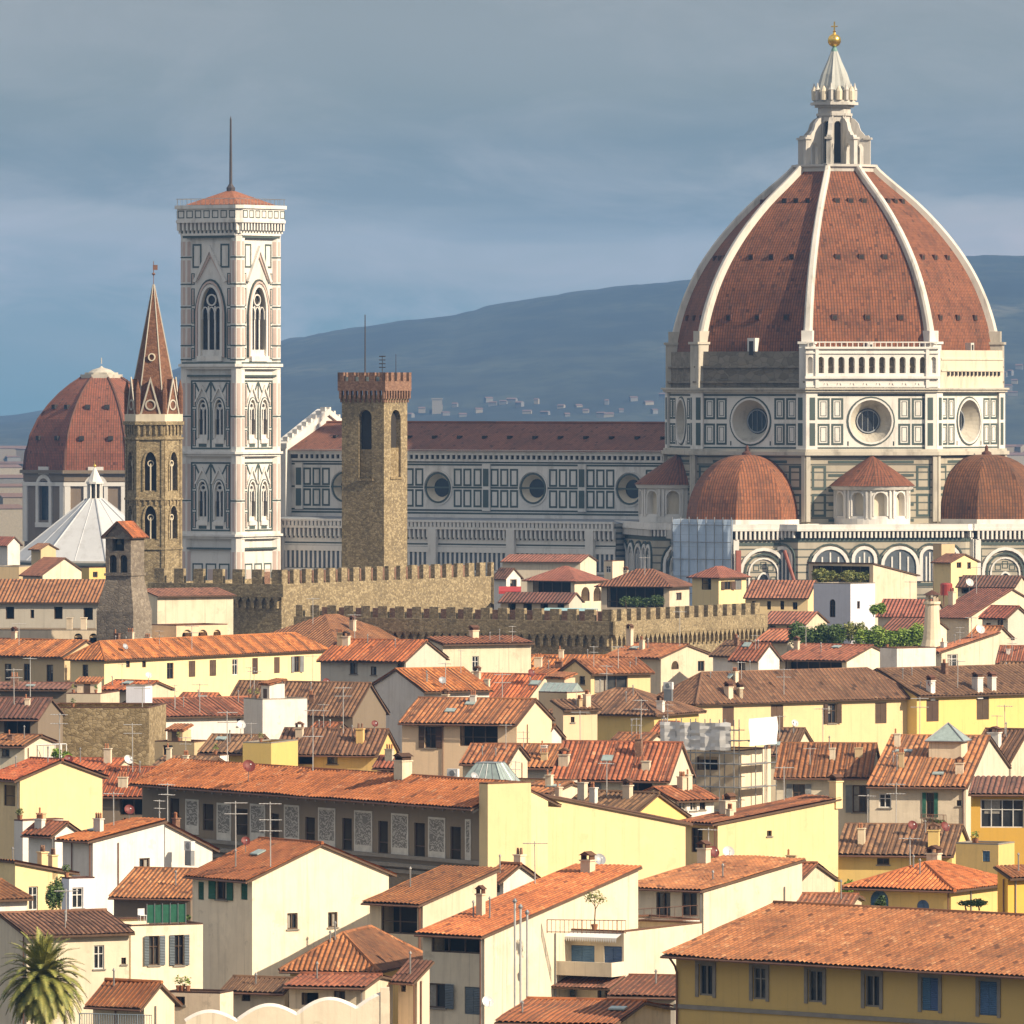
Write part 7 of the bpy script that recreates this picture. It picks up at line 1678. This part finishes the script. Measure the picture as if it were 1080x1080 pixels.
for key, px, t, h, lab, c, r in [
 ('f2',178,.1,.9,'grey dish by the eaves of the yellow palace wing','grey',.5),('g1',172,.3,1.0,'white dish on the shed below the yellow palace','white',.5),('o',344,.7,1.2,'red dish above the broad faded striped roof','red',.55),
 ('n',486,.3,.9,'grey dish on the low orange roof beside the grey house','grey',.55),('r1',395,.4,1.0,'red dish by the brown roof below the grey house','red',.45),('w5',560,.3,1.2,'dark red dish beside the small orange roofed house','red',.6),
 ('w7',612,.3,1.2,'red dish on the low cream flat house in mid town','red',.6),('x3b',1003,.4,1.4,'white dish on the large sloping red roof at far right','white',.75),('x6',905,.05,1.6,'left white dish of the pair at the roof garden','white',.6),
 ('x6',914,.05,1.5,'right white dish of the pair at the roof garden','white',.6),('x8',1046,.7,1.0,'large white dish beside the steep lean-to roof','white',.8),('x16',838,.4,1.0,'tan white dish by the dark roof near the scaffolding','white',.5),
 ('x11b',1040,.1,1.0,'dark red dish on the orange palace extension','red',.55),('y2',962,.3,.9,'left red dish on the mottled striped roof','red',.55),('y2',996,.3,.8,'right red dish on the mottled striped roof','red',.6),
 ('q1',72,.8,.8,'red dish behind the yellow gabled house','red',.55),('q4',117,.9,.9,'red brown dish on the white lit house roof','red',.55),('q10',259,.3,.9,'red dish over the green shutters of the cream gable house','red',.45),
 ('s1',262,.02,1.4,'big red dish in front of the dark decorated palace','red',.72),('q2',135,.4,1.2,'white dish above the dark windowed house','white',.6),('k',254,.5,1.0,'white dish on the short striped brown roof','white',.6),('tb',492,.2,1.2,'dark dish beside the green glass roof lantern','grey',.5)]:
    dish(key, px, t, h, lab, c, r*.75)
dish('s2',632,0,0,'grey dish fixed to the huge blank yellow wall','grey',.5,wall=907)
dish('y1',768,0,0,'white dish on the tall pale yellow gable wall','white',.5,wall=899)
dish('y1',752,0,0,'red dish on the tall pale yellow gable corner','red',.5,wall=899)
dish('z2',514,0,0,'round white dish low on the front house wall','white',.42,wall=1057)
# air conditioners
for key, px, py, lab in (('tb',478,820,'white air conditioner unit left of the glass roof lantern'),('q4b',200,897,'small white air conditioner on the white sloping wall'),('w9',705,727,'white air conditioner on the low brown hipped roof')):
    H_ = HOUSES[key]; p = at(px, py, H_.Y-1.0); o = thing('air_conditioner', lab, 'air conditioner', p, H_.root.rotation_euler.z); m = MB(); m.box(-.5,.5,-.2,.2,0,.75); m.build('casing', WM, o); m = MB(); m.lathe([(.28,-.001),(.26,.03),(.02,.03)], 14); f = m.build('fan_grille', METAL, o); f.location = (0,-.2,.38); f.rotation_euler = (R_(90),0,0); m = MB(); m.box(-.45,.45,-.18,.18,-1.2,0); m.build('stand', METAL, o)

# ------------------------------------------------------------------ everyday roof details on every house: chimneys, vent pipes, dormers, terrace huts
rq = random.Random(23)
PIPE = flat('vent_pipe', (.30,.29,.28), .5, .4)
for H_ in list(HOUSES.values()):
    if H_.Y > 1010 or H_.key in ('z5','h2','y7','s1','s3','z4b','q10b','tb','x14'): continue
    L, R = H_.L, H_.R
    if H_.roof == 'flat':
        if L > 3.5 and R > 3.5 and H_.key not in ('x6','h','sc'):
            x = -rq.uniform(1.4, L-1.2); y = R*rq.uniform(.45,.6); z = H_.ze-.6; w, h = rq.uniform(.8,1.3), rq.uniform(1.7,2.3); m = MB(); m.box(x-w,x+w,y-.9,y+.9,z,z+h); hut = m.build('roof_hut', H_.wall.data.materials[0], H_.root)
            m = MB(); tile_face(m, [(x-w-.2,y-1.1,z+h),(x+w+.2,y-1.1,z+h),(x+w+.2,y+1.1,z+h+.5),(x-w-.2,y+1.1,z+h+.5)], .36, .08); slab(m, [(x-w-.2,y-1.1,z+h),(x+w+.2,y-1.1,z+h),(x+w+.2,y+1.1,z+h+.5),(x-w-.2,y+1.1,z+h+.5)]); m.build('hut_roof', TILE['clay'], hut); m = MB(); m.box(x-.35,x+.35,y-.94,y-.88,z+.05,z+1.6); m.build('door', WOOD, hut)
        for k in range(rq.randint(1,3)):
            x = -rq.uniform(.5, max(.6,L-.5)); m = MB(); m.lathe([(.12,H_.ze+.1),(.2,H_.ze+.45),(.17,H_.ze+.45)], 8, (x,.12)); po = m.build('plant_pot', flat('terracotta', (.38,.16,.08)), H_.root); leaf_mass('potted_plant', [(x,.12,H_.ze+.75,.3,.3,.36)], 50, .09, rq.choice((LG,LD,LO)), po, k+int(L*10))
        continue
    def slope_spot():
        if H_.roof in ('gR','sR'): return Vector((-L*rq.uniform(.08,.4), rq.uniform(.8,max(.9,R-.8)), 0))
        if H_.roof == 'hip': return Vector((-rq.uniform(.3,.7)*L, rq.uniform(.12,.4)*R, 0))
        return Vector((-rq.uniform(.7,max(.8,L-.7)), R*rq.uniform(.1,.42), 0))
    area = L*R; n_ = 1+int(area/75)
    for k in range(min(n_+(1 if H_.Y > 640 else 0), 6)):
        p = slope_spot(); p.z = H_.roofz(p.x, p.y); ty = rq.random(); ty = .5 if .72 <= ty < .86 else ty
        if H_.Y < 625: ty = .5 if ty < .85 else .95
        if ty < .42:
            w, h, d = rq.uniform(.4,.9), rq.uniform(.6,1.5), rq.uniform(.35,.6); m = MB(); m.box(p.x-w/2,p.x+w/2,p.y-d/2,p.y+d/2,p.z-.7,p.z+h); m.box(p.x-w/2-.06,p.x+w/2+.06,p.y-d/2-.06,p.y+d/2+.06,p.z+h,p.z+h+.08); ch = m.build('chimney', rq.choice((WALL['stained'],WALL['cream'],WALL['white'],BRICK,WALL['tan'])), H_.rf); m = MB()
            for q in range(rq.randint(1,3)): cx_ = p.x-w/2+w*(q+.5)/3; m.lathe([(.09,p.z+h+.08),(.075,p.z+h+.4),(.11,p.z+h+.42),(.02,p.z+h+.55)], 7, (cx_,p.y))
            m.build('chimney_pot', flat('terracotta', (.38,.16,.08)), ch)
        elif ty < .72:
            h = rq.uniform(.6,1.5); m = MB(); m.tube([(p.x,p.y,p.z-.2),(p.x,p.y,p.z+h)], .055, 6); m.lathe([(.11,p.z+h),(.1,p.z+h+.06),(.02,p.z+h+.18)], 7, (p.x,p.y)); m.build('vent_pipe', PIPE, H_.rf)
        elif ty < .86 and H_.roof in ('gL','sL'):
            w, h = .8, 1.05; m = MB(); z = p.z+.1; m.box(p.x-w,p.x+w,p.y-.7,p.y+1.6,z-.5,z+h); do = m.build('dormer', H_.wall.data.materials[0], H_.rf); m = MB()
            for sg in (-1,1): q = [(p.x+sg*(w+.2),p.y-.95,z+h-.05),(p.x+sg*(w+.2),p.y+1.7,z+h-.05),(p.x,p.y+1.7,z+h+.35),(p.x,p.y-.95,z+h+.35)]; tile_face(m, q, .36, .08); slab(m, q, .1)
            m.build('dormer_roof', TILE[H_.t], do); m = MB(); m.box(p.x-.4,p.x+.4,p.y-.74,p.y-.69,z+.15,z+h-.1); m.build('dormer_window', GLASS, do)
        else:
            k_ = math.atan2(H_.zr-H_.ze, H_.half) if H_.roof in ('gL','sL','hip') else 0; m = MB(); c_ = Vector((p.x,p.y,p.z+.16)); ux = Vector((.5,0,0)); uy = Vector((0,.4*math.cos(k_),.4*math.sin(k_)))
            if k_: m.extrude([c_-ux-uy,c_+ux-uy,c_+ux+uy,c_-ux+uy], (0,0,.1)); m.build('roof_light', PGL, H_.rf)
    if 640 < H_.Y and rq.random() < .5:
        p = slope_spot(); p.z = H_.roofz(p.x, p.y); h = rq.uniform(1.6,3.0); m = MB(); m.tube([(p.x,p.y,p.z-.3),(p.x,p.y,p.z+h)], .035, 5)
        for q in range(rq.randint(1,2)):
            z = p.z+h-.1-.6*q; m.tube([(p.x-.6,p.y,z),(p.x+.6,p.y,z)], .028, 4)
            for i in range(5): m.tube([(p.x-.5+i*.25,p.y-.25,z),(p.x-.5+i*.25,p.y+.25,z)], .018, 4)
        m.build('aerial', AERM, H_.rf)
    # pipes and cables down the visible walls
    if H_.Y < 860:
        for k in range(rq.randint(0,2)):
            m = MB(); r_ = .05
            if rq.random() < .5: x = -rq.uniform(.2,max(.3,L-.3)); x = -.2 if any(h['s0']-.6 < -x < h['s1']+.6 for h in H_.hl) else x; m.tube([(x,-.08,H_.ze-.3),(x,-.08,1)], r_, 6)
            else: y = rq.uniform(.3,max(.4,R*.9)); y = .25 if any(h['s0']-.6 < y < h['s1']+.6 for h in H_.hr) else y; m.tube([(.08,y,min(H_.ze,H_.zr)-.3),(.08,y,1)], r_, 6)
            m.build('downpipe', rq.choice((RUST,PIPE)), H_.root)
